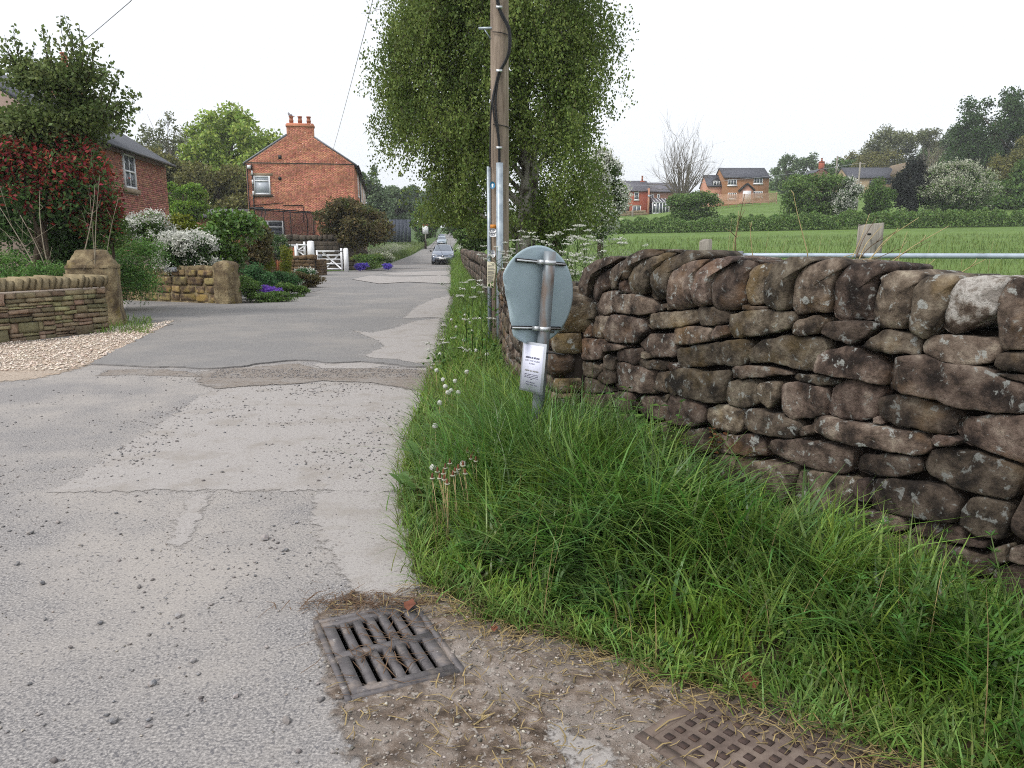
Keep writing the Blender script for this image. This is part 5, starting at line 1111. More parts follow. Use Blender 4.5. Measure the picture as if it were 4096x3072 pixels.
for t in (.05, .09, .14, .19, .25, .29, .37, .41, .44, .5, .57, .6, .64, .69, .72, .76, .80, .97):
    i = int(t * ns); f_ = t * ns - i; a_ = V[2 * i] * (1 - f_) + V[2 * i + 2] * f_; b_ = V[2 * i + 1] * (1 - f_) + V[2 * i + 3] * f_
    s0 = .55 if t < .1 else .08; e0 = random.uniform(.75, .95); hh = .006 if t < .96 else .012
    p0_, p1_ = a_ * (1 - s0) + b_ * s0, a_ * (1 - e0) + b_ * e0; o_ = np.array([0, .0022, 0]); h_ = np.array([0, 0, hh / 2])
    ml.add(frpn(np.array([p0_ + o_ - h_, p1_ + o_ - h_, p1_ + o_ + h_, p0_ + o_ + h_])), [[0, 1, 2, 3]])
tag(ml.build('print_lines', m_inkpale, pp_), kind='stuff')
# overhead wires
def wire(name, pts, r, label):
    P = np.array(pts, float); t = np.linspace(0, 1, len(P)); tt = np.linspace(0, 1, 24); c = np.stack([np.interp(tt, t, P[:, i]) for i in range(3)], 1)
    return tag(MB().tube(c, r, 5).build(name, m_wire), label, 'wire')
def sag(a, b, s, n=13): a, b = np.array(a, float), np.array(b, float); return [a + (b - a) * t - np.array([0, 0, 4 * s * t * (1 - t)]) for t in np.linspace(0, 1, n)]
top = (pcx, PY, 10.0)
wire('telephone_wire', sag(top, A(331, 157, 59), .2), .012, 'thin telephone wire falling from above towards the red brick gable')
wire('telephone_wire', [top, A(132, 0, 19), A(100, 27.5, 22), A(73, 50, 25.5)], .011, 'thin telephone wire slanting down behind the left garden tree')

# ---- drain grating in the road
GZ = .014; gr = empty('drain_grating', (GC[0], GC[1], 0), 'worn iron road drain grating with two rows of slots', 'drain grate')
frgr = frame((GC[0], GC[1], 0), gu, -gv)       # x across, y away from the camera
w, l = GW + .006, GL + .006
MB().box((-w - .022, -l - .022, -.08), (-w, l + .022, GZ), frgr).build('frame_bar', m_iron, gr); MB().box((w, -l - .022, -.08), (w + .022, l + .022, GZ), frgr).build('frame_bar', m_iron, gr)
MB().box((-w, l, -.08), (w, l + .022, GZ), frgr).build('frame_bar', m_iron, gr); MB().box((-w, -l - .022, -.08), (w, -l, GZ), frgr).build('frame_bar', m_iron, gr)
gi = GW - .002; gl = GL - .002
cell = 2 * (gi - .03) / 6
def slot_row(y0, y1):
    for k in range(7):
        x0 = -gi + .03 + cell * k
        a_, b_ = (x0 - cell * .29, x0 + cell * .29)
        if k == 0: a_ = -gi
        if k == 6: b_ = gi
        MB().prism([(a_, y0), (b_, y0), (b_, y1), (a_, y1)], -.024, GZ - .003, frgr).build('grate_bar', m_iron, gr)
slot_row(.02, gl - .035); slot_row(-gl + .035, -.02)
for y0, y1 in ((-gl, -gl + .035), (-.02, .02), (gl - .035, gl)): MB().box((-gi, y0, -.024), (gi, y1, GZ - .0032), frgr).build('cross_bar', m_iron, gr)
V = np.array([[-w, -l, -.5], [w, -l, -.5], [w, l, -.5], [-w, l, -.5], [-w, -l, -.005], [w, -l, -.005], [w, l, -.005], [-w, l, -.005]])
MB().add(frgr(V), [[0, 1, 2, 3], [0, 4, 5, 1], [1, 5, 6, 2], [2, 6, 7, 3], [3, 7, 4, 0]]).build('gully_pot', m_pit, gr)
# ---- chequered access cover
ca = G(654, 741)[:2]; ang_c = R(-50); cu_ = np.array([math.cos(ang_c), math.sin(ang_c)]); cv_ = np.array([-cu_[1], cu_[0]])
cvr = empty('access_cover', (ca[0], ca[1], 0), 'rusty chequered iron access cover half buried in straw', 'manhole cover')
frv = frame((ca[0], ca[1], 0), cu_, cv_)
MB().box((0, 0, -.03), (.75, .62, .017), frv).build('cover_plate', m_rust, cvr)
MB().box((-.045, -.045, -.03), (.795, -.004, .015), frv).build('frame_edge', m_rust, cvr); MB().box((-.045, -.004, -.03), (-.004, .62, .015), frv).build('frame_edge', m_rust, cvr)
b = MB().prism([(-.5, -.5), (.5, -.5), (.5, .5), (-.5, .5)], 0, 1); me_st = np_mesh('stud', np.concatenate(b.v) * [.028, .028, .0035], b.f, m_stud)
for i in range(12):
    for j in range(10):
        o = bpy.data.objects.new('stud', me_st); p = frv(np.array([[.035 + .056 * i, .035 + .056 * j, .0172]]))[0]; o.location = tuple(p); o.rotation_euler = (0, 0, ang_c); link(o, cvr)

# ---- field gate pipe and old posts behind the wall
gp = empty('metal_rail', A(745, 257, 7.6), 'horizontal galvanised pipe rail behind the stone wall coping', 'rail')
a_, b_ = A(738, 255.5, 7.7), A(1120, 256.5, 6.6); MB().tube([a_ + (b_ - a_) * t for t in np.linspace(0, 1, 12)], .026, 12).build('pipe', m_pipe, gp, True)
c = A(737, 255.5, 7.7); MB().box((c[0] - .06, c[1] - .04, c[2] - .06), (c[0] + .05, c[1] + .04, c[2] + .045)).build('end_bracket', m_lead, gp)
def old_post(px, top, w, Y, label, n=10):
    p = A(px, top, Y); r = empty('fence_post', (p[0], p[1], 0), label, 'post'); V = []; secs = np.linspace(.1, p[2], 9)
    for z in secs:
        for k in range(n):
            t = 2 * math.pi * k / n; rr = w * (1 + .1 * noise.noise(Vector((k * 1.7, w * 90, z * 1.2)))); V.append([p[0] + rr * math.cos(t), p[1] + rr * .8 * math.sin(t), z + (random.uniform(-.03, .02) if z == secs[-1] else 0)])
    F = [[i * n + k, i * n + (k + 1) % n, (i + 1) * n + (k + 1) % n, (i + 1) * n + k] for i in range(len(secs) - 1) for k in range(n)] + [[(len(secs) - 1) * n + k for k in range(n)]]
    link(bpy.data.objects.new('shaft', np_mesh('shaft', np.array(V), F, m_greywood)), r); return r, p
old_post(706, 239.5, .062, 7.4, 'small splintered grey post standing behind the wall left of the rail')
r, p = old_post(871, 224, .125, 7.55, 'thick weathered grey gate post behind the wall coping')
MB().tube([(p[0] - .07, p[1] - .11, p[2] - .1), (p[0] - .07, p[1] - .15, p[2] - .1)], .012, 6).build('bolt', m_black, r)

# ---- dead stalks standing above the wall
def stalk(pts, Y, r0, mat, label, fork=()):
    P = np.array([A(x * K, y * K, Y + dy) for x, y, dy in pts]); t = np.linspace(0, 1, len(P)); tt = np.linspace(0, 1, 14); c = np.stack([np.interp(tt, t, P[:, i]) for i in range(3)], 1)
    for _ in range(2): c[1:-1] = (c[:-2] + 2 * c[1:-1] + c[2:]) / 4
    c[0][2] -= .12
    root = empty('dead_stalk', c[0], label, 'stalk', 'dead stalks above the wall')
    MB().tube(c, np.linspace(r0 * .7, r0 * .3, 14), 5).build('stem', mat, root)
    for (i, dx, dz) in fork: MB().tube([c[i], c[i] + [dx * .5, 0, dz * .6], c[i] + [dx, .03, dz]], [r0 * .55, r0 * .4, r0 * .25], 4).build('side_twig', mat, root)
stalk([(1747, 556, 0), (1735, 510, 0), (1722, 460, 0), (1713, 415, 0)], 7.0, .008, m_stalk, 'tallest pale dead stalk rising alone above the coping', [(12, -.02, .06)])
stalk([(1590, 560, 0), (1588, 520, 0), (1598, 470, .1), (1608, 420, .1)], 6.2, .007, m_stalkdark, 'brown forked dead stalk beside the small splintered post', [(5, -.09, .07), (8, .05, .09)])
stalk([(1627, 562, 0), (1622, 520, 0), (1620, 480, 0)], 6.3, .006, m_stalk, 'thin pale dead stalk leaning slightly near the rail end', [(11, .02, .05)])
stalk([(1583, 565, 0), (1584, 530, 0), (1592, 490, 0), (1596, 455, 0)], 6.4, .006, m_stalk, 'pale knotted dead stalk close to the brown forked one', [(6, .06, .03)])
for k, (x0, y0, x1, y1, bow, m_, r0) in enumerate([(1850, 575, 1905, 488, 8, m_stalk, .007), (1858, 578, 1925, 510, -6, m_stalk, .006), (1843, 572, 1893, 470, 5, m_stalkdark, .006), (1865, 580, 1985, 470, 14, m_stalk, .008), (1880, 582, 2010, 520, -8, m_stalkdark, .006),
        (1900, 585, 2050, 488, 6, m_stalk, .007), (1835, 570, 1878, 462, -4, m_stalk, .006), (1845, 572, 1935, 500, 10, m_stalkdark, .007), (1830, 572, 1898, 555, -12, m_stalk, .006), (1935, 590, 1960, 500, 3, m_stalk, .005), (1985, 598, 2020, 560, 3, m_stalk, .005), (2050, 608, 2130, 560, 4, m_stalk, .006), (1790, 566, 1862, 545, -10, m_stalk, .006), (1855, 575, 1950, 535, -14, m_stalkdark, .006)]):
    mx, my = (x0 + x1) / 2 - bow, (y0 + y1) / 2 - abs(bow) * .5
    stalk([(x0, y0, 0), (mx, my, .05), (x1, y1, .1)], 5.2 + .1 * (k % 5) - (.9 if x0 > 1980 else 0), r0 * .85, m_, 'arching dry bramble stem in the tangle by the thick post' if m_ is m_stalk else 'dark arching bramble stem in the tangle by the thick post', [(8, .05, .05)] if k % 2 else [])
for (x, y) in ((1575, 470), (1655, 500), (1690, 520), (1770, 505), (2005, 520), (2080, 545), (2140, 520)):
    stalk([(x - 3, 568, 0), (x, (y + 568) / 2, 0), (x + 6, y, 0)], 7.8, .003, m_stalk, 'fine dry grass stem standing behind the coping')

# ---- white gates and fence by the red house
def five_bar(name, label, px0, px1, py0, py1, Y, bars=5, brace=True, catx=None):
    a_ = A(px0, py1, Y); b_ = A(px1, py1, Y); W = b_[0] - a_[0]; z0 = a_[2]; H = A(px0, py0, Y)[2] - z0
    r = empty(name, a_, label, 'gate'); f = frame((a_[0], a_[1], z0), (1, 0), (0, -1)); t = .09
    for k in range(bars):
        z = H * (k / (bars - 1)) ** .9 * (1 - t / H); MB().box((0.05, 0, z), (W - .05, .04, z + t), f).build('rail', m_white, r)
    for x in (0, W - .11): MB().box((x, -.02, -.05), (x + .11, .06, H + (.14 if x > 0 else .02)), f).build('stile', m_white, r)
    def diag(x0, zz0, x1, zz1, y):
        d = np.array([x1 - x0, zz1 - zz0]); d /= np.linalg.norm(d); nn = np.array([-d[1], d[0]]) * t * .45
        plate(r, f, [(x0 - nn[0], zz0 - nn[1]), (x1 - nn[0], zz1 - nn[1]), (x1 + nn[0], zz1 + nn[1]), (x0 + nn[0], zz0 + nn[1])], y, y + .03, 'brace', m_white)
    if brace: diag(.25 * W, H * .92, W * .95, .05, .045); diag(.3 * W, .03, W * .9, H * .85, -.05); diag(.02 * W, .25 * H, .2 * W, 0, .045)
    else: diag(.05 * W, .5 * H, W * .95, H * .92, .045); diag(.05 * W, .6 * H, W * .95, .15 * H, .045)
    return r, f, W, H
g, f, W, H = five_bar('field_gate', 'white five bar timber gate across the driveway', 317, 343, 250.5, 269.5, 46)
MB().box((W * .72, .05, H * .95), (W + .1, .07, H * .99), f).build('hinge_strap', m_black, g); MB().box((W * .1, .045, H * .62), (W * .22, .06, H * .80), f).build('small_sign', m_lead, g)
def gpost(px, py0, py1, Y, w, label):
    p = A(px, py1, Y); t_ = A(px, py0, Y)[2]; r = empty('gate_post', p, label, 'gate post')
    MB().box((p[0] - w, p[1] - w, p[2] - .1), (p[0] + w, p[1] + w, t_ - .06)).build('shaft', m_white, r)
    MB().add([[p[0] - w, p[1] - w, t_ - .06], [p[0] + w, p[1] - w, t_ - .06], [p[0] + w, p[1] + w, t_ - .06], [p[0] - w, p[1] + w, t_ - .06], [p[0] - w * .5, p[1] - w * .5, t_], [p[0] + w * .5, p[1] - w * .5, t_], [p[0] + w * .5, p[1] + w * .5, t_], [p[0] - w * .5, p[1] + w * .5, t_]], [[0, 1, 5, 4], [1, 2, 6, 5], [2, 3, 7, 6], [3, 0, 4, 7], [4, 5, 6, 7]]).build('cap', m_white, r)
gpost(346.6, 248, 271.5, 46, .12, 'white gate post on the right of the five bar gate by the flower bed')
gpost(311.5, 240.8, 262, 46.2, .17, 'tall white gate post between the two white gates')
g, f, W, H = five_bar('garden_gate', 'small white garden gate beside the red timber fence', 297, 306, 244, 258, 46.2, bars=3, brace=False)
tf = empty('timber_fence_panel', A(280, 262, 45.6), 'red brown boarded fence panel with white top rail beside the garden gate', 'fence')
a_ = A(262, 246, 45.6); b_ = A(294.5, 246, 45.6); m_redtimber = M('red_stained_timber', [(.30, .085, .04), (.37, .12, .06)], scale=3, rough=.7, stretch=(5, 5, .4), orand=.2)
nb = 14; wbd = (b_[0] - a_[0]) / nb
for k in range(nb): MB().box((a_[0] + wbd * k + .006, a_[1], -.0), (a_[0] + wbd * (k + 1) - .006, a_[1] + .025, a_[2] - .02)).build('board', m_redtimber, tf)
MB().box((a_[0] - .3, a_[1] - .05, a_[2] - .02), (b_[0] + .1, a_[1] + .06, a_[2] + .09)).build('top_rail', m_white, tf)
MB().box((b_[0], a_[1] - .06, -.1), (b_[0] + .14, a_[1] + .06, a_[2] + .02)).build('end_post', m_white, tf)
MB().box((b_[0] + .35, a_[1] - .08, a_[2] + .02), (b_[0] + .75, a_[1] - .03, a_[2] + .09)).build('rail_extension', m_white, tf)

# ---- trampoline with safety net
m_net = M('trampoline_net', [(.02, .02, .025)], rough=.9, alpha=.42)
tc = A(287, 222, 54.2); trz = 1.15; tr = empty('trampoline', (tc[0], tc[1], trz), 'round garden trampoline with dark safety net in front of the brick gable', 'trampoline')
Rt = 2.05; n = 40; zt0, zt1 = trz + .9, A(287, 211, 54.2)[2]
ringp = lambda r, z, tl=0: [(tc[0] + r * math.cos(t), tc[1] + r * math.sin(t), z + tl * math.cos(t)) for t in np.linspace(0, 2 * math.pi, n + 1)]
MB().tube(ringp(Rt, zt0), .035, 6, False).build('frame_ring', m_black, tr); MB().tube(ringp(Rt + .05, zt1, -.12), .04, 6, False).build('top_ring', m_black, tr)
V = [list(p) for p in ringp(Rt - .15, zt0)] + [list(p) for p in ringp(Rt - .02, zt1, -.12)]
link(bpy.data.objects.new('safety_net', np_mesh('safety_net', np.array(V), [[i, i + 1, n + 2 + i, n + 1 + i] for i in range(n)], m_net, True)), tr)
V = [list(p) for p in ringp(Rt - .1, zt0 - .02)][:-1]; link(bpy.data.objects.new('jumping_mat', np_mesh('jumping_mat', np.array(V), [list(range(n))], m_black)), tr)
for k in range(8):
    t = 2 * math.pi * (k + .5) / 8; c_, s_ = math.cos(t), math.sin(t)
    MB().tube([(tc[0] + (Rt + .1) * c_, tc[1] + (Rt + .1) * s_, trz - .4), (tc[0] + (Rt + .22) * c_, tc[1] + (Rt + .22) * s_, zt0 + .4), (tc[0] + (Rt + .24) * c_, tc[1] + (Rt + .24) * s_, zt1 - .5), (tc[0] + (Rt + .06) * c_, tc[1] + (Rt + .06) * s_, zt1 - .12 * c_)], .03, 6).build('net_pole', m_black, tr)

# ---- pigeon on a chimney pot, sheep
def lumps(name, mat, parts, parent=None, vox=.03):
    m = MB()
    for (c, r, sc) in parts:
        bm = bmesh.new(); bmesh.ops.create_icosphere(bm, subdivisions=2, radius=1); V = np.array([v.co[:] for v in bm.verts]); F = [[v.index for v in f.verts] for f in bm.faces]; bm.free()
        m.add(V * np.array(sc) * r + np.array(c), F)
    o = m.build(name, mat, parent, True); md = o.modifiers.new('join', 'REMESH'); md.mode = 'VOXEL'; md.voxel_size = vox; md.use_smooth_shade = True; return o
m_pigeon = M('pigeon_grey', [(.20, .19, .21), (.28, .25, .27)], scale=12, rough=.8)
pc = A(290.5, 115.4, 57.7); pz = A(289, 117.2, 57.7)[2]
pg = empty('pigeon', (pc[0], pc[1], pz), 'grey pigeon perched on the left chimney pot', 'bird')
lumps('body', m_pigeon, [((pc[0], pc[1], pz + .14), .1, (1.5, .9, .9)), ((pc[0] - .1, pc[1], pz + .2), .075, (1, 1, 1.3)), ((pc[0] - .14, pc[1], pz + .29), .052, (1.1, 1, 1)), ((pc[0] - .2, pc[1], pz + .285), .02, (1.6, .7, .7)), ((pc[0] + .2, pc[1], pz + .07), .06, (2.3, .9, .5)), ((pc[0] - .02, pc[1] - .03, pz + .04), .022, (1, 1, 2)), ((pc[0] - .02, pc[1] + .03, pz + .04), .022, (1, 1, 2))], pg, .016)
m_wool = M('fleece', [(.50, .45, .36), (.58, .53, .44)], scale=6, rough=1, bump=.6, bscale=14)
m_sheepface = M('dark_sheep_face', [(.03, .025, .02)], rough=.9)
def sheep(u, v, Y, label, flip=1):
    p = A(*q6(u, v), Y); r = empty('sheep', p, label, 'sheep', 'sheep grazing on the hillside'); x, y, z = p
    P = [((x, y, z + .58), .30, (1.75, .85, .95)), ((x - .3 * flip, y, z + .6), .27, (1.1, .95, 1)), ((x + .3 * flip, y, z + .6), .27, (1, .95, 1)), ((x + .58 * flip, y, z + .52), .14, (1.2, .9, 1.3)), ((x + .72 * flip, y, z + .34), .10, (1.1, .9, 1.7))]
    for lx_, ly in ((-.38, .13), (-.36, -.13), (.34, .13), (.36, -.13)):
        for zz, rr in ((.36, .085), (.25, .065), (.14, .05), (.04, .052)): P.append(((x + lx_ * flip, y + ly, z + zz), rr, (1, 1, 1.5)))
    lumps('body', m_wool, P, r, .035)
    MB().tube([(x + .66 * flip, y - .02, z + .46), (x + .74 * flip, y - .02, z + .34), (x + .8 * flip, y - .02, z + .2)], [.095, .1, .06], 10).build('face', m_sheepface, r, True)
sheep(287, 1066, 140, 'cream sheep with dark face grazing below the red brick house', -1); sheep(88, 1076, 132, 'sheep half hidden by the birch at the left of the slope', 1)
# dark boarded fence far up the lane and a white notice board
hb = empty('dark_board_fence', A(390, 226, 128), 'dark blue grey boarded fence far behind the meadow', 'fence')
a_ = A(366, 227, 128); b_ = A(411, 227, 128); zt_ = A(390, 219.5, 128)[2]; m_slateboard = M('slate_blue_boards', ['#3d424e', '#4a4f5b'], scale=2, rough=.8, orand=.1)
for k in range(12):
    w_ = (b_[0] - a_[0]) / 12; MB().box((a_[0] + w_ * k, a_[1], a_[2] - 2.5), (a_[0] + w_ * (k + 1) - .03, a_[1] + .08, zt_)).build('board', m_slateboard, hb)
nb_ = empty('white_notice_board', A(425, 230, 112), 'small white notice board with red top in the far left hedge', 'notice board')
p = A(425.4, 231, 112); MB().box((p[0] - .42, p[1], p[2] - .4), (p[0] + .42, p[1] + .05, p[2] + .75)).build('board', m_white, nb_); MB().box((p[0] - .44, p[1] - .02, p[2] + .75), (p[0] + .44, p[1] + .06, p[2] + .92)).build('red_band', m_redtimber, nb_); MB().box((p[0] - .08, p[1] + .05, p[2] - 1.6), (p[0] + .08, p[1] + .12, p[2] - .3)).build('leg', m_greywood, nb_)
# hillside electricity poles with a wire
for k, (u, v0, v1, lab) in enumerate(((600, 700, 830, 'distant electricity pole by the cottage chimney'), (798, 752, 1180, 'distant electricity pole standing in front of the stone barn'))):
    Y_p = 175 if k == 0 else 125; t_ = A(*q7(u, v0), Y_p); b__ = A(*q7(u, v1), Y_p); r = empty('electricity_pole', (t_[0], t_[1], b__[2]), lab, 'utility pole')
    MB().tube([(t_[0], t_[1], b__[2] - 2), t_], .16 if k == 0 else .13, 8).build('shaft', m_greywood, r); MB().box((t_[0] - .1, t_[1] - .06, t_[2] - .35), (t_[0] + .9, t_[1] + .06, t_[2] - .2)).build('cross_arm', m_greywood, r)
    for q in (.1, .8): MB().tube([(t_[0] + q, t_[1], t_[2] - .2), (t_[0] + q, t_[1], t_[2] + .05)], .05, 6).build('insulator', m_sill_dark, r)
wire('power_wire', sag(A(*q6(270, 745), 140), A(*q7(798, 760), 125), .8, 20), .02, 'thin power line crossing in front of the hillside houses')

# ---- cars parked up the lane
def car_paint(name, c): return M(name, [c], rough=.28, spec=.6, coat=.6, metal=.3)
m_tyre = M('tyre_rubber', [(.015, .015, .016)], rough=.85); m_screen = M('car_glass', [(.10, .12, .15), (.14, .16, .19)], scale=.7, rough=.08, spec=.7); m_trim = M('black_trim', [(.012, .012, .014)], rough=.5); m_lamp = M('headlamp_glass', [(.55, .58, .62)], rough=.12, spec=.8); m_chrome = M('pale_trim', [(.62, .63, .66)], rough=.3, metal=.4); m_yplate = M('number_plate', [(.80, .80, .78)], rough=.5)
def make_car(label, paint, plate_txt, hs=1.0, silver_nose=True):
    r = empty('parked_car', (0, 0, 0), label, 'car', 'cars parked along the lane')
    st = [(0.0, .66, .30, .60, .64, .50), (.06, .80, .22, .66, .70, .6), (.22, .885, .20, .78, .83, .66), (.85, .895, .20, .93, .99, .70), (1.2, .895, .20, .98, 1.06, .72), (1.62, .895, .20, 1.00, 1.30, .60), (2.0, .895, .20, 1.02, 1.50, .56), (2.7, .895, .20, 1.04, 1.555, .57), (3.4, .895, .20, 1.07, 1.49, .55), (3.95, .88, .24, 1.08, 1.22, .62), (4.22, .85, .28, 1.02, 1.08, .66), (4.36, .76, .36, .92, .96, .6)]
    V = []; n = 0
    for (y, hw, zb, zbelt, zr, rw) in st:
        half = [(0, zb), (hw * .8, zb), (hw * .97, zb + .08), (hw, (zb + zbelt) / 2), (hw * .985, zbelt - .08), (hw * .93, zbelt), (rw * 1.08, zr - .06), (rw * .9, zr - .008), (rw * .45, zr + .012), (0, zr + .018)]
        ring = half + [(-x, z) for x, z in half[-2:0:-1]]; n = len(ring); V += [[x, y, z * hs] for x, z in ring]
    m = len(st); F = [[i * n + k, (i + 1) * n + k, (i + 1) * n + (k + 1) % n, i * n + (k + 1) % n] for i in range(m - 1) for k in range(n)] + [list(range(n))[::1], [(m - 1) * n + k for k in range(n)][::-1]]
    link(bpy.data.objects.new('body', np_mesh('body', np.array(V), F, paint, True)), r)
    o = .012
    MB().add([[-.68, 1.22 - o, 1.07 * hs], [.68, 1.22 - o, 1.07 * hs], [.56, 1.6, 1.31 * hs + o], [.53, 1.96, 1.5 * hs + o], [-.53, 1.96, 1.5 * hs + o], [-.56, 1.6, 1.31 * hs + o], [0, 1.2 - o * 2, 1.09 * hs], [0, 1.6, 1.335 * hs + o], [0, 1.96, 1.525 * hs + o]], [[0, 6, 7, 5], [6, 1, 2, 7], [5, 7, 8, 4], [7, 2, 3, 8]]).build('windscreen', m_screen, r, True)
    for s in (-1, 1):
        MB().add([[s * .865, 1.5, 1.03 * hs], [s * .865, 3.5, 1.09 * hs], [s * .60, 3.3, 1.47 * hs], [s * .64, 2.1, 1.47 * hs]], [[0, 1, 2, 3]]).build('side_window', m_screen, r)
        mr = MB().box((s * .9 - .02, 1.42, 1.0 * hs), (s * .9 + .02, 1.5, 1.04 * hs)); mr.add(np.array([[s * .92, 1.38, .98 * hs], [s * 1.06, 1.4, .99 * hs], [s * 1.06, 1.5, .99 * hs], [s * .92, 1.5, .98 * hs], [s * .92, 1.38, 1.1 * hs], [s * 1.05, 1.4, 1.12 * hs], [s * 1.05, 1.5, 1.12 * hs], [s * .92, 1.5, 1.1 * hs]]), [[3, 2, 1, 0], [4, 5, 6, 7], [0, 1, 5, 4], [1, 2, 6, 5], [2, 3, 7, 6], [3, 0, 4, 7]]); mr.build('mirror', m_trim, r)
        MB().add([[s * .40, .02, .70 * hs], [s * .80, .14, .74 * hs], [s * .875, .34, .86 * hs], [s * .74, .16, .84 * hs], [s * .42, .06, .755 * hs], [s * .40, .12, .70 * hs], [s * .80, .26, .74 * hs], [s * .86, .44, .86 * hs], [s * .74, .3, .84 * hs], [s * .42, .18, .755 * hs]], [[0, 1, 2, 3, 4], [5, 6, 7, 8, 9], [0, 1, 6, 5], [1, 2, 7, 6], [2, 3, 8, 7], [3, 4, 9, 8], [4, 0, 5, 9]]).build('headlight', m_lamp, r)
        for yw in (.82, 3.45):
            w_ = MB().tube([(s * .70, yw, .33), (s * .90, yw, .33)], .33, 22).build('wheel', m_tyre, r); MB().tube([(s * .89, yw, .33), (s * .912, yw, .33)], .21, 18).build('rim', m_galv, w_)
        MB().add([[s * .55, -.012, .50 * hs], [s * .83, .10, .58 * hs], [s * .86, .12, .48 * hs], [s * .80, .08, .32 * hs], [s * .70, .02, .34 * hs], [s * .55, -.01, .44 * hs], [s * .55, .1, .50 * hs], [s * .83, .2, .58 * hs], [s * .86, .22, .48 * hs], [s * .8, .2, .32 * hs], [s * .7, .15, .34 * hs], [s * .55, .1, .44 * hs]], [[0, 1, 2, 3, 4, 5], [0, 6, 7, 1], [1, 7, 8, 2], [2, 8, 9, 3], [3, 9, 10, 4], [4, 10, 11, 5], [5, 11, 6, 0]]).build('bumper_wing', m_trim, r)
    MB().box((-.62, -.02, .24 * hs), (.62, .1, .43 * hs)).build('lower_grille', m_trim, r)
    MB().box((-.42, -.015, .665 * hs), (.42, .12, .705 * hs)).build('upper_grille', m_trim, r)
    MB().add([[-.16, -.03, .70 * hs], [.16, -.03, .70 * hs], [.05, -.03, .59 * hs], [-.05, -.03, .59 * hs], [-.16, .1, .70 * hs], [.16, .1, .70 * hs], [.05, .1, .59 * hs], [-.05, .1, .59 * hs]], [[0, 1, 2, 3], [4, 7, 6, 5], [0, 4, 5, 1], [1, 5, 6, 2], [2, 6, 7, 3], [3, 7, 4, 0]]).build('nose_panel', m_trim, r)
    MB().tube([(0, -.035, .66 * hs), (0, -.045, .66 * hs)], .055, 14).build('badge', m_chrome, r)
    if silver_nose: MB().box((-.55, -.018, .49 * hs), (.55, .05, .60 * hs)).build('bumper_panel', m_chrome, r)
    f = frame((0, 0, 0), (1, 0), (0, -1)); pt = MB().box((-.26, .03, .40 * hs), (.26, .05, .51 * hs), f).build('number_plate', m_yplate, r)
    if plate_txt: lettering(plate_txt, .09, m_ink, f, 0, .425 * hs, .053, pt); MB().box((-.7, .3, .13), (.7, 4.1, .24)).build('underbody', m_trim, r)
    return r
c1 = make_car('blue grey parked car with pale lower nose facing down the lane', car_paint('blue_grey_paint', (.17, .20, .26)), 'WH18 RBX')
p = A(442.8, 264, 60.0); c1.location = (p[0], 60.0, float(zroad(60)) + .03); c1.rotation_euler = (0, 0, R(4))
c2 = make_car('pale silver blue parked car behind the blue grey one', car_paint('silver_blue_paint', (.34, .40, .46)), '', 1.02, False)
p = A(441.7, 245, 140); c2.location = (p[0], 140, float(zroad(140)) + .06); c2.rotation_euler = (0, 0, R(4))
c3 = dup(c2, (A(441.5, 240, 172)[0], 172, float(zroad(172)) + .06), R(4)); c3['label'] = 'farthest parked car almost hidden by the silver blue one'

# ================================================================== VEGETATION
def unit(V): return V / (np.linalg.norm(V, axis=1, keepdims=True) + 1e-9)
def leaf_mesh(name, P, nrm, axis, L, W, mat, fold=.12):
    n = len(P); a = unit(axis); b = unit(np.cross(nrm, a)); nn = np.cross(a, b)
    L = np.broadcast_to(L, (n,))[:, None]; W = np.broadcast_to(W, (n,))[:, None]
    V = np.stack([P - a * L * .5, P + b * W * .5 + nn * W * fold - a * L * .08, P + a * L * .5, P - b * W * .5 + nn * W * fold - a * L * .08], 1).reshape(-1, 3)
    return np_mesh(name, V, np.arange(4 * n).reshape(n, 4), mat)
def rdir(n, rng): return unit(rng.normal(size=(n, 3)))
def blob_points(n, centers, radii, rng, shell=.55):
    """points spread through clumps: dense rind, loose inside, fewer below"""
    k = rng.choice(len(centers), n, p=(radii[:, 0] * radii[:, 2]) / (radii[:, 0] * radii[:, 2]).sum()); d = rdir(n, rng)
    d[:, 2] = np.where((d[:, 2] < -.3) & (rng.random(n) < .45), -d[:, 2], d[:, 2])
    r = rng.random(n) ** shell * (1 + rng.normal(size=n) * .08)
    return centers[k] + d * r[:, None] * radii[k], d, k
def crown_clumps(c, rx, ry, rz, nb, rng, frac=.36, hollow=.45, flat=.85):
    out = []; tries = 0
    while len(out) < nb and tries < 9999:
        tries += 1; d = rdir(1, rng)[0]
        r = hollow + (1 - hollow) * rng.random() ** .6; q = d * r * (1 - frac * .75)
        if q[2] < -.75: continue
        out.append(q)
    q = np.array(out); f = frac * rng.uniform(.65, 1.2, len(q))
    return np.array(c) + q * [rx, ry, rz], np.stack([f * rx, f * ry, f * rz * flat], 1)
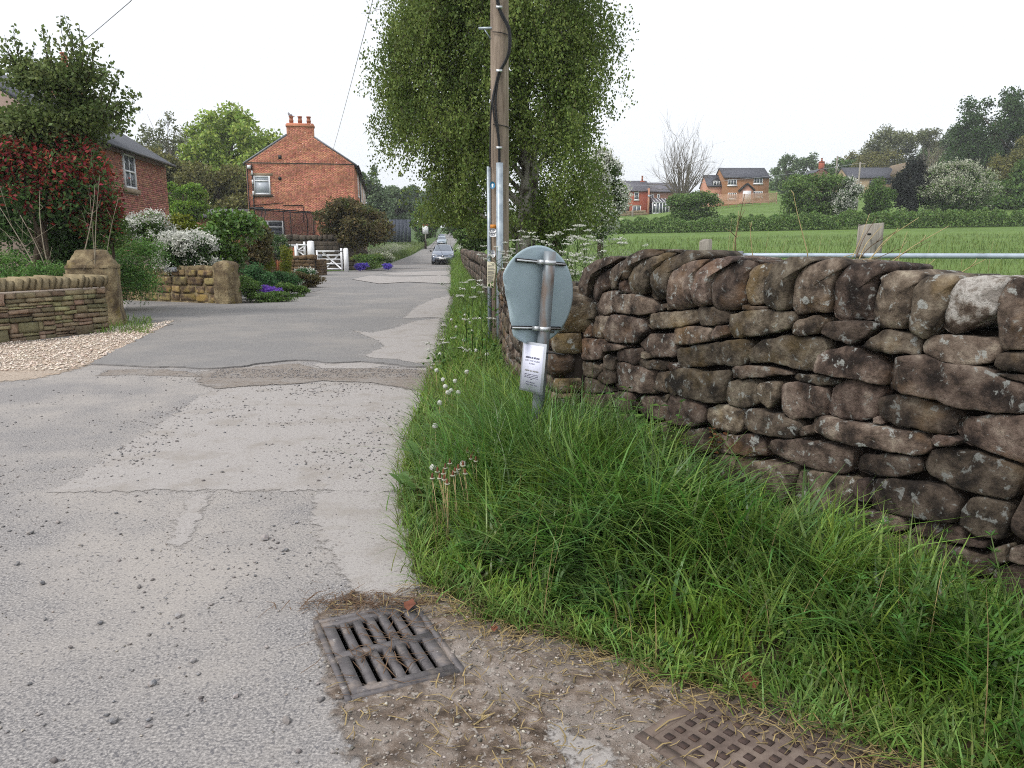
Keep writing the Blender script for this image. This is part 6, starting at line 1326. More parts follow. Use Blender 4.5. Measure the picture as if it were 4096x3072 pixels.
def limbs_mesh(base, centers, r0, rng, mb, top=None, wob=.08):
    base = np.array(base, float); top = np.array(top if top is not None else centers.mean(0)); Ht = top - base
    pts = [base + Ht * t + np.array([rng.normal() * wob, rng.normal() * wob, 0]) * np.linalg.norm(Ht) * .25 * t for t in np.linspace(0, 1, 7)]
    mb.tube(pts, np.linspace(r0, r0 * .35, 7), 9); pts = np.array(pts)
    for c in centers:
        i = rng.integers(2, 6); s = pts[i]; m_ = (s + c) / 2 + np.array([0, 0, .12 * np.linalg.norm(c - s)]) + rng.normal(size=3) * .05 * np.linalg.norm(c - s)
        r = r0 * (.42 - .03 * i); tt = np.linspace(0, 1, 6)[:, None]; curve = (1 - tt) ** 2 * s + 2 * tt * (1 - tt) * m_ + tt ** 2 * c
        mb.tube(curve, np.linspace(r, r * .2, 6), 6)
        for _ in range(3):
            e = c + rng.normal(size=3) * np.linalg.norm(c - s) * .11; mb.tube([curve[4], (curve[4] + e) / 2 + rng.normal(size=3) * .03, e], [r * .28, r * .2, r * .08], 5)
    return mb
def tree(name, label, cat, base, c, rad, n, leaf, mat, nb=22, frac=.36, trunk_r=.25, bark=m_bark, group=None, seed=0, aspect=.62, hollow=.45, second=None, limbs=14, shell=.55, trunk=True):
    rng = np.random.default_rng(seed + 100); r = empty(name, base, label, cat, group)
    ctr, rr = crown_clumps(c, *rad, nb, rng, frac, hollow)
    if trunk: mb = limbs_mesh(base, ctr[rng.permutation(len(ctr))[:limbs]], trunk_r, rng, MB(), top=np.array(c) + [0, 0, rad[2] * .3]); mb.build('trunk', bark, r, True)
    P, d, k = blob_points(n, ctr, rr, rng, shell); nr = unit(d * .5 + rdir(n, rng) + [0, 0, .5]); ax = rdir(n, rng) + d * .4
    s = leaf * rng.uniform(.6, 1.35, n)
    if second:
        m2, fr2, hi = second; up_ok = (P[:, 2] - c[2]) / rad[2] + rng.normal(size=n) * .28 > hi
        if m2 in (f_red,):                     # whole shoots carry the red young leaves
            pc = rng.random(len(ctr)) < fr2 * 1.3; w = (pc[k] & (rng.random(n) < .5) | (rng.random(n) < fr2 * .3)) & up_ok
            link(bpy.data.objects.new('crown', leaf_mesh('crown', P[~w], nr[~w], ax[~w], s[~w], s[~w] * aspect, mat)), r); P2 = P[w] + d[w] * leaf * .4
            link(bpy.data.objects.new('red_leaves', leaf_mesh('red_leaves', P2, nr[w], ax[w], s[w], s[w] * .5, m2)), r)
        else:                                  # blossom in tight clusters on the outside of the crown
            link(bpy.data.objects.new('crown', leaf_mesh('crown', P, nr, ax, s, s * aspect, mat)), r)
            q = np.flatnonzero(up_ok & (np.linalg.norm((P - np.array(c)) / np.array(rad), axis=1) > .62)); q = rng.choice(q, max(4, int(n * fr2 / 3.6)))
            P2 = np.repeat(P[q] + d[q] * leaf * .6, 9, 0); P2 = P2 + rng.normal(size=P2.shape) * leaf * .55; n2 = len(P2); s2 = leaf * rng.uniform(.4, .75, n2)
            link(bpy.data.objects.new('blossom', leaf_mesh('blossom', P2, rdir(n2, rng) + [0, 0, .8], rdir(n2, rng), s2, s2 * .8, m2)), r)
    else: link(bpy.data.objects.new('crown', leaf_mesh('crown', P, nr, ax, s, s * aspect, mat)), r)
    return r
def prect(x0, x1, y0, y1, Y):      # measured extent -> centre and radii
    c = A((x0 + x1) / 2, (y0 + y1) / 2, Y); a, b = A(x0, y1, Y), A(x1, y0, Y); return c, (abs(b[0] - a[0]) / 2, abs(b[0] - a[0]) / 2 * .85, abs(b[2] - a[2]) / 2)
SEED = [0]
def ptree(name, label, cat, rect, Y, n, leaf, mat, **kw):
    c, rad = prect(*rect, Y); bz = kw.pop('base', None); SEED[0] += 1; n = int(n * 1.9); leaf *= 1.15; rad = tuple(q * 1.12 for q in rad); kw['nb'] = int(kw.get('nb', 22) * 1.35)
    zg = float(zground(np.array([c[0]]), np.array([Y]))[0]); b = (c[0], Y, min(zg, c[2] - rad[2] * .9) if bz is None else bz)
    return tree(name, label, cat, b, c, (rad[0], kw.pop('ry', rad[1]), rad[2]), n, leaf, mat, seed=SEED[0] * 7, **kw)

# ---- the weeping birch behind the pole
rng = np.random.default_rng(5); BY = 17.0; bb = np.array([.35, BY, 0.]); br = empty('birch_tree', bb, 'large weeping birch with hanging small leaves behind the utility pole', 'tree')
def prof(z):    # half widths of the crown left and right of x=-.2
    zz = [1.5, 2.0, 2.6, 3.3, 4.2, 5.2, 6.2, 7.2, 8.5, 10, 11.3]
    return np.interp(z, zz, [1.1, 1.5, 1.55, 1.65, 1.75, 1.85, 1.75, 1.6, 1.5, 1.2, .4]), np.interp(z, zz, [1.3, 2.05, 2.2, 2.25, 2.25, 2.2, 2.1, 2.0, 1.8, 1.4, .4])
mb = MB(); tk = [bb + [0, 0, -.2], bb + [-.05, 0, 1.5], bb + [.05, 0, 3.2], bb + [-.2, .1, 5], bb + [-.15, 0, 7.5], bb + [-.3, 0, 10.5]]
mb.tube(tk, [.26, .22, .19, .15, .10, .03], 12)
anch = []; tkn = np.array(tk)
for i in range(150):
    z = 1.9 + 9.0 * rng.random() ** .85; th_ = rng.random() * 2 * math.pi; rl, rr_ = prof(z); w = (rl if math.cos(th_) < 0 else rr_)
    q = rng.random() ** .42; lump = 1 + .16 * noise.noise(Vector((math.cos(th_) * 1.8, math.sin(th_) * 1.8, z * .8)))
    e = np.array([-.2 + w * q * lump * math.cos(th_), BY + w * .85 * q * lump * math.sin(th_), z]); anch.append(e)
    if q > .55 and i % 2 == 0:
        zs = max(1.6, z - .9 - w * q * .35); s = np.array([np.interp(zs, tkn[:, 2], tkn[:, k]) for k in range(3)]); tt = np.linspace(0, 1, 6)[:, None]; m_ = (s + e) / 2 + [0, 0, .35 * w * q * .5]
        cv = (1 - tt) ** 2 * s + 2 * tt * (1 - tt) * m_ + tt ** 2 * e; mb.tube(cv, np.linspace(.055, .012, 6), 6)
mb.build('trunk', m_birchbark, br, True)
for (x_, y_) in ((404, 30), (408, 55), (406, 80), (412, 100), (415, 15), (406, 125), (412, 70), (420, 40)): anch.append(A(x_, y_, 16.4 + rng.random()))
anch = np.array(anch); PP = []; AX = []; tw = MB(); nst = 7000
for s in range(nst):
    a_ = anch[rng.integers(len(anch))] + rng.normal(size=3) * [.27, .27, .33]; Ls = rng.uniform(.2, .85) * (1 if rng.random() < .85 else 1.5); out = a_ - np.array([-.2, BY, a_[2]]); out /= np.linalg.norm(out) + 1e-6
    nl = int(Ls * 60) + 12; t = np.sort(rng.random(nl)); drift = rng.normal(size=2) * .2
    x = a_[0] + out[0] * .18 * np.sqrt(t) + drift[0] * t; y = a_[1] + out[1] * .25 * np.sqrt(t) + drift[1] * t; z = a_[2] - Ls * t ** 1.3
    p = np.stack([x, y, z], 1) + rng.normal(size=(nl, 3)) * .075; p = p[p[:, 2] > 1.75 + .25 * (p[:, 0] < -1.0)]; PP.append(p); AX.append(np.tile([0, 0, -1.], (len(p), 1)) + rng.normal(size=(len(p), 3)) * .6)
    if s % 5 == 0: tw.tube([a_, a_ + [out[0] * .2, out[1] * .2, -Ls * .35], a_ + [out[0] * .25 + drift[0], out[1] * .25 + drift[1], -Ls]], [.006, .004, .002], 3, False)
PP = np.concatenate(PP); AX = np.concatenate(AX); nL = len(PP); s_ = rng.uniform(.04, .075, nL)
tag(tw.build('twigs', m_bark, br), kind='stuff')
link(bpy.data.objects.new('crown', leaf_mesh('crown', PP, rdir(nL, rng), AX, s_, s_ * .72, f_birch)), br)

# ---- garden tree, photinia and shrubs on the left
def shoots_tree(name, label, base, pts_tips, trunk_pts, leaf, mat, nfill, crown, seed):
    rng = np.random.default_rng(seed); r = empty(name, base, label, 'tree'); mb = MB(); c, rad = crown; ctr, rr = crown_clumps(c, *rad, 18, rng, .42, .2)
    limbs_mesh(base, ctr[:10], .09, rng, mb, top=np.array(c)); P = []; D_ = []
    for (tip, L) in pts_tips:
        tip = np.array(tip); k = np.argmin(np.linalg.norm(ctr - tip, axis=1)); s = ctr[k] * .5 + tip * .5 - [0, 0, L * .2]
        tt = np.linspace(0, 1, 7)[:, None]; m_ = (s + tip) / 2 + rng.normal(size=3) * .08; cv = (1 - tt) ** 2 * s + 2 * tt * (1 - tt) * m_ + tt ** 2 * tip; mb.tube(cv, np.linspace(.012, .003, 7), 4)
        n = int(np.linalg.norm(tip - s) * 75); t = rng.random(n)[:, None]; q = (1 - t) ** 2 * s + 2 * t * (1 - t) * m_ + t ** 2 * tip; P.append(q + rng.normal(size=(n, 3)) * .045); D_.append(rng.normal(size=(n, 3)) * .7 + [0, 0, -.6])
    q, d, k = blob_points(nfill, ctr, rr, rng, .7); P.append(q); D_.append(rdir(nfill, rng) + [0, 0, -.4]); P = np.concatenate(P); D_ = np.concatenate(D_); s = leaf * rng.uniform(.7, 1.3, len(P))
    mb.build('trunk', m_bark, r, True); link(bpy.data.objects.new('crown', leaf_mesh('crown', P, rdir(len(P), rng), D_, s, s * .68, mat)), r); return r
tips = [(A(x / 2.16, y / 2.16, 16.2 + dy), L) for x, y, dy, L in ((20, 90, 0, 1), (78, 100, .2, .8), (165, 80, 0, .9), (208, 35, 0, 1.2), (215, 80, .3, .8), (270, 90, -.2, .8), (285, 105, 0, .7), (345, 160, .1, .9), (390, 215, .3, .8), (450, 200, 0, .9), (430, 270, -.2, .8), (500, 320, 0, .9), (510, 358, 0, .8), (575, 360, .1, 1.0), (565, 480, -.2, .9), (490, 420, .2, .8), (540, 520, 0, .8), (120, 120, .3, .8), (40, 130, -.4, .8), (240, 140, .2, .8), (320, 220, 0, .8), (470, 250, .3, .8), (520, 500, .2, .7), (370, 190, -.3, .7), (-30, 80, 0, 1), (300, 170, .3, .7), (455, 300, -.2, .7), (0, 60, .2, .9), (140, 150, 0, .8), (190, 130, .3, .7))]
_old = tips; tips = [(A(x * .463, y * .463, 16.2), L) for x, y, L in ((10, 75, 1), (30, 55, 1), (75, 95, .8), (130, 40, 1), (138, 30, 1.2), (100, 70, .9), (172, 55, .9), (178, 85, .8), (200, 100, .8), (215, 90, .9), (240, 130, .9), (262, 155, .8), (232, 170, .8), (280, 190, .9), (270, 240, .8), (305, 200, 1.0), (300, 235, .9), (290, 262, .8), (250, 210, .8), (60, 110, .8), (150, 110, .8), (20, 120, .8), (-40, 60, 1), (-60, 110, .9), (110, 120, .8), (190, 150, .7), (285, 290, .7), (45, 85, .9), (90, 60, 1), (155, 75, .9), (205, 120, .9), (225, 150, .9), (250, 180, .9), (265, 215, .9), (295, 215, .9), (280, 250, .8), (0, 100, .9), (120, 85, .9), (185, 110, .9), (240, 240, .7), (262, 275, .7))]
shoots_tree('garden_tree', 'leafy green garden tree with upright shoots against the sky at far left', (-10.6, 16.4, 0), tips, None, .085, f_pear, 21000, (A(62, 112, 16.6), (1.85, 1.4, 1.3)), 8)
def shrub(name, label, c, rad, n, leaf, mat, seed, base=0.0, cat='shrub', nb=14, frac=.42, second=None, aspect=.55, stems=m_bark, group=None, hollow=.35, tr=.05, trunk=True):
    return tree(name, label, cat, (c[0], c[1], base), c, rad, n, leaf, mat, nb=nb, frac=frac, trunk_r=tr, bark=stems, group=group, seed=seed, aspect=aspect, second=second, limbs=8, hollow=hollow, shell=.6, trunk=trunk)
def pshrub(name, label, rect, Y, n, leaf, mat, seed, **kw):
    c, rad = prect(*rect, Y); ry = kw.pop('ry', None); return shrub(name, label, c, (rad[0], ry or rad[1], rad[2]), n, leaf, mat, seed, **kw)
pshrub('photinia_shrub', 'red leaved photinia shrub in front of the old brick house', (-40, 112, 105, 240), 16.2, 13000, .10, f_deep, 21, second=(f_red, .5, -.35), ry=1.0, tr=.06)
pshrub('photinia_shrub', 'smaller red tipped photinia hanging towards the brick wall', (70, 142, 148, 262), 17.0, 10000, .09, f_mid, 22, second=(f_red, .3, -.4), ry=.9)
pshrub('hedge_shrub', 'dark green shrub behind the bare pale stems at far left', (-50, 120, 165, 300), 17.3, 14000, .10, f_deep, 23, ry=.9)
pshrub('feathery_shrub', 'feathery mid green shrub spreading above the gate pillar', (60, 172, 222, 318), 18.7, 17000, .075, f_yew, 24, ry=1.1, aspect=.35)
pshrub('feathery_shrub', 'low feathery green plants along the back of the split stone wall', (-30, 78, 246, 310), 15.2, 9000, .06, f_yew, 25, ry=.6, aspect=.35, trunk=False)
pshrub('viburnum_shrub', 'shrub covered in white flower clusters above the rendered wall', (150, 226, 222, 290), 21.75, 9500, .095, f_deep, 26, second=(f_blossom, .48, -.95), ry=.65)
pshrub('viburnum_shrub', 'upper sprawl of white flowers below the old brick house', (118, 180, 205, 262), 23.2, 5200, .09, f_mid, 27, second=(f_blossom, .42, -.9), ry=.8, base=.5)
pshrub('laurel_shrub', 'glossy yellow green laurel above the garden wall', (184, 262, 198, 285), 23.9, 8500, .15, f_laurel, 28, ry=1.0)
pshrub('golden_shrub', 'small golden leaved shrub left of the laurel', (163, 202, 210, 255), 23.6, 3000, .10, f_gold, 29, base=.6, ry=.5)
pshrub('bronze_shrub', 'brown green shrub right of the laurel', (236, 274, 212, 275), 26.5, 5200, .11, f_brown, 30, ry=.9)
pshrub('rose_shrub', 'dark shrub with a few pale flowers leaning over the red fence', (254, 292, 230, 272), 37, 4200, .10, f_deep, 31, second=(f_may, .06, -.9), ry=.8)
# bare pale stems
def bare_shrub(name, label, base, tips, seed, r0=.03, mat=m_palebark):
    rng = np.random.default_rng(seed); r = empty(name, base, label, 'shrub'); mb = MB(); b = np.array(base, float)
    for tp in tips:
        tp = np.array(tp); m_ = b * .45 + tp * .55 + rng.normal(size=3) * .12; tt = np.linspace(0, 1, 9)[:, None]; s = b + rng.normal(size=3) * [.08, .08, 0]; cv = (1 - tt) ** 2 * s + 2 * tt * (1 - tt) * m_ + tt ** 2 * tp; mb.tube(cv, np.linspace(r0, r0 * .3, 9), 6)
        for _ in range(4):
            i = rng.integers(3, 9); e = cv[i] + rng.normal(size=3) * .22 + [0, 0, .2]; mb.tube([cv[i], (cv[i] + e) / 2 + rng.normal(size=3) * .04, e], [r0 * .35, r0 * .25, r0 * .12], 4)
    mb.build('stems', mat, r, True); return r
bare_shrub('bare_stemmed_shrub', 'pale bare multi stemmed shrub behind the split stone wall', (A(62, 282, 15.3)[0], 15.3, .1), [A(-5, 200, 15.3), A(20, 215, 15.1), A(40, 190, 15.5), A(5, 232, 15.0), A(95, 185, 15.6)], 3, .018)
bare_shrub('bare_stemmed_shrub', 'slender upright pale stem left of the gate pillar', (A(93, 285, 15.0)[0], 15.0, .1), [A(100, 175, 15.2), A(118, 200, 15.3), A(90, 195, 15.1)], 4, .013)

# flower bed by the driveway and bed by the gate
bed = [(240, 268, 262, 298, 22.6, f_geran, 'dark_mound', 'dark green mound plant at the back of the flower bed', .07, None), (262, 295, 272, 296, 24.5, f_geran, 'green_mound', 'light green ferny mound in the middle of the flower bed', .06, None), (287, 318, 272, 290, 29, f_brown, 'bronze_mound', 'brownish low plant at the right end of the flower bed', .08, None),
       (236, 258, 278, 302, 21.4, f_mid, 'leafy_plant', 'mid green leafy plant next to the rounded wall end', .07, None), (253, 277, 284, 300, 21.9, f_purple, 'purple_flower_clump', 'clump of purple flowers at the front of the flower bed', .045, None), (275, 305, 284, 299, 23.5, f_mid, 'edging_plant', 'low bushy green edging plant in front of the flower bed', .07, None),
       (262, 272, 252, 276, 27, f_gold, 'dwarf_conifer', 'smaller golden dwarf conifer in the flower bed', .05, None), (281, 293, 247, 275, 28, f_gold, 'dwarf_conifer', 'taller golden dwarf conifer in the flower bed', .05, None), (251, 264, 247, 268, 26.5, f_ivy, 'ivy', 'dark ivy climbing over the garden wall', .06, None), (250, 290, 292, 303, 21.3, f_mid, 'edging_plant', 'lowest green leaves along the road edge of the flower bed', .06, None), (296, 312, 268, 282, 32, f_geran, 'white_flower_plant', 'green plant with a few white flowers below the wall end', .07, (f_blossom, .08, -.9))]
for i, (x0, x1, y0, y1, Y, mt, nm, lab, lf, sec) in enumerate(bed):
    c, rad = prect(x0, x1, y0, y1, Y); shrub(nm, lab, (c[0], Y, c[2]), (rad[0] * 1.35, max(.5, rad[1]), rad[2] * 1.3), int(2200 + 14000 * rad[0] * rad[2]), lf, mt, 60 + i, cat='plant', nb=12, frac=.45, second=sec, trunk=False)
gbed = [(349, 392, 251, 270, 48, f_mid, 'leafy_plant', 'leafy green plants in the bed right of the white gate', .10, (f_gold, .04, 0)), (370, 395, 253, 266, 48.5, f_mid, 'white_flower_plant', 'cream flowering plants at the right of the gate bed', .10, (f_may, .35, -.2)), (352, 372, 262, 272, 46.5, f_violet, 'violet_flower_clump', 'left violet flower clump at the front of the gate bed', .08, None), (380, 395, 262, 271, 46.5, f_violet, 'violet_flower_clump', 'right violet flower clump near the lane', .08, None)]
for i, (x0, x1, y0, y1, Y, mt, nm, lab, lf, sec) in enumerate(gbed):
    c, rad = prect(x0, x1, y0, y1, Y); shrub(nm, lab, (c[0], Y, c[2]), (rad[0], max(.5, rad[1]), rad[2]), int(1200 + 2600 * rad[0] * rad[2]), lf, mt, 80 + i, cat='plant', nb=12, frac=.45, second=sec, trunk=False)
ptree('bronze_leaf_tree', 'round brown green bush tree right of the red brick house', 'tree', (320, 389, 199, 252), 50.5, 9500, .17, f_brown, nb=34, frac=.33, trunk_r=.2, base=0, limbs=16)

# ---- trees behind the houses on the left
ptree('bare_ash_tree', 'pale budding tree top above the slate roof at left', 'tree', (138, 200, 116, 215), 105, 3800, .30, f_sparse, nb=40, frac=.2, trunk_r=.4, bark=m_greybark, limbs=34)
ptree('oak_tree', 'large yellow green spring oak behind the red brick house', 'tree', (182, 283, 108, 235), 88, 13000, .36, f_oak, nb=52, frac=.25, trunk_r=.5, limbs=30)
ptree('olive_tree', 'brownish olive tree below the spring oak', 'tree', (176, 262, 165, 240), 78, 8000, .30, f_olive, nb=34, frac=.3, trunk_r=.3)
ptree('lime_bush', 'bright lime green bush right of the old brick house', 'bush', (160, 206, 178, 226), 58, 4200, .20, f_lime, nb=24, frac=.32, trunk_r=.12)
ptree('olive_tree', 'darker olive tree standing behind the old brick house corner', 'tree', (120, 200, 150, 240), 82, 6500, .32, f_olive, nb=30, frac=.3, trunk_r=.3)
ptree('willow_tree', 'pale grey green tree right behind the terrace roof', 'tree', (352, 388, 165, 235), 135, 4600, .42, f_willow, nb=30, frac=.28, trunk_r=.3)
ptree('willow_tree', 'broad hazy green willow behind the meadow', 'tree', (372, 420, 186, 235), 150, 5600, .48, f_willow, nb=34, frac=.3, trunk_r=.3)
ptree('distant_tree', 'dark distant treetop above the hazy willow', 'tree', (402, 428, 184, 215), 230, 2600, .6, f_darkoak, nb=18, frac=.34, trunk_r=.4)
ptree('distant_tree', 'pale distant tree beside the dark treetop', 'tree', (418, 450, 178, 230), 210, 3200, .6, f_willow, nb=20, frac=.32, trunk_r=.4)
ptree('hedgerow_tree', 'green hedgerow tree left of the far lane', 'tree', (410, 440, 203, 243), 118, 3800, .32, f_mid, nb=24, frac=.3, trunk_r=.2)
ptree('hedgerow_tree', 'green hedgerow tree over the parked cars', 'tree', (440, 480, 196, 240), 100, 5200, .28, f_mid, nb=28, frac=.3, trunk_r=.2)
ptree('hedgerow_tree', 'dark hedge bush between the birch and the lane', 'bush', (452, 500, 214, 252), 42, 5200, .15, f_hedge, nb=28, frac=.3, trunk_r=.12)
ptree('hedgerow_tree', 'low hedge bush at the foot of the birch', 'bush', (500, 575, 222, 262), 23, 6500, .095, f_hedge, nb=30, frac=.3, trunk_r=.1)

# ---- hillside on the right
ptree('hawthorn_tree', 'white blossoming tree right of the birch', 'tree', (574, 629, 142, 246), 34, 10000, .13, f_mid, nb=34, frac=.3, trunk_r=.15, second=(f_blossom, .42, -.6))
ptree('round_bush', 'rounded dark green bush below the bare tree', 'bush', (664, 721, 190, 226), 112, 6500, .27, f_hedge, nb=30, frac=.34, trunk_r=.2)
ptree('dark_bush', 'large dark green bush below the stone cottage', 'bush', (774, 862, 172, 224), 100, 8500, .27, f_hedge, nb=40, frac=.32, trunk_r=.2)
ptree('hawthorn_bush', 'white flowering hawthorn in front of the large dark bush', 'bush', (828, 863, 178, 216), 97, 3200, .20, f_deep, nb=20, frac=.34, trunk_r=.1, second=(f_blossom, .48, -.9))
ptree('green_bush', 'fresh green bush below the stone barn', 'bush', (860, 898, 180, 218), 98, 3800, .23, f_mid, nb=22, frac=.34, trunk_r=.1)
ptree('conifer_tree', 'dark purplish conifer right of the stone barn', 'tree', (890, 934, 158, 220), 103, 4800, .26, f_conifer, nb=26, frac=.34, trunk_r=.2)
ptree('may_tree', 'broad hawthorn creamy with may blossom on the hillside', 'tree', (918, 998, 160, 220), 102, 8500, .27, f_hedge, nb=40, frac=.32, trunk_r=.2, second=(f_may, .42, -.2))
ptree('hill_tree', 'small grey green tree right of the new brick house', 'tree', (772, 800, 152, 200), 195, 3000, .42, f_willow, nb=22, frac=.3, trunk_r=.25)
ptree('hill_tree', 'pale rounded tree behind the cottage chimney', 'tree', (792, 832, 153, 195), 205, 3400, .45, f_willow, nb=26, frac=.28, trunk_r=.3)
ptree('hill_tree', 'deep green tree behind the first hillside pole', 'tree', (826, 864, 158, 192), 200, 3400, .45, f_mid, nb=24, frac=.3, trunk_r=.3)
ptree('hill_tree', 'open budding tree above the barn roof', 'tree', (858, 920, 122, 190), 200, 5200, .48, f_sparse, nb=38, frac=.25, trunk_r=.35, bark=m_greybark)
ptree('hill_tree', 'olive green trees just behind the barn roof', 'tree', (850, 912, 150, 196), 190, 5000, .45, f_olive, nb=30, frac=.3, trunk_r=.3)
ptree('hill_tree', 'greyish open tree right of the barn gable', 'tree', (902, 952, 128, 190), 200, 4600, .45, f_sparse, nb=34, frac=.25, trunk_r=.3, bark=m_greybark)
ptree('hill_tree', 'pale tree left of the great dark oak', 'tree', (935, 975, 124, 190), 195, 4600, .45, f_willow, nb=30, frac=.28, trunk_r=.3)
ptree('hill_tree', 'dark dense tree behind the may blossom', 'tree', (930, 985, 145, 205), 165, 5200, .40, f_deep, nb=30, frac=.3, trunk_r=.3)
ptree('oak_tree', 'great dark green oak at the top right of the hill', 'tree', (948, 1040, 88, 190), 150, 12000, .42, f_darkoak, nb=56, frac=.24, trunk_r=.5, limbs=26)
ptree('hill_tree', 'dark tree touching the right side of the great oak', 'tree', (1000, 1060, 98, 200), 150, 6500, .42, f_darkoak, nb=34, frac=.28, trunk_r=.4)
ptree('hill_tree', 'olive tree below the great oak at far right', 'tree', (985, 1050, 138, 215), 125, 6500, .32, f_olive, nb=34, frac=.3, trunk_r=.3)
ptree('hill_tree', 'mid green bush at the right end of the hedge', 'bush', (950, 1050, 178, 222), 120, 6500, .32, f_mid, nb=34, frac=.3, trunk_r=.2)
for k, (x0, x1, y0, y1, Y, mt, lab) in enumerate(((806, 850, 160, 200, 215, f_mid, 'green tree filling the gap left of the stone barn'), (835, 880, 150, 195, 225, f_olive, 'olive tree rising behind the stone cottage'), (905, 960, 138, 200, 215, f_mid, 'green tree behind the dark conifer'), (960, 1010, 130, 205, 180, f_deep, 'deep green tree left below the great oak'), (1005, 1060, 150, 225, 118, f_hedge, 'dark hedge tree at the right edge above the meadow'), (765, 800, 165, 205, 210, f_mid, 'low green tree touching the new house gable'))):
    ptree('hill_tree', lab, 'tree', (x0, x1, y0, y1), Y, 4200, .44, mt, nb=28, frac=.3, trunk_r=.3)
# bare tree on the slope
def bare_tree(name, label, base, c, rad, seed, n=46, r0=.35, mat=m_greybark):
    rng = np.random.default_rng(seed); r = empty(name, base, label, 'tree'); mb = MB(); b = np.array(base, float); c = np.array(c)
    mb.tube([b, b + [0, 0, 1.2], b + [.1, 0, 2.2]], [r0, r0 * .85, r0 * .7], 10)
    def grow(s, d, L, rad_, lv):
        d = d / np.linalg.norm(d); pts = [s]
        for k in range(4): d = d + rng.normal(size=3) * .10 + [0, 0, .06]; d /= np.linalg.norm(d); pts.append(pts[-1] + d * L / 4)
        mb.tube(pts, np.linspace(rad_, rad_ * .5, 5), 5 if lv < 2 else 3, False)
        if lv < 3:
            for k in range(3 if lv else 2):
                i = rng.integers(2, 5); e = d + rng.normal(size=3) * .42 + [0, 0, .12]; grow(pts[i], e, L * rng.uniform(.5, .75), rad_ * .5, lv + 1)
    for k in range(n):
        t = rng.uniform(0, 2 * math.pi); el = rng.uniform(.25, 1.0); tgt = c + np.array([rad[0] * math.cos(t) * (1 - el * .55), rad[0] * .8 * math.sin(t) * (1 - el * .55), rad[2] * (el * 1.2 - .75)])
        s = b + [rng.normal() * .25, rng.normal() * .25, rng.uniform(.6, 2.2)]; grow(s, tgt - s, np.linalg.norm(tgt - s) * .72, r0 * .26, 0)
    mb.build('branches', mat, r, True); return r
c, rad = prect(650, 717, 126, 205, 128); bare_tree('bare_tree', 'leafless grey tree with fan of upright branches in front of the hillside houses', (c[0], 128, A(684, 210, 128)[2]), c, rad, 12)
c, rad = prect(922, 944, 142, 188, 140); bare_tree('bare_birch', 'small bare pale stemmed tree beside the dark conifer', (c[0], 140, A(932, 200, 140)[2]), c, rad, 13, n=14, r0=.2, mat=m_palebark)
# the hedge across the field
hs = tag(empty('field_hedge', A(760, 232, 90)), 'long low dark green hedge across the far side of the meadow', 'hedge'); rng = np.random.default_rng(3)
nH = 26000; px = rng.uniform(570, 1060, nH); Yh_ = 90 + rng.normal(size=nH) * 1.0; ztop = np.interp(px, [570, 640, 700, 760, 860, 960, 1024], [217, 216, 217, 213, 210, 208, 208]); zbot = np.interp(px, [570, 700, 860, 1024], [236, 233, 228, 225.5])
v = rng.random(nH) ** .8; lum = np.array([noise.noise(Vector((p * .05, 0, 0))) * 5 + noise.noise(Vector((p * .17, 5, 0))) * 5 for p in px]); py = zbot + (ztop + 2 + lum - zbot) * v
P = np.array([A(a_, b_, y_) for a_, b_, y_ in zip(px, py, Yh_)]); d = rdir(nH, rng) + [0, -.4, .4]; s = rng.uniform(.14, .34, nH)
link(bpy.data.objects.new('foliage', leaf_mesh('foliage', P, unit(d), rdir(nH, rng), s, s * .65, f_hedge)), hs)
# ================================================================== GRASS AND WEEDS
def blades(name, B, h, w, mat, bend, lean, rng, seg=3, az=None):
    """B base points (n,3); every blade a tapering, drooping strip"""
    n = len(B); az = rng.uniform(0, 2 * math.pi, n) if az is None else az; dx, dy = np.cos(az), np.sin(az); side = np.stack([-dy, dx, 0 * dx], 1); rows = []
    tw_ = rng.normal(size=n) * .5; side = np.stack([-np.sin(az + tw_), np.cos(az + tw_), 0 * az], 1)
    for k in range(seg + 1):
        t = k / seg; r = h * (lean * t + bend * t ** 2.2); z = h * (t - .42 * np.clip(bend, 0, 1.6) * t ** 2.6)
        c = B + np.stack([dx * r, dy * r, z], 1); ww = (w * (1 - t ** 1.6) * (.75 + .5 * min(t * 3, 1)))[:, None] * .5
        if k < seg: rows += [c - side * ww, c + side * ww]
        else: rows += [c]
    m = 2 * seg + 1; V = np.stack(rows, 1).reshape(-1, 3); base = (np.arange(n) * m)[:, None]
    Q = np.concatenate([base + np.array([[2 * k, 2 * k + 1, 2 * k + 3, 2 * k + 2]]) for k in range(seg - 1)]) if seg > 1 else np.zeros((0, 4), int); T = base + np.array([[2 * seg - 2, 2 * seg - 1, 2 * seg]])
    F = [list(q) for q in Q.tolist()] + T.tolist()
    return np_mesh(name, V, F, mat)
def grass(name, label, B, h, w, mat, rng, bend=(.2, .9), lean=(.05, .35), seg=3, az=None):
    n = len(B); o = link(bpy.data.objects.new(name, blades(name, B, h, w, mat, rng.uniform(*bend, n), rng.uniform(*lean, n), rng, seg, az))); return tag(o, label, 'grass', kind='stuff')
rng = np.random.default_rng(17)
def sample_verge(n, y0, y1, x0=-2.0, x1=2.6, poly=VERGE):
    out = []
    while sum(map(len, out)) < n:
        x = rng.uniform(x0, x1, n * 3); y = rng.uniform(y0, y1, n * 3); m = in_poly(x, y, poly); out.append(np.stack([x[m], y[m]], 1))
    return np.concatenate(out)[:n]
def nz2(P, s, o=0): return np.array([noise.noise(Vector((p[0] * s, p[1] * s, o))) for p in P])
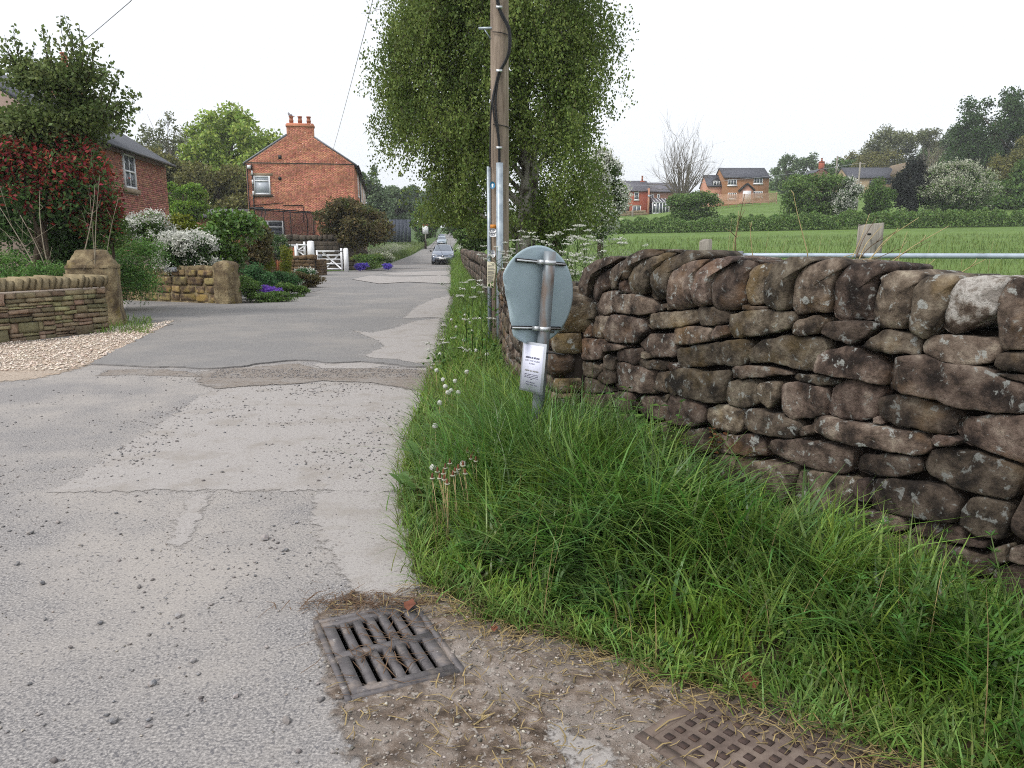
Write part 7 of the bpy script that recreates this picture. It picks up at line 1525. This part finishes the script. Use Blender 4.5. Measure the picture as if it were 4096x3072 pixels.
# near patch in clumped tussocks
T = np.concatenate([sample_verge(1400, 1.4, 6.2), sample_verge(260, 1.4, 3.2, 1.0, 2.4)]); nb_ = 17; th_ = rng.uniform(.4, 1.35, len(T)); taz = rng.uniform(0, 2 * math.pi, len(T))
B = np.repeat(T, nb_, 0) + rng.normal(size=(len(T) * nb_, 2)) * .045; hk = np.repeat(th_, nb_); az = np.repeat(taz, nb_) + rng.normal(size=len(B)) * .5
m = in_poly(B[:, 0], B[:, 1], VERGE); B, hk, az = B[m], hk[m], az[m]; de = d_edge(B[:, 0], B[:, 1])
hgt = (.08 + .50 * sstep(.05, .9, de)) * hk * rng.uniform(.55, 1.15, len(B)); dw_ = (B - WN) @ WNR; hgt *= 1 - .5 * (1 - sstep(.1, .7, dw_)) * sstep(.7, 1.2, B[:, 0]) - .12 * sstep(1.2, 2.2, B[:, 0]); hgt = np.minimum(hgt, .62)
B3 = np.column_stack([B, zverge(B[:, 0], B[:, 1])])
sel = (nz2(B, 1.6) + .12 * rng.normal(size=len(B)) + .5 * (de - .55)) > .05
grass('verge_grass', 'lush tall dark green grass in front of the stone wall', B3[sel], hgt[sel], rng.uniform(.010, .020, sel.sum()), g_lush, rng, (.25, 1.25), (.05, .4), 4, az[sel])
grass('verge_grass', 'bright green shorter grass along the road edge', B3[~sel], hgt[~sel], rng.uniform(.007, .013, (~sel).sum()), g_verge, rng, (.1, .9), (.05, .35), 3, az[~sel])
LB = sample_verge(700, 1.8, 5.6); LB = LB[d_edge(LB[:, 0], LB[:, 1]) > .3]; k_ = len(LB)
grass('arching_grass', 'long broad arching grass blades in the middle of the verge', np.column_stack([LB, zverge(LB[:, 0], LB[:, 1])]), rng.uniform(.35, .68, k_) * (1 - .4 * sstep(1.0, 1.8, LB[:, 0])), rng.uniform(.006, .010, k_), g_lush, rng, (.5, 1.15), (.1, .45), 6)
E_ = [];
for i in range(len(EDGE) - 1):
    a_, b_ = np.array(EDGE[i]), np.array(EDGE[i + 1]); L = np.linalg.norm(b_ - a_); k = int(L * (420 if a_[1] < 7 else 90)); t = rng.random(k)[:, None]; nn = np.array([-(b_ - a_)[1], (b_ - a_)[0]]) / L
    E_.append(a_ + (b_ - a_) * t + nn * (rng.normal(size=(k, 1)) * .05 + (.03)))
E_ = np.concatenate(E_); eh = rng.random(len(E_)) < .22
for q_, m_, lab_ in ((eh, g_dry, 'short yellowing grass fringing the dirt and road edge'), (~eh, g_verge, 'short green grass fringing the dirt and road edge')):
    k = int(q_.sum()); grass('edge_grass', lab_, np.column_stack([E_[q_], np.full(k, .012)]), rng.uniform(.04, .17, k), rng.uniform(.004, .0075, k), m_, rng, (.3, 1.3), (.2, .7))
Pm = sample_verge(16000, 5.6, 24); Pm = Pm[rng.random(len(Pm)) < np.clip(7 / Pm[:, 1], .25, 1)]; n = len(Pm)
grass('verge_grass', 'green roadside grass running up to the utility pole', np.column_stack([Pm, zverge(Pm[:, 0], Pm[:, 1])]), rng.uniform(.15, .5, n) * (.5 + .5 * sstep(0, .5, d_edge(Pm[:, 0], Pm[:, 1]))), rng.uniform(.007, .013, n), g_verge, rng, (.2, 1.0), (.05, .4))
yv = 22 + 110 * rng.random(9000) ** 1.5; t = rng.random(9000); xv = np.array([x_edge(y) for y in yv]) * (1 - t) + np.array([x_wall(y) for y in yv]) * t; n = len(yv)
grass('verge_grass', 'distant grass strip between the lane and its wall', np.column_stack([xv, yv, np.array([zroad(y) for y in yv]) + .12]), rng.uniform(.2, .6, n) * np.clip(yv / 40, .7, 1.6), .012 * np.clip(yv / 18, 1, 5), g_verge, rng, (.2, .9), (.05, .4), 2)
yv = 52 + 95 * rng.random(14000) ** 1.3; off = np.abs(rng.normal(size=14000)) * 2.5; xv = np.array([x_edge(y) for y in yv]) - 5.35 - off; n = len(yv)
grass('meadow_edge_grass', 'long grass bank on the left side of the lane', np.column_stack([xv, yv, zground(xv, yv)]), rng.uniform(.25, .8, n) * np.clip(yv / 70, .8, 1.4), .05 * np.clip(yv / 70, .8, 1.6), g_field, rng, (.1, .8), (.05, .35), 2)
# field grass beyond the wall
n = 26000; yv = 5.5 + 60 * rng.random(n) ** 1.9; xv = np.array([x_bound(np.array(y)) for y in yv]) + .2 + rng.random(n) * (3 + yv * .95)
grass('meadow_grass', 'fine meadow grass beyond the stone wall', np.column_stack([xv, yv, zground(xv, yv)]), rng.uniform(.15, .45, n), .006 * np.clip(yv / 8, 1, 6), g_field, rng, (.1, .6), (.02, .3), 2)
# left weeds round the pillar
n = 1400; P_ = np.array([Gd(x, y) for x, y in zip(rng.uniform(190, 330, n), rng.uniform(688, 722, n))]); grass('driveway_weeds', 'ragged weeds at the foot of the gate pillar', np.column_stack([P_, np.full(n, .01)]), rng.uniform(.05, .28, n) * rng.random(n), rng.uniform(.008, .014, n), g_verge, rng)

# taller grass hiding the sign post foot
k_ = 1500; TB = np.array([.13, 4.35]) + rng.normal(size=(k_, 2)) * [.28, .22]; TB = TB[in_poly(TB[:, 0], TB[:, 1], VERGE)]; k_ = len(TB)
grass('sign_grass', 'tall grass tuft hiding the foot of the sign post', np.column_stack([TB, zverge(TB[:, 0], TB[:, 1])]), rng.uniform(.42, .74, k_), rng.uniform(.006, .012, k_), g_lush, rng, (.1, .8), (.05, .3), 4)
k_ = 330; TB = sample_verge(k_, 1.8, 9); grass('dead_grass_stems', 'pale dry grass stems standing through the green verge', np.column_stack([TB, zverge(TB[:, 0], TB[:, 1])]), rng.uniform(.2, .55, k_), rng.uniform(.0025, .004, k_), m_straw, rng, (.05, .5), (.05, .4), 3)
TC_ = sample_verge(150, 1.9, 10); PB = np.repeat(TC_, 14, 0) + rng.normal(size=(150 * 14, 2)) * .05; m = in_poly(PB[:, 0], PB[:, 1], VERGE); PB = PB[m]; k_ = len(PB); de = d_edge(PB[:, 0], PB[:, 1])
PB3 = np.column_stack([PB, zverge(PB[:, 0], PB[:, 1]) + .02 + rng.random(k_) * (.05 + .16 * sstep(.05, .7, de))]); sl = rng.uniform(.02, .05, k_)
tag(link(bpy.data.objects.new('broad_leaved_weeds', leaf_mesh('broad_leaved_weeds', PB3, rdir(k_, rng) * .6 + [0, 0, 1.], rdir(k_, rng) + [0, 0, .2], sl, sl * .5, f_weed, .2))), 'low broad leaved weeds mixed through the verge grass', 'weeds', kind='stuff')
# dandelions gone to seed
def dandelion(px, py, label, h=.3, r=.022):
    p = A(px, py, 1.0); d = ray(px, py); # head seen at px,py: find it above the verge
    best = None
    for Y in np.linspace(2.6, 14, 230):
        q = A(px, py, Y)
        if in_poly(np.array([q[0]]), np.array([q[1]]), VERGE)[0] or abs(q[0] - float(x_edge(Y))) < .12:
            hz = q[2] - float(zverge(np.array([q[0]]), np.array([q[1]]))[0])
            if hz < h: best = q; break
    if best is None: return
    q = best; base = np.array([q[0] + random.uniform(-.04, .04), q[1] + random.uniform(-.04, .04), float(zverge(np.array([q[0]]), np.array([q[1]]))[0])])
    ro = empty('dandelion', base, label, 'dandelion', 'dandelions gone to seed on the verge')
    MB().tube([base, (base + q) / 2 + [random.uniform(-.015, .015), 0, 0], q], [.0028, .0025, .002], 5).build('stem', m_stalk, ro)
    bm = bmesh.new(); bmesh.ops.create_icosphere(bm, subdivisions=2, radius=r)
    for v_ in bm.verts: v_.co *= random.uniform(.86, 1.1)
    me = bpy.data.meshes.new('seed_head'); bm.to_mesh(me); bm.free(); me.materials.append(m_fluff); me.transform(Matrix.Translation(tuple(q))); link(bpy.data.objects.new('seed_head', me), ro)
for x, y in ((1008, 803), (1052, 765), (1028, 757), (983, 823), (975, 843), (968, 848), (990, 848), (950, 765), (943, 800), (1004, 680), (975, 690), (1015, 697), (985, 706), (950, 870), (962, 835), (1002, 735), (957, 820), (1020, 715)):
    dandelion(x * K, y * K, 'white dandelion clock on the verge near the utility pole')
for x, y in ((1000, 1002), (940, 920), (1035, 975), (985, 1020), (935, 1010)): dandelion(x * K, y * K, 'white dandelion clock among the plantain heads near the road edge', .3, .02)
# ribwort plantain heads
def plantain(x, y, label):
    px, py = x * K, y * K; best = None
    for Y in np.linspace(2.6, 8, 200):
        q = A(px, py, Y)
        if in_poly(np.array([q[0]]), np.array([q[1]]), VERGE)[0] and q[2] < .40: best = q; break
    if best is None: return
    q = best; b_ = np.array([q[0] + random.uniform(-.03, .05), q[1] + random.uniform(-.03, .03), .05]); ro = empty('ribwort_plantain', b_, label, 'plant', 'plantain heads at the road edge')
    MB().tube([b_, (b_ + q) / 2 + [.01, 0, 0], q], [.0022, .002, .0016], 4).build('stem', m_stalk, ro); MB().tube([q - [0, 0, .012], q, q + [0, 0, .014], q + [0, 0, .026]], [.004, .0065, .006, .002], 6).build('seed_spike', m_deadleaf, ro)
    MB().tube([q + [math.cos(t) * .011, math.sin(t) * .011, -.003] for t in np.linspace(0, 2 * math.pi, 9)], .0042, 4, False).build('anther_ring', f_may, ro)
for x, y in ((1010, 975), (1024, 970), (1022, 982), (1028, 995), (1018, 990), (1000, 1005), (990, 1012), (983, 1018), (978, 1026), (958, 1022), (950, 1032), (962, 1010), (945, 1018), (972, 1000), (960, 1035), (1005, 1022), (934, 1032), (966, 1044)): plantain(x, y, 'ribwort plantain head with a ring of cream anthers near the road edge')
# cow parsley
def cow_parsley(x, y, h, Y, n_umb, seed, label, base_z=None, group='cow parsley round the sign and pole', spread=.16, cs=.045):
    rng = np.random.default_rng(seed); q = A(x * K, y * K, Y); bz = q[2] - h; b_ = np.array([q[0] + rng.normal() * .05, Y + rng.normal() * .05, bz]); ro = empty('cow_parsley', b_, label, 'wildflower', group)
    mb = MB(); mb.tube([b_, (b_ + q) / 2 + rng.normal(size=3) * .02, q], [.006, .0045, .003], 5); fl = []
    for k in range(n_umb):
        e = q + np.array([rng.normal() * spread, rng.normal() * spread, rng.uniform(-.16, .04)]) if k else q; s = b_ + (q - b_) * rng.uniform(.55, .85); mb.tube([s, (s + e) / 2 + [0, 0, .03], e], [.003, .0025, .0015], 4)
        for j in range(9):
            t = rng.random() * 6.28; r_ = cs * math.sqrt(rng.random()); c_ = e + [r_ * math.cos(t), r_ * math.sin(t), .012 + rng.normal() * .004]; mb.tube([e - [0, 0, .02], c_], [.001, .0008], 3, False)
            fl.append(c_ + rng.normal(size=(7, 3)) * [.007, .007, .003])
    mb.build('stem', f_parsley_stem, ro); fl = np.concatenate(fl); n = len(fl); link(bpy.data.objects.new('flower_heads', leaf_mesh('flower_heads', fl, rdir(n, rng) * .5 + [0, 0, 1.], rdir(n, rng), rng.uniform(.008, .013, n), .010, f_blossom)), ro)
    nl = 26; s = b_ + (q - b_) * rng.random((nl, 1)) * .6; LP = s + rng.normal(size=(nl, 3)) * [.09, .09, .03]; link(bpy.data.objects.new('leaves', leaf_mesh('leaves', LP, rdir(nl, rng) + [0, 0, 1.], rdir(nl, rng), .06, .03, f_weed)), ro)
for i, (x, y, h, Y, nu) in enumerate(((1018, 607, .8, 8.6, 5), (1003, 612, .7, 8.8, 4), (1040, 618, .7, 8.4, 5), (1098, 555, .9, 9.6, 6), (1120, 520, 1.0, 9.8, 6), (1075, 535, 1.0, 9.7, 5), (1085, 545, .9, 9.5, 6), (1112, 575, .9, 9.4, 5), (1160, 520, 1.1, 9.0, 5), (1060, 690, .45, 7.6, 4), (1150, 505, 1.2, 8.5, 5), (1185, 510, 1.0, 8.2, 6), (955, 735, .35, 8.9, 4), (960, 742, .3, 8.4, 4))):
    cow_parsley(x, y, h, Y, nu, i, ('white cow parsley growing low at the kerb before the utility pole' if x < 980 or y > 650 else 'white cow parsley on the lane side of the utility pole' if x < 1050 else 'white cow parsley between the utility pole and the round sign'))
for i, (x, y, h, Y, nu) in enumerate(((1250, 490, 1.2, 6.6, 8), (1270, 500, 1.1, 6.9, 6), (1225, 530, 1.0, 6.3, 6), (1262, 530, 1.0, 7.4, 7), (1240, 555, .9, 6.2, 5), (1275, 560, .8, 6.6, 6), (1300, 525, .9, 8.5, 6), (1230, 575, .8, 6.4, 6))):
    cow_parsley(x, y, h, Y, nu, 40 + i, 'white cow parsley standing behind the sign above the wall end', group='cow parsley behind the wall end')
# drifts of cow parsley in the meadow and along the lane, too many to count
def drift(name, label, x, y, z, n, s, seed, mat=f_blossom):
    rng = np.random.default_rng(seed); k = len(x); i = rng.integers(0, k, n); P = np.stack([x[i], y[i], z[i]], 1) + rng.normal(size=(n, 3)) * [s * 3, s * 3, s * 1.2]; return tag(link(bpy.data.objects.new(name, leaf_mesh(name, P, rdir(n, rng) + [0, 0, 1.2], rdir(n, rng), s, s * .8, mat))), label, 'wildflowers', kind='stuff')
rng = np.random.default_rng(23); yv = 54 + 60 * rng.random(320); xv = np.array([x_edge(y) for y in yv]) - 5.9 - rng.random(320) * 3.5; drift('cow_parsley_drift', 'drift of white cow parsley on the left bank of the lane', xv, yv, zground(xv, yv) + rng.uniform(.5, 1.0, 320), 5200, .075, 1, f_may)
yv = 10 + 16 * rng.random(260); xv = np.array([x_bound(np.array(y)) for y in yv]) + .5 + rng.random(260) * 3.2; drift('cow_parsley_drift', 'pale drift of cow parsley in the meadow behind the sign', xv, yv, zground(xv, yv) + rng.uniform(.45, .95, 260), 5200, .026, 2, f_may)
yv = 66 + 20 * rng.random(60); xv = np.array([x_edge(y) for y in yv]) + .5 + rng.random(60) * .8; drift('cow_parsley_drift', 'white cow parsley on the right bank beyond the first car', xv, yv, zground(xv, yv) + rng.uniform(.9, 1.7, 60), 1300, .07, 3)
# broad leaved weeds: nettles and docks near the sign, cleavers by the wall
def weed(name, label, cat, base, h, n, leafL, mat, seed, group=None, whorl=False, asp=.5, lean=.12):
    rng = np.random.default_rng(seed); b_ = np.array(base, float); t_ = b_ + [rng.normal() * lean * h, rng.normal() * lean * h, h]; ro = empty(name, b_, label, cat, group); mb = MB(); m_ = (b_ + t_) / 2 + rng.normal(size=3) * .02; mb.tube([b_, m_, t_], [.0035, .003, .002], 5).build('stem', f_parsley_stem, ro)
    P = []; AXs = []
    lv = np.linspace(.18, 1, n)
    for t in lv:
        c = (1 - t) ** 2 * b_ + 2 * t * (1 - t) * m_ + t * t * t_; k = 6 if whorl else 2; off = rng.random() * 6.28
        for j in range(k):
            a_ = off + 2 * math.pi * j / k; L = leafL * (1.15 - .6 * t) * rng.uniform(.8, 1.2); d = np.array([math.cos(a_), math.sin(a_), (.45 if whorl else .1) + rng.normal() * .12]); P.append(c + d * L * .5); AXs.append(d * L)
    P = np.array(P); AXs = np.array(AXs); Ls = np.linalg.norm(AXs, axis=1); link(bpy.data.objects.new('leaves', leaf_mesh('leaves', P, np.tile([0, 0, 1.], (len(P), 1)) + rng.normal(size=P.shape) * .25, AXs, Ls, Ls * asp, mat, .2)), ro)
rng = np.random.default_rng(31)
for k in range(34):
    s = rng.uniform(1.7, 3.05); p = WN + WT * s + WNR * rng.uniform(.08, .5); weed('nettle', 'young nettle growing at the foot of the wall by the sign', 'weed', (p[0], p[1], .12), rng.uniform(.25, .62), 7, .10, f_weed, 300 + k, 'nettles at the wall foot')
for k in range(46):
    s = rng.uniform(-.55, 1.0); p = WN + WT * s + WNR * rng.uniform(.05, .75); weed('cleavers', 'cleavers stem with whorled leaves below the near end of the wall', 'weed', (p[0], p[1], .08), rng.uniform(.15, .48), 7, .055, f_weed, 400 + k, 'cleavers by the wall', True, .22, .25)
for k, (x, y) in enumerate(((930, 930), (960, 900), (985, 935), (1000, 890), (905, 1010), (900, 1090), (975, 1060), (1010, 1085), (960, 1090), (940, 1110), (1180, 1250), (1440, 1440), (870, 1075))):
    p = Gd(x, y); rng2 = np.random.default_rng(k); r = empty('dock_plant', (p[0], p[1], .03), ('broad leaved dock below the white dandelion clocks' if y < 960 else 'broad leaved dock under the plantain heads at the road edge' if y < 1200 else 'small dock leaf tuft in the fringe above the iron cover'), 'plant', 'docks on the verge'); 
    for j in range(6):
        a_ = rng2.random() * 6.28; L = rng2.uniform(.10, .22) if y < 1300 else rng2.uniform(.05, .09); up_ = rng2.uniform(.4, 1.3); d = np.array([math.cos(a_), math.sin(a_), up_]); d /= np.linalg.norm(d); side_ = np.array([-math.sin(a_), math.cos(a_), 0]); V = []
        for i in range(6):
            t = i / 5; c_ = np.array([p[0], p[1], .05 if y > 1300 else .09]) + d * L * t - np.array([0, 0, .35 * L * t * t]); w_ = L * .16 * math.sin(math.pi * min(1, t * .9 + .08)); V += [c_ - side_ * w_, c_ + side_ * w_ , ]
        link(bpy.data.objects.new('leaf', np_mesh('leaf', np.array(V), [[2 * i, 2 * i + 1, 2 * i + 3, 2 * i + 2] for i in range(5)], f_dock, True)), r)
q_ = WN + WT * wall_st(720, 455)[0] + WNR * .06; 
for k in range(3): weed('herb_robert', 'reddish weed rooted in the face of the stone wall', 'weed', (q_[0] + .04 * k, q_[1], .42 + .03 * k), .14, 5, .05, f_red_weed, 500 + k, 'red weeds in the wall', False, .7, .3)
# ================================================================== LOOSE STONES, STRAW, LITTER
rng = np.random.default_rng(41)
def pebbles(name, label, P, s, mat, seed, cat='gravel'):
    rng = np.random.default_rng(seed); n = len(P); o6 = np.array([[1, 0, 0], [0, 1, 0], [-1, 0, 0], [0, -1, 0], [0, 0, 1], [0, 0, -1], ], float); V = o6[None] * rng.uniform(.6, 1.25, (n, 6, 1)) + rng.normal(size=(n, 6, 3)) * .15; an = rng.uniform(0, 6.28, n); c, s_ = np.cos(an), np.sin(an)
    V = np.stack([V[..., 0] * c[:, None] - V[..., 1] * s_[:, None], V[..., 0] * s_[:, None] + V[..., 1] * c[:, None], V[..., 2] * .6], -1) * s[:, None, None]; V += np.column_stack([P, np.full(n, 0) if P.shape[1] == 2 else np.zeros(n)])[:, None, :3] if P.shape[1] == 2 else P[:, None, :]
    F = np.array([[0, 1, 4], [1, 2, 4], [2, 3, 4], [3, 0, 4], [1, 0, 5], [2, 1, 5], [3, 2, 5], [0, 3, 5]]); F = (np.arange(n)[:, None, None] * 6 + F[None]).reshape(-1, 3)
    return tag(link(bpy.data.objects.new(name, np_mesh(name, V.reshape(-1, 3), F, mat))), label, cat, kind='stuff')
def road_pts(n, x0, x1, y0, y1, poly=None, bias=None):
    out = []
    while sum(map(len, out)) < n:
        x = rng.uniform(x0, x1, n * 2); y = rng.uniform(y0, y1, n * 2); m = np.ones(len(x), bool)
        if poly is not None: m &= in_poly(x, y, poly)
        m &= ~in_poly(x, y, [tuple(h + (h - GC) * .12) for h in hole]) & ~in_poly(x, y, VERGE)
        if bias is not None: m &= rng.random(len(x)) < bias(x, y)
        out.append(np.stack([x[m], y[m]], 1))
    return np.concatenate(out)[:n]
sc_ = lambda n, lo, hi: lo + (hi - lo) * rng.random(n) ** 2.5
def clumpy(x, y, o=0): return np.array([max(.03, .9 * max(0, noise.noise(Vector((a * 1.1, b * .9, o))) + .55 * noise.noise(Vector((a * 3.3, b * 3.1, o + 4))))) for a, b in zip(x, y)]) * 1.2
P = road_pts(3000, -7, -.5, 2, 10.5, bias=lambda x, y: clumpy(x, y)); pebbles('road_gravel', 'dark loose chippings scattered over the worn road', np.column_stack([P, np.full(len(P), .004)]), sc_(len(P), .0035, .015), m_pebble, 1)
P = road_pts(1100, -4, 0, 5, 10.2, poly=cp1, bias=lambda x, y: clumpy(x, y, 7)); pebbles('road_gravel', 'dark chippings scattered over the pale concrete patch', np.column_stack([P, np.full(len(P), .007)]), sc_(len(P), .003, .016), m_pebble, 2)
P = road_pts(3400, -1.2, 2.2, 1.6, 3.6, poly=dirt_poly); pebbles('dirt_gravel', 'pale and grey grit in the dirt around the drain', np.column_stack([P, np.full(len(P), .010)]), sc_(len(P), .002, .011), m_pebble_pale, 3)
P = road_pts(1600, -4.6, -.8, 9, 10.8, poly=D((430, 830), (470, 799), (690, 797), (930, 800), (925, 850), (700, 823), (540, 834))); pebbles('silt_gravel', 'brown grit and chippings along the broken asphalt edge', np.column_stack([P, np.full(len(P), .009)]), sc_(len(P), .005, .016), m_pebble, 4)
P = road_pts(5000, -12, -4, 9.5, 16, poly=D((-40, 745), (130, 733), (300, 705), (385, 690), (345, 712), (250, 760), (195, 788), (80, 818), (-60, 830))); pebbles('limestone_chippings', 'cream limestone chippings on the apron before the split stone wall', np.column_stack([P, np.full(len(P), .02)]), sc_(len(P), .008, .03), M('cream_chippings', ['#b79f8c', '#d3c5b6', '#e0d5ca'], scale=9, rough=.95, island=.25, hue=.02), 5)
P = road_pts(4500, -8, -.5, 1.5, 7, bias=lambda x, y: .25 + clumpy(x, y, 21)); pebbles('road_gravel', 'tiny pale grit pressed into the near road surface', np.column_stack([P, np.full(len(P), .003)]), sc_(len(P), .0022, .0075), m_pebble_pale, 6)
pool_l = []
for k in range(6):
    bm = bmesh.new(); bmesh.ops.create_icosphere(bm, subdivisions=1, radius=1)
    for v_ in bm.verts: v_.co = Vector((v_.co.x * 1.2, v_.co.y * .9, v_.co.z * .65)) * (1 + .55 * noise.noise(v_.co * 1.3 + Vector((k * 9.1, 0, 0))))
    me = bpy.data.meshes.new('stone'); bm.to_mesh(me); bm.free(); me.materials.append(m_pebble); pool_l.append(me)
spots_ = [(575, 1166), (65, 1153), (385, 1332), (215, 1348), (512, 1505), (480, 1150), (250, 1110), (130, 1130), (95, 1262), (440, 1040), (705, 985), (690, 1040), (850, 880), (640, 985), (560, 905), (330, 985), (400, 905), (445, 965), (240, 935), (160, 1010), (55, 965), (300, 1040), (520, 1020), (760, 930), (610, 880), (500, 860), (180, 1180), (330, 1190), (555, 1245), (620, 1190), (640, 1130), (40, 1220), (300, 1270), (150, 1400), (420, 1430), (60, 1480), (250, 1560), (330, 1480), (580, 1400), (620, 1560), (100, 1340), (700, 905), (800, 870), (470, 920), (380, 955)]
for k, (x, y) in enumerate(spots_):
    p = Gd(x + random.uniform(-4, 4), y); s = random.uniform(.008, .016) if k > 2 else (.026, .018, .018)[k]
    o = bpy.data.objects.new('loose_stone', random.choice(pool_l)); COL.objects.link(o); o.location = (p[0], p[1], .003 + s * .35); o.scale = (s, s, s); o.rotation_euler = (random.uniform(-.2, .2), random.uniform(-.2, .2), random.uniform(0, 6))
    tag(o, 'small grey stone lying loose on the worn road' if k > 2 else ('largest pale grey stone lying on the road left of the concrete strip' if k == 0 else ('grey stone lying by the left edge of the picture on the road' if k == 1 else 'bluish stone on the near road left of the drain')), 'stone', 'loose stones on the road')
def straws(name, label, P, L, mat, seed, zr=(.008, .025)):
    rng = np.random.default_rng(seed); n = len(P); an = rng.uniform(0, 6.28, n); d = np.stack([np.cos(an), np.sin(an), rng.normal(size=n) * .12], 1); sd = np.stack([-np.sin(an), np.cos(an), 0 * an], 1); w = rng.uniform(.001, .0028, n)[:, None]; c = np.column_stack([P, rng.uniform(*zr, n)]); bow = sd * (rng.normal(size=n) * .12)[:, None] * L[:, None]
    V = np.stack([c - d * L[:, None] / 2 - sd * w, c - d * L[:, None] / 2 + sd * w, c + bow - sd * w + [0, 0, .004], c + bow + sd * w + [0, 0, .004], c + d * L[:, None] / 2 - sd * w * .5, c + d * L[:, None] / 2 + sd * w * .5], 1).reshape(-1, 3); F = (np.arange(n)[:, None, None] * 6 + np.array([[0, 2, 3, 1], [2, 4, 5, 3]])[None]).reshape(-1, 4)
    return tag(link(bpy.data.objects.new(name, np_mesh(name, V, F, mat))), label, 'straw', kind='stuff')
def band_pts(n, sd):       # along the grass fringe
    i = rng.integers(7, len(EDGE) - 2, n); t = rng.random(n)[:, None]; E0 = np.array(EDGE)[i]; E1 = np.array(EDGE)[i + 1]; return E0 + (E1 - E0) * t + rng.normal(size=(n, 2)) * sd + [0, -.06]
P = band_pts(800, .07); P = P[P[:, 1] < 3.3]; straws('straw_litter', 'dry yellow straw lying along the grass fringe', P, rng.uniform(.03, .16, len(P)), m_straw, 1, (.01, .04))
P = road_pts(520, -1.0, 2.0, 1.7, 3.4, poly=dirt_poly); straws('straw_litter', 'bits of dry straw strewn over the dirt', P, rng.uniform(.02, .10, len(P)), m_straw, 2)
P = Gd(790, 1305) + rng.normal(size=(260, 2)) * [.16, .05]; straws('twig_litter', 'brown twig litter caught at the upper edge of the drain', P, rng.uniform(.03, .12, 260), m_stalkdark, 3)
P = GC + rng.normal(size=(60, 2)) * [.12, .16]; straws('twig_litter', 'few thin twigs lying across the drain grating', P, rng.uniform(.05, .16, 60), m_stalkdark, 4, (.014, .022))
def dead_leaf(p, s, label, z=.03):
    V = np.array([[0, -1, 0], [.5, -.4, .25], [.62, .2, .12], [.2, .9, .3], [-.3, .8, .1], [-.6, .15, .28], [-.45, -.5, .1], [0, 0, .0]]) * s + [p[0], p[1], z]; return tag(link(bpy.data.objects.new('dead_leaf', np_mesh('dead_leaf', V, [[i, (i + 1) % 7, 7] for i in range(7)], m_deadleaf))), label, 'leaf')
dead_leaf(Gd(885, 1322), .045, 'dark red brown dead leaf lying on the drain corner'); dead_leaf(Gd(1620, 1500), .05, 'curled tan dead leaf in the straw above the iron cover', .05); dead_leaf(Gd(1068, 1372), .025, 'small yellowish dead leaf on the dirt below the grass')
# ================================================================== HAZE
def haze(density=.00045):
    m = bpy.data.materials.new('haze_air'); m.use_nodes = True; nt = m.node_tree
    for n in list(nt.nodes): nt.nodes.remove(n)
    o = nt.nodes.new('ShaderNodeOutputMaterial'); v = nt.nodes.new('ShaderNodeVolumePrincipled'); v.inputs['Density'].default_value = density; v.inputs['Color'].default_value = (.96, .98, 1, 1); v.inputs['Anisotropy'].default_value = .2
    nt.links.new(v.outputs[0], o.inputs['Volume'])
    b = MB().box((-930, -40, -3), (930, 925, 75)).build('haze', m); tag(b, 'pale spring haze softening the far trees', 'haze', kind='stuff'); return b
haze()
